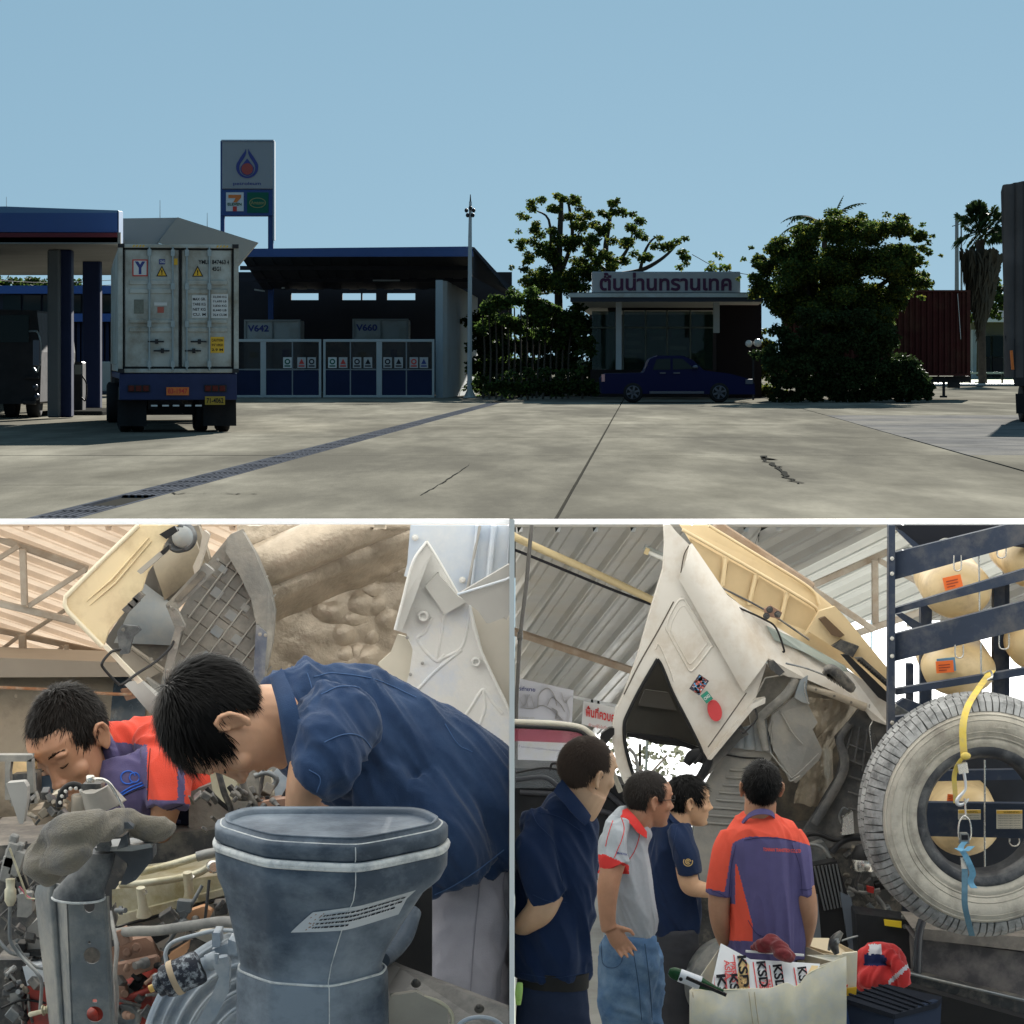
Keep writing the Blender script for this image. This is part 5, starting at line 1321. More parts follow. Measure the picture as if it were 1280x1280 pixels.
# frame channels along the arch edge
for pts,w in ((((262,690,6.55),(249,715,6.5),(240,740,6.5),(210,760,6.5)),0),):
 pass
slab(TA,'channel',[(255,704,6.48),(268,714,6.48),(220,764,6.48),(207,756,6.48)],0.03,M['under'],0.006)
slab(TA,'channel_web',[(252,713,6.475),(258,718,6.475),(224,753,6.475),(218,749,6.475)],0.01,M['under_dk'],0.003)
slab(TA,'channel',[(254,662,6.46),(262,668,6.46),(249,712,6.46),(243,718,6.46),(241,708,6.46),(249,690,6.46)],0.03,mat('pale bracket',(0.42,0.38,0.32),0.6,var=0.2,scale=10),0.006)
slab(TA,'link',[(207,756,6.46),(222,763,6.46),(232,785,6.46),(226,790,6.46),(214,842,6.46),(204,862,6.46),(201,855,6.46),(212,808,6.46),(219,786,6.46)],0.025,M['under'],0.006)
for x,y in ((210,758),(216,761),(228,784),(218,811),(209,838),(208,851),(272,700),(325,793),(332,794),(201,824),(189,824),(154,787)):hexbolt(TA,x,y,6.45,1.8,M['under'])
mb=MB(); mb.lathe([(0.036,0),(0.036,-0.03),(0.029,-0.045),(0.025,-0.03),(0.001,-0.02)],P(228,671,6.5),(0.2,1,0),28); build('grommet',mb,M['rubber'],TA)
mb=MB(); mb.lathe([(0.026,0),(0.02,-0.01),(0.001,-0.012)],P(228,671,6.46),(0.2,1,0),20); build('grommet_core',mb,M['under_blue'],TA)
slab(TA,'latch',[(199,668,6.32),(218,657,6.32),(222,664,6.32),(208,674,6.32)],0.03,M['blackp'],0.005)
slab(TA,'hinge',[(171,714,6.3),(200,689,6.3),(204,694,6.3),(176,718,6.3)],0.03,mat('hinge steel',(0.38,0.35,0.30),0.5,0.4),0.005)
slab(TA,'hinge_slot',[(200,690,6.29),(212,680,6.29),(212,686,6.29),(204,694,6.29)],0.03,M['blackp'],0.003)
for k,(x,y) in enumerate(((158,762),(165,755),(171,748))):
 slab(TA,'lock_block',[(x-6,y,6.3),(x+3,y-8,6.3),(x+9,y-3,6.3),(x,y+6,6.3)],0.03,M['iron_dk'],0.004)
# black grab loop
pipe(TA,'grab_handle',[(150,812,6.35),(139,815,6.28),(128,828,6.25),(130,836,6.25),(147,854,6.25),(154,855,6.25),(170,843,6.3),(196,826,6.4),(214,808,6.45),(220,790,6.48)],1.8,M['blackp'],res=50)
# grey flaps below
patch(TA,'mud_guard',[(160,856,6.4),(180,851,6.4),(236,898,6.4),(210,902,6.4)],lambda u,v:0.03*math.sin(v*3)+0.02*u,8,12,M['fender_dk'])
slab(TA,'mud_guard',[(180,846,6.45),(236,880,6.45),(236,905,6.45),(206,880,6.45)],0.03,M['under'],0.01)
# tan heat shield: sheet with bulges
bl=[(400,761,7,5),(415,765,16,9),(462,737,8,7),(450,755,13,12),(468,757,10,7),(483,774,11,11),(429,792,11,10),(464,795,5,5),(432,817,8,5),(445,814,5,5),(460,820,13,9),(440,772,14,4),(475,712,34,9),(445,722,20,8),(500,705,14,8)]
def shield(u,v):
 x=296+224*u; y=656.5+215*v; h=0
 for bx,by,rx,ry in bl:
  q=((x-bx)/rx) **2+((y-by)/ry) **2
  if q<4:h +=0.013*min(1.3,(rx*ry) **0.5/9)*math.exp(-1.4*q)
 h +=0.012*noise.noise(Vector((x*0.022,y*0.03,3.3)))+0.0025*noise.noise(Vector((x*0.035+y*0.03,y*0.05-x*.03,8.1)))+0.0009*noise.noise(Vector((x*0.14+y*0.10,y*0.05-x*0.03,2.1)))
 ramp=max(0,min(1,(y-(746-(x-330)*0.42))/30))
 return P(x,y,6.98-0.12*(1-ramp)-h+0.10*u)
mb=MB(); mb.grid(shield,112,108,thick=0.02); build('heat_shield',mb,M['tan'],TA)
def roll(u,v):
 a=PI*(0.05+1.1*v); x0,y0,x1,y1=300,718,520,627
 cx,cy=x0+(x1-x0)*u,y0+(y1-y0)*u
 r=24+1.5*noise.noise(Vector((u*4,1,1))); nx,ny=0.38,0.92
 o_=math.cos(a)*r
 return P(cx-nx*o_*1.0,max(656.4,cy-ny*o_),6.86-0.055*math.sin(a)-0.003*noise.noise(Vector((u*12+v*6,v*5,2))))
mb=MB(); mb.grid(roll,60,16,thick=0.01); build('shield_roll',mb,M['tan'],TA)
slab(TA,'tunnel_skin',[(296,656.5,6.92),(352,656.5,6.92),(340,690,6.92),(322,700,6.92)],0.02,mat('brown grey skin',(0.36,0.31,0.25),0.6,var=0.15,scale=8),0.004)
# blue grey sheet and pale fender
slab(TA,'rear_sheet',[(513,656.5,6.62),(700,656.5,6.62),(700,745,6.62),(573,745,6.62),(505,720,6.62),(509,705,6.62)],0.02,M['blue_sheet'],0.004)
for x0,x1,y in ((584,598,735),(601,622,733),(630,640,731)):
 mb=MB(); mb.tube([P((x0+x1)/2+6,657,6.61),P((x0+x1)/2-2,y,6.61)],(x1-x0)*0.5*6.6/F,10,flat=0.4); build('rear_sheet_rib',mb,M['blue_sheet'],TA)
mb=MB(); mb.tube([P(600,657,6.60),P(584,738,6.6)],0.004,6); build('sheet_seam',mb,M['fender_dk'],TA)
for x,y in ((519,672),(578,725)):hexbolt(TA,x,y,6.61,3.2,M['fender'])
fd=[(533.5,676),(516,702),(500,756),(492,787),(508,792),(516,812),(512,840),(506,862),(560,905),(640,1000),(700,1000),(700,900),(640,890),(607,830),(588,757),(586,748),(572,742),(548,700)]
def fnd(x,y):return 6.36
slab(TA,'fender',[(x,y,6.36) for x,y in fd],0.03,M['fender'],0.010)
fe=TA.children[-1]
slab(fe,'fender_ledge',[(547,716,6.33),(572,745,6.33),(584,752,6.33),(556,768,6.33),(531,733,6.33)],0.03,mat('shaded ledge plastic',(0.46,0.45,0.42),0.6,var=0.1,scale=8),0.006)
slab(fe,'fender_flange',[(533.5,676,6.30),(540,690,6.30),(520,735,6.32),(503,787,6.31),(493,787,6.30),(501,756,6.30),(516,702,6.30)],0.05,mat('fender flange plastic',(0.55,0.54,0.51),0.6,var=0.1,scale=8),0.008)
pipe(fe,'flange_lip',[(533.5,677,6.30),(516,703,6.29),(503,752,6.29),(494,787,6.29)],1.8,M['fender'])
pipe(fe,'flange_lip',[(533.5,677,6.30),(548,700,6.3),(572,742,6.3)],1.8,M['fender'])
def bump_panel(x0,y0,x1,y1,x2,y2,x3,y3,d_,h,name='fender_bulge',m=None):
 patch(fe,name,[(x0,y0,d_),(x1,y1,d_),(x2,y2,d_),(x3,y3,d_)],lambda u,v:h*(math.sin(PI*u)*math.sin(PI*v)) **1.4,14,14,m or M['fender'])
for pts in ([(540,772),(531,790),(522,800),(545,826),(556,818)],[(556,768),(550,800),(545,826)],[(586,760),(583,790),(574,812),(545,826)],[(522,862),(545,838),(577,812)],[(575,905),(590,882),(604,862),(616,878),(628,892)],[(604,862),(606,885),(600,905)]):
 pipe(fe,'fender_crease',[(x,y,6.362) for x,y in pts],2.6,M['fender'],n=8)
for x,y,r_ in ((529,770,7),(595,827,6)):
 mb=MB(); c=P(x,y,6.352); mb.lathe([(r_*.0019,0),(r_*.0017,-0.012),(r_*0.0010,-0.012),(r_*.0009,-0.004),(0.0005,-0.004)],c,(0,1,0),20); build('fender_boss',mb,M['fender'],fe)
for x,y in ((509,797),(528,829),(513,843)):hexbolt(fe,x,y,6.355,1.6,M['fender_dk'])
slab(fe,'fender_edge',[(497,793,6.42),(508,796,6.42),(517,812,6.42),(514,840,6.42),(508,862,6.42),(472,830,6.42),(488,816,6.42)],0.02,mat('cream liner',(0.62,0.58,0.48),0.6,var=0.1,scale=8),0.006)
pipe(fe,'fender_crease',[(587,757,6.345),(596,800,6.345),(612,838,6.345),(640,895,6.345)],2.2,M['fender'])
slab(TA,'liner',[(588,757,6.40),(640,770,6.40),(700,770,6.4),(700,900,6.40),(640,886,6.40),(607,828,6.40)],0.02,mat('warm pale liner',(0.58,0.54,0.47),0.6,var=0.1,scale=8),0.004)
slab(TA,'box_bracket',[(572,743,6.22),(700,705,6.22),(700,768,6.22),(633,775,6.22),(630,772,6.22),(612,779,6.22),(608,779,6.22),(598,764,6.22),(586,755,6.22)],0.04,M['fender_dk'],0.005)
pipe(TA,'bracket_lip',[(572,743,6.21),(640,722,6.21),(700,704,6.21)],1.6,M['blue_sheet'])

# ---- engine
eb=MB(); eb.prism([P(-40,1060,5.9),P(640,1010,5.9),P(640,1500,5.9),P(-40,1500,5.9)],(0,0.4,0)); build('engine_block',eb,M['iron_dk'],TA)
d=5.55
vc=[(140,1112),(290,1092),(292,1114),(285,1118),(170,1150),(140,1156)]
slab(TA,'valve_cover',[(x,y,d) for x,y in vc],0.25,M['brass'],0.012)
vco=TA.children[-1]
slab(vco,'cover_rim',[(140,1146,d-0.02),(292,1108,d-0.02),(295,1115,d-0.02),(142,1158,d-0.02)],0.06,M['brass'],0.006)
pipe(vco,'gasket',[(140,1161,d-0.02),(295,1118,d-0.02)],1.2,M['blackp'])
slab(TA,'head_side',[(140,1163,d+0.02),(296,1121,d+0.02),(300,1150,d+0.02),(240,1175,d+0.02),(140,1175,d+0.02)],0.2,mat('grey cast head',(0.30,0.285,0.25),0.6,var=0.2,scale=10),0.01)
pipe(vco,'fuel_pipe',[(150,1106,d-0.03),(180,1104,d-0.04),(240,1094,d-0.04),(262,1083,d-0.04),(268,1082,d-.03)],[4.5,4.8,4.8,4.8,5.4],M['brass'])
pipe(vco,'fuel_pipe',[(176,1090,d+0.03),(210,1082,d+0.02),(248,1071,d+.02),(275,1066,d+.02)],[5,5,5,5.5],M['brass'])
pipe(vco,'pipe_end',[(246,1071,d+0.0),(262,1067,d+0.0),(284,1064,d)],[6.5,6.5,6],M['iron'])
mb=MB(); mb.lathe([(0.010,0),(0.013,0.004),(0.013,0.016),(0.009,0.018)],P(265,1083,d-0.06),(0.3,-0.9,0.1),16); build('banjo_fitting',mb,M['chrome'],vco)
for x,y,r_ in ((180,1130,8),(238,1111,8)):
 mb=MB(); mb.lathe([(r_*1.2*d/F,0),(r_*0.75*d/F,0.02),(r_*0.7*d/F,0.06)],P(x,y+2,d-0.045)+Vector((0,0,-0.02)),(-0.08,-0.25,1),16); build('bolt_boss',mb,M['brass'],vco)
 hexbolt(vco,x-1,y-14,d-0.055,4.6,M['chrome'],axis=(-0.08,-0.3,1))
pipe(TA,'coolant_hose',[(146,1166,5.35),(170,1164,5.3),(200,1163,5.28),(245,1156,5.25),(280,1152,5.2),(303,1156,5.15),(316,1168,5.1),(320,1190,5.1)],[6,6.5,6.5,6.5,6.8,7,7,7],M['hose'],n=14)
slab(TA,'rusty_bracket',[(139,1184,5.4),(160,1176,5.4),(182,1172,5.4),(190,1178,5.4),(200,1204,5.4),(190,1212,5.4),(140,1230,5.4)],0.1,M['rust'],0.01)
slab(TA,'rusty_bracket',[(138,1208,5.35),(196,1196,5.35),(200,1206,5.35),(150,1228,5.35),(138,1226,5.35)],0.03,M['rust'],0.006)
for x,y in ((158.5,1191),(170,1184.5)):hexbolt(TA,x,y,5.36,5.5,M['rust'],axis=(0.15,-1,0.3))
hexbolt(TA,196,1199,5.34,2.6,M['rust'])
slab(TA,'gusset_plate',[(190,1172,5.42),(222,1158,5.42),(232,1164,5.42),(228,1178,5.42),(205,1190,5.42),(199,1188,5.42)],0.03,mat('grey gusset',(0.36,0.33,0.29),0.6,var=0.15,scale=12),0.005)
for x,y in ((195,1175),(201,1172),(201,1186)):hexbolt(TA,x,y,5.41,1.1,M['iron_dk'])
slab(TA,'primer_plate',[(228,1142,5.44),(254,1133,5.44),(266,1140,5.44),(262,1148,5.44),(236,1150,5.44)],0.03,M['orange_rust'],0.005)
slab(TA,'primer_plate',[(210,1194,5.40),(236,1178,5.40),(234,1190,5.40),(215,1206,5.40)],0.03,M['orange_rust'],0.005)
slab(TA,'red_block',[(140,1244,5.42),(190,1232,5.42),(190,1500,5.42),(140,1500,5.42)],0.2,M['red_iron'],0.02)
pipe(TA,'red_rail',[(138,1255,5.36),(165,1246,5.36),(190,1236,5.36)],4.5,M['red_iron'])
mb=MB(); mb.lathe([(0.030,0),(0.030,-0.02),(0.024,-0.022),(0.018,-0.01),(0.001,-0.01)],P(158,1270,5.40),(0,1,0),24); build('core_plug',mb,M['iron'],TA)
# fan shroud: concentric ribs
c0=(330,1335)
sh_m=MB()
for r0,r1,dd in ((62,168,0.0),):
 def ring(u,v):
  a=PI*(0.98-0.60*u); r_=r0+(r1-r0)*v
  stp=0.006*(1 if int(v*12)%2 else 0)
  return P(c0[0]+r_*math.cos(a)*0.93,c0[1]-r_*math.sin(a)*1.05,5.22-0.06*(1-v)-stp)
 mb=MB(); mb.grid(ring,40,36,thick=0.02); build('fan_shroud',mb,M['shroud'],TA)
shr=TA.children[-1]
for r_,w in ((160,2.4),(146,2.2),(128,3),(112,2.2),(98,2.6),(80,2.4)):
 mb=MB(); mb.tube([P(c0[0]+r_*math.cos(a)*0.93,c0[1]-r_*math.sin(a)*1.05,5.205-0.06*(1-(r_-62)/106)) for a in [PI*(0.98-0.60*k/30) for k in range(31)]],w*5.2/F,6); build('shroud_rib',mb,M['shroud'],shr)
pipe(TA,'shroud_hose',[(208,1204,5.15),(207,1190,5.15),(216,1178,5.15),(240,1170,5.12),(275,1163,5.1),(318,1166,5.08)],2.6,M['shroud'])
slab(TA,'pale_cover',[(240,1170,5.26),(300,1148,5.26),(326,1160,5.26),(326,1230,5.26),(300,1215,5.26),(262,1180,5.26)],0.04,mat('dusty pale casting',(0.46,0.42,0.35),0.7,var=0.15,scale=8),0.015)
slab(TA,'clip_bracket',[(265,1166,5.02),(275,1166,5.02),(275,1184,5.02),(265,1184,5.02)],0.06,M['shroud'],0.004)
slab(TA,'clip_bracket',[(285,1174,5.0),(296,1178,5.0),(296,1195,5.0),(285,1192,5.0)],0.06,M['shroud'],0.004)
slab(TA,'clip_bracket',[(262,1188,5.03),(303,1172,5.03),(304,1190,5.03),(290,1200,5.03),(275,1196,5.03)],0.03,M['shroud'],0.006)
# filter with the speckled casing
fc=P(226,1219,5.0); fa=(P(252,1208,5.0)-P(201,1231,5.0)).normalized(); k=5.0/F
mb=MB(); mb.lathe([(9*k,-25*k),(19*k,-23*k),(21*k,-18*k),(21.5*k,22*k),(20*k,27*k),(8*k,29*k)],fc,fa,32); fil=build('fuel_filter',mb,M['speckle'],TA)
mb=MB(); mb.lathe([(22.2*k,-11*k),(22.6*k,-10*k),(22.6*k,-4*k),(22.2*k,-3*k)],fc,fa,32,caps=False); build('filter_band',mb,mat('tan strap',(0.56,0.43,0.29),0.6,var=0.15,scale=20),fil)
mb=MB(); mb.lathe([(12*k,-33*k),(15*k,-32*k),(15*k,-24*k)],fc,fa,20); mb.lathe([(8*k,-36*k),(9*k,-31*k)],fc,fa,12); build('filter_cap',mb,M['speckle'],fil)
mb=MB(); mb.lathe([(4.6*k,-43*k),(5*k,-42*k),(5*k,-35*k)],fc,fa,8); build('drain_cap',mb,mat('yellow cap',(0.85,0.55,0.16),0.45),fil)
mb=MB(); mb.lathe([(9*k,31*k),(9*k,36*k),(11*k,37*k),(11*k,50*k),(9*k,51*k)],fc,fa,16); build('filter_outlet',mb,M['shroud'],fil)
slab(fil,'filter_bracket',[(263,1200,4.98),(284,1196,4.98),(287,1206,4.98),(286,1240,4.98),(268,1275,4.98),(240,1290,4.98),(262,1250,4.98),(273,1222,4.98)],0.03,M['shroud'],0.006)
mb=MB(); mb.tube([P(271,1205,4.96),P(271,1192,4.96)],3*k,10); build('stud',mb,M['shroud'],fil)
# upright channel
d=4.86
col_f=[(86,1112),(130,1118),(134,1190),(139,1300),(94,1300),(90,1200)]
def frange(a,b,n):return [a+(b-a)*i/n for i in range(n+1)]
mb=MB(); holes=[(115.5,1193.5,10.5,10.5),(119,1267,10.5,10),(112.5,1177,2,2),(119,1250,3,2.6),(112,1131,7,9)]
nx,ny=30,96
vs,idx=[],{}
for j in range(ny+1):
 v=j/ny; y=1113+187*v; xl=86+8*v; xr=130+9*v
 for i in range(nx+1):vs.append([xl+(xr-xl)*i/nx,y+5*i/nx*(1-v)])
fs=[]
def inh(x,y):
 for hx,hy,rx,ry in holes:
  if ((x-hx)/rx) **2+((y-hy)/ry) **2<1:return (hx,hy,rx,ry)
for p in vs:  # pull the rim vertices onto the ellipse
 for hx,hy,rx,ry in holes:
  q=math.hypot((p[0]-hx)/rx,(p[1]-hy)/ry)
  if 0.72<q<1.22:p[0]=hx+(p[0]-hx)/q; p[1]=hy+(p[1]-hy)/q
for j in range(ny):
 for i in range(nx):
  q=(j*(nx+1)+i,j*(nx+1)+i+1,(j+1)*(nx+1)+i+1,(j+1)*(nx+1)+i)
  cx=sum(vs[k_][0] for k_ in q)/4; cy=sum(vs[k_][1] for k_ in q)/4
  if inh(cx,cy):continue
  fs.append(q)
mb.add([P(x,y,d) for x,y in vs],fs,smooth=False)
chn=build('upright_channel',mb,M['iron'],TA)
sl_=chn.modifiers.new('thickness','SOLIDIFY'); sl_.thickness=0.006; sl_.offset=-1
mb=MB()
def lf(u,v):
 y=1108+192*v; xl=46+22*v+(4 if v<.03 else 0); xr=86+8*v
 return P(xl+(xr-xl)*u,y-4*math.sin(u*3.1)*(1-v),4.99-0.13*u **0.8+(0.02 if 0.55<u<0.85 else 0))
mb.grid(lf,12,20,thick=0.006); build('channel_flange',mb,M['iron'],chn)
mb=MB(); mb.grid(lambda u,v:P(130+9*v+3*u,1120+180*v,d+0.10*u),3,10,thick=0.005); build('channel_flange',mb,M['iron'],chn)
mb=MB(); mb.tube([P(86.5+8*q,1113+187*q,d-0.001) for q in frange(0,1,12)],0.0035,6); mb.tube([P(130+9*q,1118+182*q,d-0.001) for q in frange(0,1,12)],0.003,6); build('rounded_edge',mb,M['iron'],chn)
slab(TA,'red_cover',[(100,1255,5.0),(135,1250,5.0),(137,1300,5.0),(102,1300,5.0)],0.05,M['red_iron'],0.01)
mb=MB(); mb.lathe([(0.016,0),(0.016,-0.05),(0.012,-0.055)],P(113,1270,4.99),(0.3,1,0),20); build('red_plug',mb,M['red_iron'],TA)
# rubber neck, clevis and flange on top of the channel
mb=MB()
rings=[]
for t,cx,cy,rx,ry in ((0,98,1122,33,7),(0.1,99,1114,32,8),(0.5,112,1094,26,8),(0.8,121,1076,22,7),(1,124,1062,22,6)):
 rings.append([P(cx+rx*math.cos(a),cy+ry*math.sin(a),4.83-0.035*math.sin(a)) for a in [2*PI*k_/28 for k_ in range(28)]])
mb.loft(rings); nk=build('rubber_neck',mb,M['rubber'],TA)
mb=MB(); mb.tube([P(98+33*math.cos(a),1122+7*math.sin(a),4.83-0.04*math.sin(a)) for a in frange(0,PI,20)],0.0022,6); build('dust_edge',mb,M['dust_white'],nk)
slab(nk,'flange',[(116,1061,4.80),(186,1056,4.80),(191,1060,4.80),(191,1074,4.80),(170,1100,4.80),(158,1106,4.80),(150,1106,4.80),(160,1080,4.80),(140,1064,4.80)],0.05,M['rubber'],0.006)
slab(nk,'flange_top',[(118,1060,4.77),(188,1055,4.77),(191,1059,4.77),(165,1064,4.77),(120,1064,4.77)],0.08,M['iron'],0.003)
for q in ((121,1044,133,1040,138,1065,121,1063),(146,1062,152,1046,158,1043,160,1058)):
 slab(nk,'clevis',[(q[0],q[1],4.76),(q[2],q[3],4.76),(q[4],q[5],4.76),(q[6],q[7],4.76)],0.03,M['rubber'],0.004)
slab(nk,'clevis_cap',[(121,1042,4.74),(140,1028,4.74),(160,1028,4.74),(168,1036,4.74),(150,1036,4.74),(132,1040,4.74)],0.05,M['rubber'],0.006)
hexbolt(nk,145,1031,4.73,2.4,M['blackp'])
# pump behind the cloth
k=5.35/F
mb=MB(); mb.lathe([(14*k,0),(14*k,20*k),(12.5*k,22*k)],P(103,1015,5.35),(0,0,1),24); pu=build('pump_body',mb,mat('brown grey casting',(0.22,0.19,0.15),0.4,0.4,var=0.25,scale=12),TA)
patch(pu,'pump_housing',[(112,986,5.36),(128,988,5.36),(148,1008,5.38),(116,1012,5.36)],lambda u,v:0.05*math.sin(PI*u) **.5,8,8,mat('grey casting',(0.30,0.28,0.25),0.55,var=0.2,scale=12))
for q in (((118,998),(146,1008)),((117,1008),(136,992)),((116,990),(126,990))):pipe(pu,'cast_rib',[(q[0][0],q[0][1],5.32),(q[1][0],q[1][1],5.33)],1.4,M['iron'])
slab(pu,'pump_neck',[(101,980,5.33),(126,980,5.33),(126,992,5.33),(101,992,5.33)],0.06,M['iron_dk'],0.006)
mb=MB(); mb.tube([P(92+18*math.cos(a),1005-24*math.sin(a),5.36) for a in frange(0.9,3.3,14)],4.5*k,10); build('pump_elbow',mb,M['blackp'],pu)
for i in range(6):
 a=1.0+i*0.4; hexbolt(pu,92+17*math.cos(a),1006-21*math.sin(a),5.33,1.8,M['chrome'])
pipe(TA,'steel_pipe',[(112,976,5.33),(120,974,5.3),(130,975,5.3),(138,981,5.3),(146,994,5.3),(154,1010,5.3),(162,1026,5.32)],[2.6,2.4,2.2,2.2,2.2,2.2,2.2],M['chrome'])
mb=MB(); mb.lathe([(0.008,0),(0.009,0.003),(0.009,0.012),(0.006,0.014)],P(113,978,5.31),(0,0,1),6); build('pipe_nut',mb,M['chrome'],TA)
# bracket frame at the far left, with the window hole
d=5.55
slab(TA,'frame_bar',[(-30,944,d),(40,944,d),(39,952,d),(-30,952,d)],0.03,M['under'],0.006)
slab(TA,'frame_bar',[(33,952,d),(40,948,d),(43,1004,d),(32,1004,d),(35,990,d)],0.03,M['under'],0.006)
slab(TA,'frame_bar',[(6,952,d),(14,952,d),(12,966,d),(14,1000,d),(6,1000,d)],0.03,M['under'],0.006)
slab(TA,'frame_bar',[(14,1000,d),(44,990,d),(48,1004,d),(14,1008,d)],0.03,M['under'],0.006)
slab(TA,'orange_part',[(12,955,5.75),(22,950,5.75),(42,952,5.75),(43,966,5.75),(12,968,5.75)],0.04,mat('orange stained casting',(0.72,0.50,0.26),0.6,var=0.4,scale=25),0.015)
slab(TA,'dark_casting',[(12,968,5.72),(46,966,5.72),(46,1004,5.72),(12,1004,5.72)],0.06,M['iron_dk'],0.01)
slab(TA,'grey_plate',[(7,979,5.3),(30,977,5.3),(34,984,5.3),(34,1000,5.3),(29,1030,5.3),(24,1030,5.3),(14,1000,5.3)],0.03,M['fender_dk'],0.006)
slab(TA,'blue_tank',[(51,970,5.8),(78,968,5.8),(80,990,5.8),(52,992,5.8)],0.1,M['tank_blue'],0.01)
slab(TA,'tray',[(34,1014,5.5),(62,1010,5.5),(76,1014,5.5),(72,1028,5.5),(44,1032,5.5)],0.1,mat('brown tray',(0.33,0.26,0.19),0.7,var=0.2,scale=10),0.01)
slab(TA,'tray_post',[(58,996,5.52),(72,992,5.52),(76,1012,5.52),(60,1012,5.52)],0.08,mat('beige casting',(0.42,0.37,0.29),0.7,var=0.2,scale=10),0.01)
# left hand clutter: connectors, pipes, blocks
for x,y,a in ((15,1068,0.3),(22,1078,0.35),(10,1085,0.2)):
 mb=MB(); c=P(x,y,5.25); mb.box(c,(0.022,0.03,0.05),(0,a,0)); mb.box(c+Vector((0.004,0,0.03)),(0.016,0.022,0.016),(0,a,0)); build('connector',mb,M['hose'],TA,bevel=0.003)
 mb=MB(); mb.tube([c+Vector((0.006,0,-0.025)),c+Vector((0.016,0,-0.05))],0.006,8); build('wire_boot',mb,M['blackp'],TA)
pipe(TA,'wire',[(24,1108,5.2),(34,1120,5.2),(42,1125,5.2)],1.1,mat('pink wire',(0.5,0.12,0.16),0.5))
pipe(TA,'wire',[(12,1060,5.2),(30,1110,5.2),(34,1122,5.2),(46,1124,5.2)],1.4,M['brass'])
mb=MB(); mb.lathe([(0.006,-0.03),(0.011,-0.02),(0.011,0.0),(0.008,0.004),(0.009,0.02)],P(13,1112,5.2),(0,0,1),12); build('pipe_fitting',mb,M['brass'],TA)
pipe(TA,'brake_pipe',[(13,1122,5.2),(12,1160,5.2),(14,1178,5.2),(26,1195,5.2),(46,1216,5.18),(52,1230,5.18),(50,1265,5.18)],2.4,M['iron'])
pipe(TA,'brake_pipe',[(20,1180,5.22),(30,1196,5.22),(44,1208,5.22),(62,1212,5.22)],2.0,M['iron'])
slab(TA,'reservoir',[(34,1160,5.45),(50,1146,5.45),(62,1150,5.45),(64,1196,5.45),(30,1196,5.45)],0.1,M['fender_dk'],0.02)
slab(TA,'reservoir_seam',[(30,1190,5.43),(64,1188,5.43),(64,1194,5.43),(30,1196,5.43)],0.05,M['blackp'],0.004)
slab(TA,'grey_plate',[(22,1118,5.35),(40,1116,5.35),(40,1142,5.35),(34,1147,5.35),(21,1146,5.35)],0.04,M['hose'],0.006)
slab(TA,'junction_box',[(-10,1200,5.5),(34,1200,5.5),(32,1290,5.5),(-10,1290,5.5)],0.2,M['iron_dk'],0.01)
slab(TA,'pale_housing',[(28,1208,5.4),(62,1205,5.4),(62,1226,5.4),(34,1232,5.4)],0.06,M['blue_sheet'],0.01)
slab(TA,'red_housing',[(34,1233,5.4),(63,1226,5.4),(63,1300,5.4),(34,1300,5.4)],0.06,M['red_iron'],0.01)
pipe(TA,'adjuster_rod',[(38,1268,5.1),(62,1262,5.0),(84,1256,4.95)],[3.2,2.6,2.6],M['brass'])
for x,y,r_ in ((54,1263,5),(60,1262,4.4),(83,1256.5,4.2)):hexbolt(TA,x,y,5.0,r_,M['brass'],axis=(0.95,-0.2,0.2))
for x,y in ((12,1248),(22,1250),(24,1240),(14,1225),(8,1212),(26,1272),(12,1268),(25,1176),(22,1176)):hexbolt(TA,x,y,5.46,2.4,M['iron'])
slab(TA,'relay',[(12,1242,5.4),(26,1240,5.4),(27,1256,5.4),(13,1258,5.4)],0.05,M['hose'],0.004)
pipe(TA,'brake_hose',[(10,1215,5.42),(24,1235,5.42),(28,1260,5.42),(28,1285,5.42)],1.8,M['hose'])
pipe(TA,'split_loom',[(138,1140,5.2),(142,1162,5.15),(146,1185,5.1),(144,1215,5.08),(146,1245,5.08),(144,1285,5.08)],[2.4,2.6,3,2.6,3,3],M['hose'])
slab(TA,'lever',[(137,1138,5.25),(143,1130,5.25),(146,1150,5.25),(143,1160,5.25),(139,1152,5.25)],0.02,M['iron_dk'],0.004)
mb=MB(); mb.tube([P(145,1138,5.24),P(157,1138,5.22)],0.005,8); mb.lathe([(0.009,0),(0.009,0.006)],P(149,1138,5.24),(1,-.1,0),6); build('stud',mb,M['iron'],TA)
# engine bits between the men
rg=random.Random(31)
def clutter(x0,x1,y0,y1,d_,n_,ms,big=1.0,rods=1.0):
 for _ in range(n_):
  mb=MB(); c=P(rg.uniform(x0,x1),rg.uniform(y0,y1),d_+rg.uniform(-.04,.04)); t=rg.random()*rods
  if t<0.45:mb.box(c,(rg.uniform(.010,.030)*big,.03,rg.uniform(.008,.03)*big),(rg.uniform(-.5,.5),rg.uniform(-.9,.9),0))
  elif t<0.75:r_=rg.uniform(.004,.011)*big; mb.lathe([(r_,0),(r_,.012),(r_*.7,.013),(r_*.7,.03)],c,(rg.uniform(-1,1),-1,rg.uniform(-1,1)),10)
  else:
   a=rg.uniform(0,PI); L_=rg.uniform(.03,.08)*big; v=Vector((math.cos(a),0,math.sin(a)))*L_; mb.tube([c-v,c+Vector((0,-.012,rg.uniform(-.02,.02))),c+v],rg.uniform(.0025,.006)*big,7,res=8)
  build('engine_fitting',mb,M[rg.choice(ms)],TA,bevel=0.0015)
clutter(6,46,1050,1275,5.42,46,['iron_dk','iron_dk','iron_dk','iron','blackp','under_dk'],0.8)
clutter(142,200,1160,1275,5.36,26,['iron_dk','rust','hose','blackp','iron_dk'])
clutter(240,352,985,1040,5.72,44,['iron_dk','iron_dk','blackp','iron_dk','under_dk'],0.75,0.78)
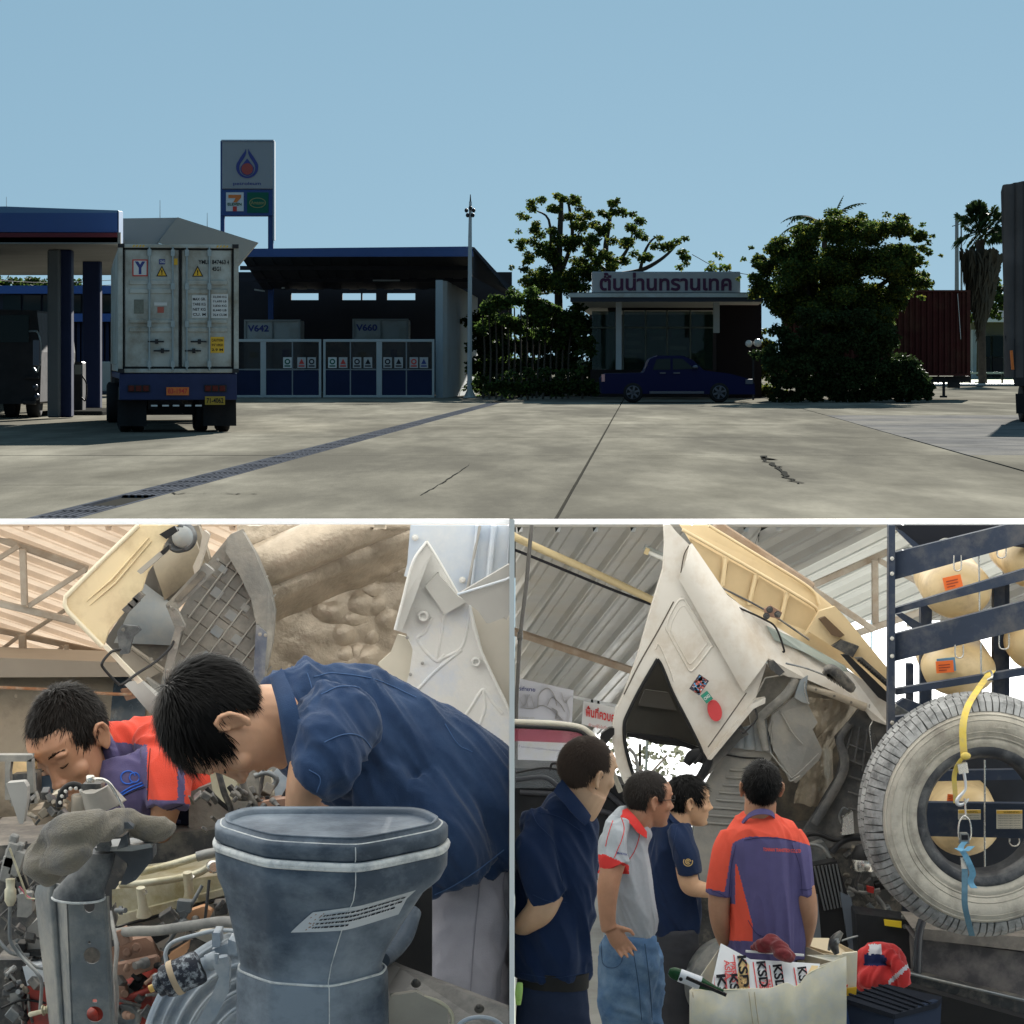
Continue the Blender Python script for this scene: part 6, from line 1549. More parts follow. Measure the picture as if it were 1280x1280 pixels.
clutter(10,90,990,1030,5.48,18,['iron_dk','iron_dk','under_dk'],0.7,0.75)
clutter(205,300,1130,1160,5.42,14,['iron_dk','hose','iron'])
for p in ([(272,960,5.75),(280,990,5.75),(288,1010,5.75),(292,1040,5.75)],[(300,962,5.7),(306,985,5.7),(318,1005,5.7),(324,1030,5.7)],[(258,985,5.75),(272,1000,5.75),(290,1015,5.75)],[(330,960,5.8),(326,990,5.8),(330,1015,5.8)],[(318,970,5.8),(334,966,5.8),(346,975,5.8),(334,992,5.8)]):
 pipe(TA,'linkage',p,random.uniform(2.5,4.5),random.choice([M['iron_dk'],M['blackp'],M['iron']]))
slab(TA,'frame_plate',[(236,990,5.95),(360,945,5.95),(365,1050,5.95),(236,1060,5.95)],0.05,M['under'],0.02)
slab(TA,'casting',[(262,968,5.85),(286,962,5.85),(296,985,5.85),(286,1006,5.85),(268,1000,5.85)],0.06,M['brass'],0.02)
slab(TA,'casting',[(324,972,5.82),(338,965,5.82),(342,1000,5.82),(328,1008,5.82)],0.04,mat('cream casting',(0.5,0.45,0.36),0.6,var=0.2,scale=10),0.015)
slab(TA,'tank_end',[(338,968,5.9),(365,945,5.9),(372,1030,5.9),(345,1020,5.9),(334,1000,5.9)],0.1,M['shroud'],0.02)
slab(TA,'brown_beam',[(322,1003,5.7),(420,990,5.7),(420,1030,5.7),(318,1022,5.7)],0.06,M['rust'],0.01)
slab(TA,'parts_tag',[(335,1016,5.55),(362,1006,5.55),(364,1020,5.55),(345,1024,5.55)],0.004,M['paper'],0)
# ---- intake duct: rounded oblong section, lofted
def rounded(poly,it=3):
 for _ in range(it):
  q=[]
  for i in range(len(poly)):
   (x0,y0),(x1,y1)=poly[i],poly[(i+1)%len(poly)]; t=0.12 if _==0 else 0.25
   q +=[(x0+(x1-x0)*t,y0+(y1-y0)*t),(x1+(x0-x1)*t,y1+(y0-y1)*t)]
  poly=q
 return poly
SEC=rounded([(-1.06,0.0),(-0.62,-0.86),(0.24,-1.12),(0.98,-0.20),(1.05,0.28),(0.86,0.92),(-0.85,0.95),(-1.06,0.45)])
def oblong(cx,y_,wl,wr,dep,d_,sag,n=0):
 """one level section of the duct: faceted outline with its blunt corner to the front"""
 out=[]
 for ex,ey in SEC:
  dd=d_+dep*ey; out.append(P(cx+(wr if ex>0 else wl)*ex,HY+(y_-HY)*d_/dd+sag*(1-ey)*0.5,dd))
 return out
FRONT=sorted([p for p in SEC if p[1]<0.05])
def front_y(ex):
 for (x0,y0),(x1,y1) in zip(FRONT,FRONT[1:]):
  if x0 <=ex <=x1:return y0+(y1-y0)*(ex-x0)/max(1e-6,x1-x0)
 return FRONT[0][1] if ex<0 else FRONT[-1][1]
DD=4.72
secs=[(417,1023,128,126,.12,10),(417,1027,131,129,.123,11),(417,1029,138,136,.131,11),(417,1032,140,138,.133,12),(417,1045,140,138,.133,12),(417,1048,134,132,.126,12),(417,1051,134,132,.126,12),(417,1056,140,138,.133,13),(417,1080,139,137,.132,13),(416,1094,136,131,.126,12),(412,1110,126,116,.115,10),(404,1150,109,98,.102,8),(397,1185,95,85,.095,6),(394,1203,89,81,.092,5),(394,1209,88,81,.092,5),(394,1213,92,87,.096,5),(394,1219,93,88,.097,5),(394,1300,93,89,.097,5)]
rings=[oblong(c,y,a,b,dp,DD,sg) for c,y,a,b,dp,sg in secs]
mb=MB(); mb.loft(rings,caps=False)
inner=[oblong(417,1023,128,126,.12,DD,10),oblong(417,1021,126,124,.117,DD,10),oblong(417,1024,122,120,.11,DD,10),oblong(417,1032,121,119,.108,DD,10)]
mb.loft(list(inner),caps=False)
du=build('intake_duct',mb,M['duct'],TA)
mb=MB(); q=oblong(417,1029,122,120,.109,DD,10); mb.add(q,[tuple(range(len(q)))]); build('duct_cap',mb,M['duct'],du)
def ringline(cx,y,wl,wr,dep,sg,r_,name,m,lift=0.0):
 q=oblong(cx,y,wl,wr,dep,DD,sg)
 mb=MB(); mb.tube(q+[q[0]],r_,8,caps=False); build(name,mb,m,du)
ringline(417,1051,136,134,.128,12,0.0034,'dust_line',M['dust_white'])
ringline(417,1053,138,136,.1305,12.5,0.007,'dust_line',M['dust_white'])
ringline(417,1055.5,139.5,137.5,.1325,13,0.0042,'dust_line',M['dust_white'])
ringline(417,1028,133,131,.125,11,0.0016,'rim_line',M['dust_white'])
ringline(417,1022,127,125,.1185,10,0.002,'rim_lip',M['duct'])
ringline(394,1211,90,85,.0945,5,0.0022,'dust_line',M['dust_white'])
def onduct(y,ex,lift=0.0015):
 """point of the front wall at height y; ex runs from -1 (one side) to 1 (the other)"""
 for (c0_,y0,a0,b0,p0,s0),(c1,y1,a1,b1,p1,s1) in zip(secs,secs[1:]):
  if y0 <=y <=y1:
   t=(y-y0)/(y1-y0); L_=lambda a,b:a+(b-a)*t
   ey=front_y(ex); dd=DD+L_(p0,p1)*ey
   return P(L_(c0_,c1)+(L_(b0,b1) if ex>0 else L_(a0,a1))*ex,HY+(y-HY)*DD/dd+L_(s0,s1)*(1-ey)*0.5,dd-lift)
mb=MB(); mb.tube([onduct(y,0.20,0.0012) for y in (1030,1036,1044,1050,1056,1062,1075,1095,1120,1150,1185,1208,1214,1240,1290)],0.0009,6); build('mould_seam',mb,M['dust_white'],du)
def stick(u,v):
 ex=-0.16+0.98*u+0.10*v*(u-0.75)-0.14*v*(1-u); y=1110+33*v-12*u+10*math.sin(max(0,1-u*3))*(1-v)*0.5
 return onduct(y,ex,0.002)
mb=MB(); mb.grid(stick,24,8,0,thick=0.0006)
stk_=build('label_sticker',mb,M['paper_tag'],du)
mb=MB()
rg=random.Random(4)
for r_ in range(4):
 u=0.16
 while u<0.93:
  w=rg.uniform(0.012,0.045); v0=0.22+r_*0.18
  if r_<3 or u<0.5:
   q=[stick(u,v0),stick(u+w,v0),stick(u+w,v0+0.07),stick(u,v0+0.07)]
   mb.add([p+Vector((0,-0.003,0)) for p in q],[(3,2,1,0)])
  u +=w+rg.uniform(0.006,0.014)
build('small_print',mb,M['ink'],du)['kind']='stuff'
mb=MB()
for k_ in range(14):
 u0,v0=rg.uniform(0.03,0.14),rg.uniform(0.1,0.9); q=[stick(u0,v0),stick(u0+0.02,v0+0.05),stick(u0+0.005,v0+0.09)]; mb.add([p+Vector((0,-0.0008,0)) for p in q],[(2,1,0)])
build('rust_mark',mb,M['rust'],du)['kind']='stuff'
# base plate
slab(TA,'base_plate',[(470,1196,4.95),(500,1210,4.95),(640,1262,4.8),(720,1300,4.75),(700,1340,4.7),(420,1340,4.7),(440,1230,4.8)],0.03,mat('dusty black plate',(0.13,0.125,0.12),0.5,var=0.3,scale=8,dirt=(0.32,0.30,0.27),dirt_amt=0.35,dscale=8),0.006)
bp=TA.children[-1]
for x,y in ((520,1229),(599,1261)):
 mb=MB(); mb.ell(P(x,y,4.80),(0.009,0.006,0.008),14,8); mb.ell(P(x-1,y-3,4.795),(0.005,0.005,0.005)); build('bolt',mb,M['iron_dk'],bp)
for cx,cy,rr,m in ((520,1275,46,'brass'),(600,1290,30,'blue_sheet')):
 mb=MB(); mb.tube([P(cx+rr*math.cos(a),cy-rr*0.62*math.sin(a),4.76) for a in frange(-0.2,3.4,24)],0.004,6); build('flange_ring',mb,M[m],bp)
slab(bp,'plate_cover',[(487,1245,4.755),(520,1240,4.755),(560,1262,4.755),(560,1300,4.755),(480,1300,4.755)],0.02,mat('tan dusty cover',(0.36,0.33,0.28),0.6,var=0.2,scale=8),0.008)
pipe(TA,'intake_elbow',[(478,1200,4.9),(490,1190,4.95),(505,1170,5.0),(515,1140,5.05)],[10,11,12,12],M['duct'],n=14)
slab(TA,'gap_shade',[(478,1120,5.1),(540,1110,5.1),(540,1235,5.1),(478,1225,5.1)],0.02,M['blackp'],0)  # black sheet painting the shade in the gap beside the duct
# ---- grey cloth over the bracket
def blob(name,ells,voxel,mats,label,cat,amp,freq,smooth=6,parent=None):
 mb=MB()
 for c,r_,rot in ells:mb.ell(c,r_,20,12,rot=rot)
 return mb

# ---- cloth lying over the bracket
M['cloth_grey']=mat('dirty grey cloth',(0.19,0.165,0.125),0.95,var=0.22,scale=14,bump=0.5,bscale=260,dirt=(0.10,0.10,0.105),dirt_amt=0.35,dscale=12,sheen=0.2)
mb=MB()
limb(mb,[(45,1072,4.78,16),(70,1052,4.74,26),(100,1040,4.70,26),(130,1030,4.72,20),(160,1022,4.78,14),(190,1030,4.82,13)],0.9)
limb(mb,[(40,1060,4.78,12),(55,1085,4.74,20),(66,1100,4.74,9)],0.9)
limb(mb,[(60,1070,4.72,20),(90,1075,4.68,18),(112,1060,4.68,12)],0.8)
limb(mb,[(165,1028,4.80,15),(195,1036,4.80,21),(206,1034,4.82,15)],0.8)
limb(mb,[(188,1046,4.79,10),(206,1036,4.80,16),(212,1030,4.82,9)],0.8)
cl=organic('cloth',mb,0.005,M['cloth_grey'],smooth=6,post=wrinkle(0.022,12,(1,0,0.45),2.0))
tag(cl,'dirty grey cloth draped over the rubber bracket on the engine','cloth')

# ================================================================ mechanic bending over the duct
d=5.3
NV=mat('navy work shirt',(0.019,0.043,0.105),0.85,var=0.10,scale=18,bump=0.25,bscale=500,sheen=0.15,dirt=(0.035,0.07,0.15),dirt_amt=0.15,dscale=6)
NVS=mat('navy stitching',(0.05,0.11,0.25),0.8)
GR_T=mat('grey work trousers',(0.37,0.365,0.42),0.9,var=0.10,scale=20,bump=0.25,bscale=450,sheen=0.1)
pn1=root('person',P(575,1500,5.4),'man in navy shirt and grey trousers bending low over the engine','person')
hc=P(283,899,5.16); HA=basis((-0.97,-0.26,-0.02),(0.02,0.02,-1.0)); hs=1.02
mb=MB(); head_shapes(mb,hc,HA,hs)
limb(mb,[(305,897,5.17,38),(332,896,5.19,41),(352,898,5.24,40),(395,910,5.3,40)],0.95)
limb(mb,[(400,930,5.12,34),(385,975,5.08,27),(377,1010,5.1,21),(377,1050,5.14,17),(372,1075,5.2,13)],0.9)
hand_shapes(mb,P(371,1075,5.2),(-0.3,0.4,-1),(-0.7,0.3,0.3),1.0,0.6)
limb(mb,[(500,960,5.5,30),(494,1010,5.5,17),(488,1060,5.5,15),(470,1085,5.5,12)],0.9)
hand_shapes(mb,P(470,1085,5.5),(-0.6,0,-1),(-0.7,0.3,0.3),1.0,0.6)
limb(mb,[(400,910,5.35,45),(480,940,5.38,52),(560,1000,5.42,56),(600,1075,5.42,50),(590,1150,5.42,44)],0.8)
hp=head_post(hc,HA,hs)
organic('body',mb,0.0036,[SKIN,LIP],pn1,3,hp)
hair(pn1,hc,HA,HAIR,hs,16000,0.040,grav=(-0.35,-0.1,-1),gw=0.40,width=0.0010,seed=3,lift=0.008,fringe=0.5,jit=0.13,crown=(0.0,-0.06,0.10))
eyebrows(pn1,hc,HA,hs,HAIR)
mb=MB()
limb(mb,[(340,899,5.24,47),(375,892,5.28,66),(420,912,5.32,82),(480,935,5.36,90),(540,975,5.4,97),(585,1030,5.42,92),(606,1090,5.42,72)],0.78,n=28)
limb(mb,[(425,890,5.16,50),(415,925,5.08,52),(398,958,5.05,41),(382,978,5.05,35)],0.9)
limb(mb,[(470,930,5.35,60),(480,985,5.3,48),(470,1020,5.3,36)],0.9)
limb(mb,[(510,985,5.32,60),(548,1050,5.30,62),(566,1092,5.32,52)],0.8)
def shirt_post(co,no):
 co=wrinkle(0.024,9,(0.5,0.1,-0.8),4.0)(co,no)
 return wrinkle(0.010,22,(0.5,0.1,-0.8),1.0)(co,no)
sh1=organic('shirt',mb,0.0055,NV,pn1,5,shirt_post)
ribbon(pn1,'collar',[[(337,848,5.14),(346,880,5.075),(352,915,5.07),(360,958,5.10),(372,985,5.12)],[(341,845,5.13),(352,880,5.06),(359,915,5.05),(368,955,5.07),(382,990,5.10)],[(352,835,5.14),(368,870,5.07),(376,905,5.05),(385,945,5.04),(392,975,5.06)]],NV,0.004)
def seam(par,pts,name='seam',m=NVS,r=0.0012):
 mb=MB(); mb.tube([P(*p) for p in pts],r,5,res=len(pts)*4); build(name,mb,m,par)
for pts in ([(384,842),(392,870),(400,905),(405,935),(400,960)],[(405,928),(430,918),(452,922),(470,945)],[(402,868),(430,858),(470,866),(515,888)],[(392,846),(420,842),(470,850),(520,872)],[(543,1118),(570,1105),(600,1085),(630,1062)],[(386,962),(400,972),(396,990)],[(556,905),(572,930),(590,940)]):
 seam_on(pn1,sh1,pts,NVS)
mb=MB()
limb(mb,[(596,1040,5.42,50),(590,1110,5.40,56),(580,1180,5.38,51),(573,1260,5.36,47),(570,1380,5.36,44),(570,1700,5.36,40)],1.0)
limb(mb,[(600,1060,5.55,42),(602,1180,5.6,40),(600,1400,5.6,38),(600,1700,5.6,36)],0.9)
tr1=organic('trousers',mb,0.007,GR_T,pn1,5,wrinkle(0.016,11,(1,0,-0.25),7.0))
TSM=mat('trouser seam',(0.26,0.255,0.30),0.9)
for pts in ([(600,1100),(592,1180),(586,1272)],[(632,1085),(628,1110),(634,1150)]):seam_on(pn1,tr1,pts,TSM,0.0013)

# ================================================================ mechanic in red and purple
RD=mat('red uniform cloth',(0.66,0.060,0.030),0.85,var=0.07,scale=20,bump=0.25,bscale=450,sheen=0.1)
PU=mat('purple uniform cloth',(0.085,0.070,0.17),0.85,var=0.10,scale=20,bump=0.25,bscale=450,sheen=0.1)
DK=mat('dark navy cloth',(0.012,0.014,0.030),0.9,var=0.15,scale=15)
BL_P=mat('bright blue print',(0.01,0.10,0.50),0.5)
pr1=root('person',P(180,1500,6.0),'young man in red and purple uniform peering down into the engine','person')
hc=P(90,929,5.86); HA=basis((-0.44,-0.44,0.78),(-0.30,-0.74,-0.60)); hs=0.95
mb=MB(); head_shapes(mb,hc,HA,hs)
limb(mb,[(98,930,5.90,34),(118,938,5.96,31),(150,952,6.02,28)],0.95)
limb(mb,[(208,950,5.88,26),(208,1000,5.84,20),(203,1030,5.88,16),(198,1060,5.98,13)],0.95)
hand_shapes(mb,P(198,1060,5.98),(-0.2,0.5,-0.8),(-0.6,0.5,0),1.0,0.6)
limb(mb,[(150,955,6.02,28),(210,980,6.06,34),(260,1040,6.1,34)],0.8)
organic('body',mb,0.0036,[SKIN_T,LIP],pr1,3,head_post(hc,HA,hs))
hair(pr1,hc,HA,HAIR_B,hs,12000,0.030,grav=(-0.9,-0.2,-0.4),gw=0.3,width=0.0011,seed=5,lift=0.012,fringe=0.2,jit=0.2,line=lambda p: (p.z>0.088-0.3*max(0,abs(p.x)-0.04) if p.y>0.045 else p.z>0.020 if p.y>0.012 and abs(p.x)>0.03 else p.z>0.02 if p.y>-0.03 and abs(p.x)>0.05 else p.z>-0.055))
eyebrows(pr1,hc,HA,hs,HAIR)
mb=MB()
limb(mb,[(121,938,5.97,34),(146,944,6.0,46),(185,955,6.03,62),(235,990,6.06,68),(275,1040,6.08,64),(300,1090,6.1,58)],0.75,n=26)
limb(mb,[(200,920,5.95,32),(206,960,5.86,31),(209,992,5.83,28),(209,1010,5.82,27)],0.9)
limb(mb,[(150,950,5.88,30),(160,985,5.86,34),(175,1010,5.9,34)],0.8)
def paint_r(co):
 x,y=to_px(co)
 m=np.full(len(co),1)
 yoke=928+(x-150)*0.10
 m[(y<yoke) & (x>124)]=0
 m[(x>184) & (y<1004)]=0
 m[(x>176) & (x<190) & (y>932) & (y<1004) & (co[:,1]>5.93)]=1
 m[(x>183) & (x<240) & (y>1000) & (y<1016) & (co[:,1]<5.95)]=1
 m[(x>222) & (x<231)]=1
 m[(y>1010) & (co[:,1]>5.86) & (x>185)]=2
 m[(x>231) & (y<1004+(x-231)*0.3)]=0
 return m
sr=organic('shirt',mb,0.0042,[RD,PU,DK],pr1,4,wrinkle(0.016,13,(0.4,0.1,-0.9),3.0),paint_r)
ribbon(pr1,'collar',[[(113,902,5.93),(124,925,5.88),(130,945,5.87),(134,962,5.87)],[(118,899,5.93),(132,922,5.86),(140,942,5.85),(146,958,5.86)],[(128,902,5.95),(142,925,5.87),(150,945,5.86),(156,966,5.87)]],PU,0.004)
for pts in ([(160+9*math.cos(a),972-8*math.sin(a)) for a in frange(0.3,5.6,12)],[(168+6*math.cos(a),972-6*math.sin(a)) for a in frange(0.0,6.0,12)],[(150,992),(163,984),(178,978)],[(152,994),(165,987),(180,981)]):
 seam_on(pr1,sr,pts,BL_P,0.0017,'chest_logo')
for pts in ([(146,1000),(165,990),(182,984)],[(188,936),(186,965),(185,1000)],[(186,1010),(205,1013),(228,1006)]):seam_on(pr1,sr,pts,M['ink'],0.0008)
ribbon(pr1,'undershirt',[[(121,962,5.89),(127,966,5.885),(133,970,5.88)],[(123,955,5.90),(129,960,5.89),(134,964,5.885)]],M['white_board'],0.003)
mb=MB(); limb(mb,[(285,1040,6.08,50),(300,1100,6.08,52),(300,1300,6.08,44),(300,1640,6.08,38)],0.9); limb(mb,[(225,1050,6.0,50),(240,1120,6.0,40),(250,1640,6.1,38)],0.9)
organic('trousers',mb,0.010,DK,pr1,4,wrinkle(0.008,10,(1,0,0),3.0))

# ================================================================ second bay: signs, tilted white cab, gas rack, spare tyre, cartons
M['cab_white']=mat('grey white cab paint',(0.62,0.585,0.53),0.42,var=0.06,scale=4,dirt=(0.50,0.43,0.35),dirt_amt=0.3,dscale=5)
M['cab_cream']=mat('cream deflector paint',(0.66,0.52,0.31),0.5,var=0.08,scale=5,dirt=(0.58,0.44,0.26),dirt_amt=0.25,dscale=6)
M['floor_grey']=mat('grey cab floor',(0.24,0.235,0.22),0.6,var=0.2,scale=6,bump=0.15,bscale=40,dirt=(0.34,0.31,0.26),dirt_amt=0.3,dscale=5)
M['foil']=mat('brown silver foil',(0.40,0.335,0.25),0.35,0.2,var=0.25,scale=8,bump=1.2,bscale=18,dirt=(0.20,0.165,0.12),dirt_amt=0.35,dscale=6)
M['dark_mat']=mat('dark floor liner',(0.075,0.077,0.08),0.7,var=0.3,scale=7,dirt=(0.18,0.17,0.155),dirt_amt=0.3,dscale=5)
M['rack']=mat('dark navy rack paint',(0.030,0.041,0.066),0.5,var=0.2,scale=5,dirt=(0.10,0.10,0.105),dirt_amt=0.18,dscale=6)
M['gas']=mat('tan cylinder paint',(0.60,0.45,0.24),0.42,var=0.08,scale=5,dirt=(0.38,0.27,0.15),dirt_amt=0.2,dscale=7)
M['orange_label']=mat('orange label',(0.85,0.17,0.03),0.5)
M['tyre_side']=mat('dusty tyre sidewall',(0.50,0.46,0.39),0.85,var=0.14,scale=9,bump=0.3,bscale=30,dirt=(0.25,0.225,0.19),dirt_amt=0.3,dscale=7)
M['tyre_tread']=mat('dusty tread rubber',(0.33,0.33,0.325),0.85,var=0.2,scale=12,dirt=(0.10,0.10,0.10),dirt_amt=0.3,dscale=14)
M['bead']=mat('clean black bead',(0.045,0.048,0.055),0.4,var=0.25,scale=9,dirt=(0.16,0.16,0.16),dirt_amt=0.25,dscale=8)
M['strap_y']=mat('yellow webbing',(0.70,0.52,0.10),0.8,var=0.15,scale=40,dirt=(0.45,0.35,0.15),dirt_amt=0.3,dscale=20)
M['strap_b']=mat('blue webbing',(0.16,0.37,0.54),0.8,var=0.15,scale=40)
M['strap_bd']=mat('dirty blue webbing',(0.10,0.20,0.27),0.85,var=0.2,scale=30)
M['carton']=mat('worn cream carton',(0.74,0.67,0.50),0.85,var=0.07,scale=7,dirt=(0.62,0.60,0.55),dirt_amt=0.45,dscale=9)
M['carton_in']=mat('bare carton inside',(0.60,0.50,0.34),0.9,var=0.1,scale=8,dirt=(0.35,0.28,0.2),dirt_amt=0.2,dscale=8)
M['print_white']=mat('white printed card',(0.76,0.76,0.77),0.5,var=0.03,scale=10)
M['black_soft']=mat('black vinyl',(0.022,0.023,0.026),0.45,var=0.2,scale=8)

XLIM=(0.0056,1e9)
# ---- dark pole, boards, notice
pl_=root('post',P(648,960,14.8),'thin dark steel post standing against the partition under the zinc roof','post')
mb=MB(); mb.tube([P(664.5,656,14.8),P(658,730,14.8),P(650,795,14.8),P(645.5,880,14.8),P(644.5,990,14.8)],0.011,8); build('shaft',mb,mat('dark grey steel',(0.11,0.105,0.10),0.5,0.2,var=0.15,scale=6),pl_)
mb=MB(); mb.tube([P(650.3,790,14.8),P(649.5,800,14.8)],0.015,8); build('collar',mb,M['iron_dk'],pl_)
bd=root('notice_board',P(681,903,17.2),'large pale board with a faint picture above the windscreen','board')
slab(bd,'board',[(648,848,17.2),(717,863,17.2),(715,903,17.2),(640.5,903,17.2)],0.02,mat('pale board print',(0.74,0.74,0.82),0.4),0)
mb=MB(); bmk=mat('faint grey print',(0.56,0.53,0.50),0.5)
def ink(mb,pts,r,d_):mb.tube([P(x,y,d_) for x,y in pts],r,4,res=len(pts)*4,flat=0.1)
for pts,r_ in (([(648,870),(655,882),(662,868)],.008),([(650,884),(665,886),(678,882),(690,888),(706,902)],.010),([(672,885),(674,868),(684,860),(692,868),(696,882)],.014),([(684,882),(690,872),(700,880),(706,890)],.012),([(702,866),(706,878),(714,870)],.009),([(652,872),(656,868),(660,884)],.006),([(664,870),(668,885)],.006),([(708,876),(712,892),(710,902)],.008),([(690,885),(697,890),(694,898),(702,900)],.014)):
 ink(mb,pts,r_,17.19)
build('faint_picture',mb,bmk,bd)
mb=MB(); text(mb,'รถ่ายาย',P(648.5,863,17.19),P(669,864.5,17.19)-P(648.5,863,17.19),(0,0,0.027),0,0.004,0.02); build('lettering',mb,M['ink_blue'],bd)
mb=MB(); text(mb,'www.tonnan.com',P(644,897.5,17.19),P(668,898.5,17.19)-P(644,897.5,17.19),(0,0,0.012),0,0.004,0.0); build('small_lettering',mb,bmk,bd)
b2=root('paper_sheet',P(675,962,17.0),'lower pale poster with one line of print seen through the windscreen','poster')
slab(b2,'sheet',[(641,905,17.0),(713,908,17.0),(711,963,17.0),(641,960,17.0)],0.01,mat('pale poster',(0.72,0.73,0.82),0.4,var=0.05,scale=3,dirt=(0.70,0.66,0.50),dirt_amt=0.3,dscale=3),0)
mb=MB(); text(mb,'วันที่ และเวลา การปฏิบัติงาน ศูนย์บริการ',P(644,934,16.99),P(702,940.5,16.99)-P(644,934,16.99),(0,0,0.016),0,0.004,0.0); build('lettering',mb,M['ink_blue'],b2)
rs=root('notice_sign',P(749,916,17.4),'white sign with large red Thai lettering hanging from a white rail','sign')
slab(rs,'board',[(729.5,876.5,17.4),(790,888,17.4),(790,921,17.4),(727,905,17.4)],0.015,mat('white sign face',(0.78,0.78,0.79),0.4),0)
a=P(732,899,17.39); mb=MB(); text(mb,'พื้นที่ควบคุม',a,P(774,908,17.39)-a,(0,0,0.088),0,0.004,0.03); build('lettering',mb,mat('bright red ink',(0.70,0.03,0.03),0.5),rs)
a=P(736,909,17.39); mb=MB(); text(mb,'ห้ามผู้ไม่เกี่ยวข้อง',a,P(772,915,17.39)-a,(0,0,0.026),0,0.004,0.0); build('small_lettering',mb,mat('red ink thin',(0.62,0.10,0.08),0.5),rs)
mb=MB(); mb.beam(P(716,871,17.45),P(790,886,17.45),0.012,0.016); build('hanging_rail',mb,M['white_frame'],rs)
mb=MB()
for x,y in ((740,876.5),(748,878)):mb.beam(P(x,y-2,17.42),P(x,y+3,17.42),0.014,0.014)
build('clip',mb,M['ink'],rs)

# ---- windscreen of a second vehicle at the left
wv=root('vehicle_front',P(700,1250,13.8),'dark vehicle with cream rimmed windscreen behind the man with cropped hair','vehicle')
fr_=[(641,902,13.9),(690,904,13.9),(722,908,13.9),(736,915,13.9),(747,928,13.9),(760,952,13.9),(776,990,13.9)]
pipe(wv,'windscreen_frame',fr_,[3.4]*7,mat('beige frame',(0.56,0.53,0.45),0.5,var=0.1,scale=8),n=8,res=50)
pipe(wv,'window_seal',[(641,908,13.85),(690,910,13.85),(720,913,13.85),(733,920,13.85),(744,934,13.85),(757,958,13.85),(768,985,13.85)],2.6,M['blackp'],n=8,res=50)
slab(wv,'windscreen',[(641,908,13.92),(720,913,13.92),(733,920,13.92),(744,934,13.92),(768,985,13.92),(641,985,13.92)],0.004,glassy('clear windscreen',(0.5,0.55,0.6),0.10),0)
slab(wv,'sun_strip',[(641,909,13.91),(720,914,13.91),(733,921,13.91),(741,930,13.91),(641,926,13.91)],0.003,glassy('pink sun strip',(0.42,0.12,0.17),0.55),0)
slab(wv,'dashboard',[(641,960,13.95),(700,962,13.95),(760,975,13.95),(790,985,13.95),(800,1060,13.95),(790,1100,13.95),(641,1100,13.95)],0.3,M['black_soft'],0.02)
for pts in ([(645,975),(680,972),(700,985)],[(650,990),(690,992)],[(758,990),(775,1005),(785,1015)],[(745,1012),(765,1018),(778,1030)]):
 pipe(wv,'dash_fold',[(x,y,13.93) for x,y in pts],3.2,mat('sheen vinyl',(0.05,0.052,0.06),0.35))
pipe(wv,'wiper_loop',[(688,963,13.8),(690,955,13.8),(700,955,13.8),(712,960,13.8)],1.6,M['blackp'])
pipe(wv,'wiper_arm',[(645,966,13.8),(680,960,13.8),(705,964,13.8)],1.4,M['blackp'])
slab(wv,'mirror_head',[(750,924,13.7),(752,917,13.7),(762,910,13.7),(768,910,13.7),(768,918,13.7),(757,931,13.7)],0.06,M['blackp'],0.01)

# ---- the truck with the tilted white cab
TB=root('tilted_truck',P(1010,1400,13.6),'truck with its white cab tilted up, gas rack and grey dusty tyre behind','truck')
d=13.75
side=[(838.5,656),(846,665.5),(861.7,681),(897.8,735),(930,781),(959.5,822.5),(957,834),(944,874),(938,881),(885,949),(877,936),(858,900),(840,864),(825.6,828),(820.5,822),(800,858),(784,890),(779,905),(780,930),(788,962),(797,990),(788,998),(772,960),(766,930),(766,908),(770,888),(780,868),(796,825),(815,758),(829,712),(831,680),(830,656)]
slab(TB,'cab_side',[(x,y,d) for x,y in side],0.10,M['cab_white'],0.008)
cs_=TB.children[-1]
GAP=mat('panel gap',(0.10,0.085,0.07),0.8)
pipe(cs_,'door_gap',[(861,682,d),(855,694,d),(851,716,d)],0.7,GAP)
pipe(cs_,'door_gap',[(842,752,d),(824,786,d),(800,828,d),(780,868,d)],0.9,GAP)
pipe(cs_,'door_gap',[(933,866,d),(912,896,d),(885,934,d)],0.7,GAP)
pipe(cs_,'door_gap',[(851,745,d),(905,822,d),(932,865,d)],0.35,mat('soft crease',(0.5,0.46,0.41),0.6))
pipe(cs_,'window_seal',[(822,824,d-.005),(801,860,d-.005),(785,892,d-.005),(780.5,906,d-.005),(781.5,930,d-.005),(789,960,d-.005),(799,988,d-.005)],2.4,M['blackp'],res=40)
pipe(cs_,'window_seal',[(822,824,d-.005),(828,834,d-.005),(841,866,d-.005),(860,903,d-.005),(876,936,d-.005),(876,944,d-0.005),(868,955,d-.005)],2.0,M['blackp'],res=40)
emb=[(833,784),(836,772),(847,752),(853,749),(858,752),(888,803),(888,810),(868,836),(862,838),(858,832),(836,792),(833,784)]
pipe(cs_,'embossed_line',[(x,y,d) for x,y in emb],1.5,M['cab_white'],n=6,res=60)
pipe(cs_,'embossed_line',[(838+(x-838)*0.8+4,784+(y-784)*0.8+2,d) for x,y in emb],0.9,M['cab_white'],n=6,res=60)
pipe(cs_,'embossed_line',[(819,812,d),(824,806,d),(838,838,d),(842,852,d)],1.2,M['cab_white'],n=6)
patch(cs_,'corner_panel',[(861.7,681,d),(959,822,d),(932,864,d),(852,722,d)],lambda u,v:0.05*math.sin(PI*v*0.9)+0.005,10,8,M['cab_white'])
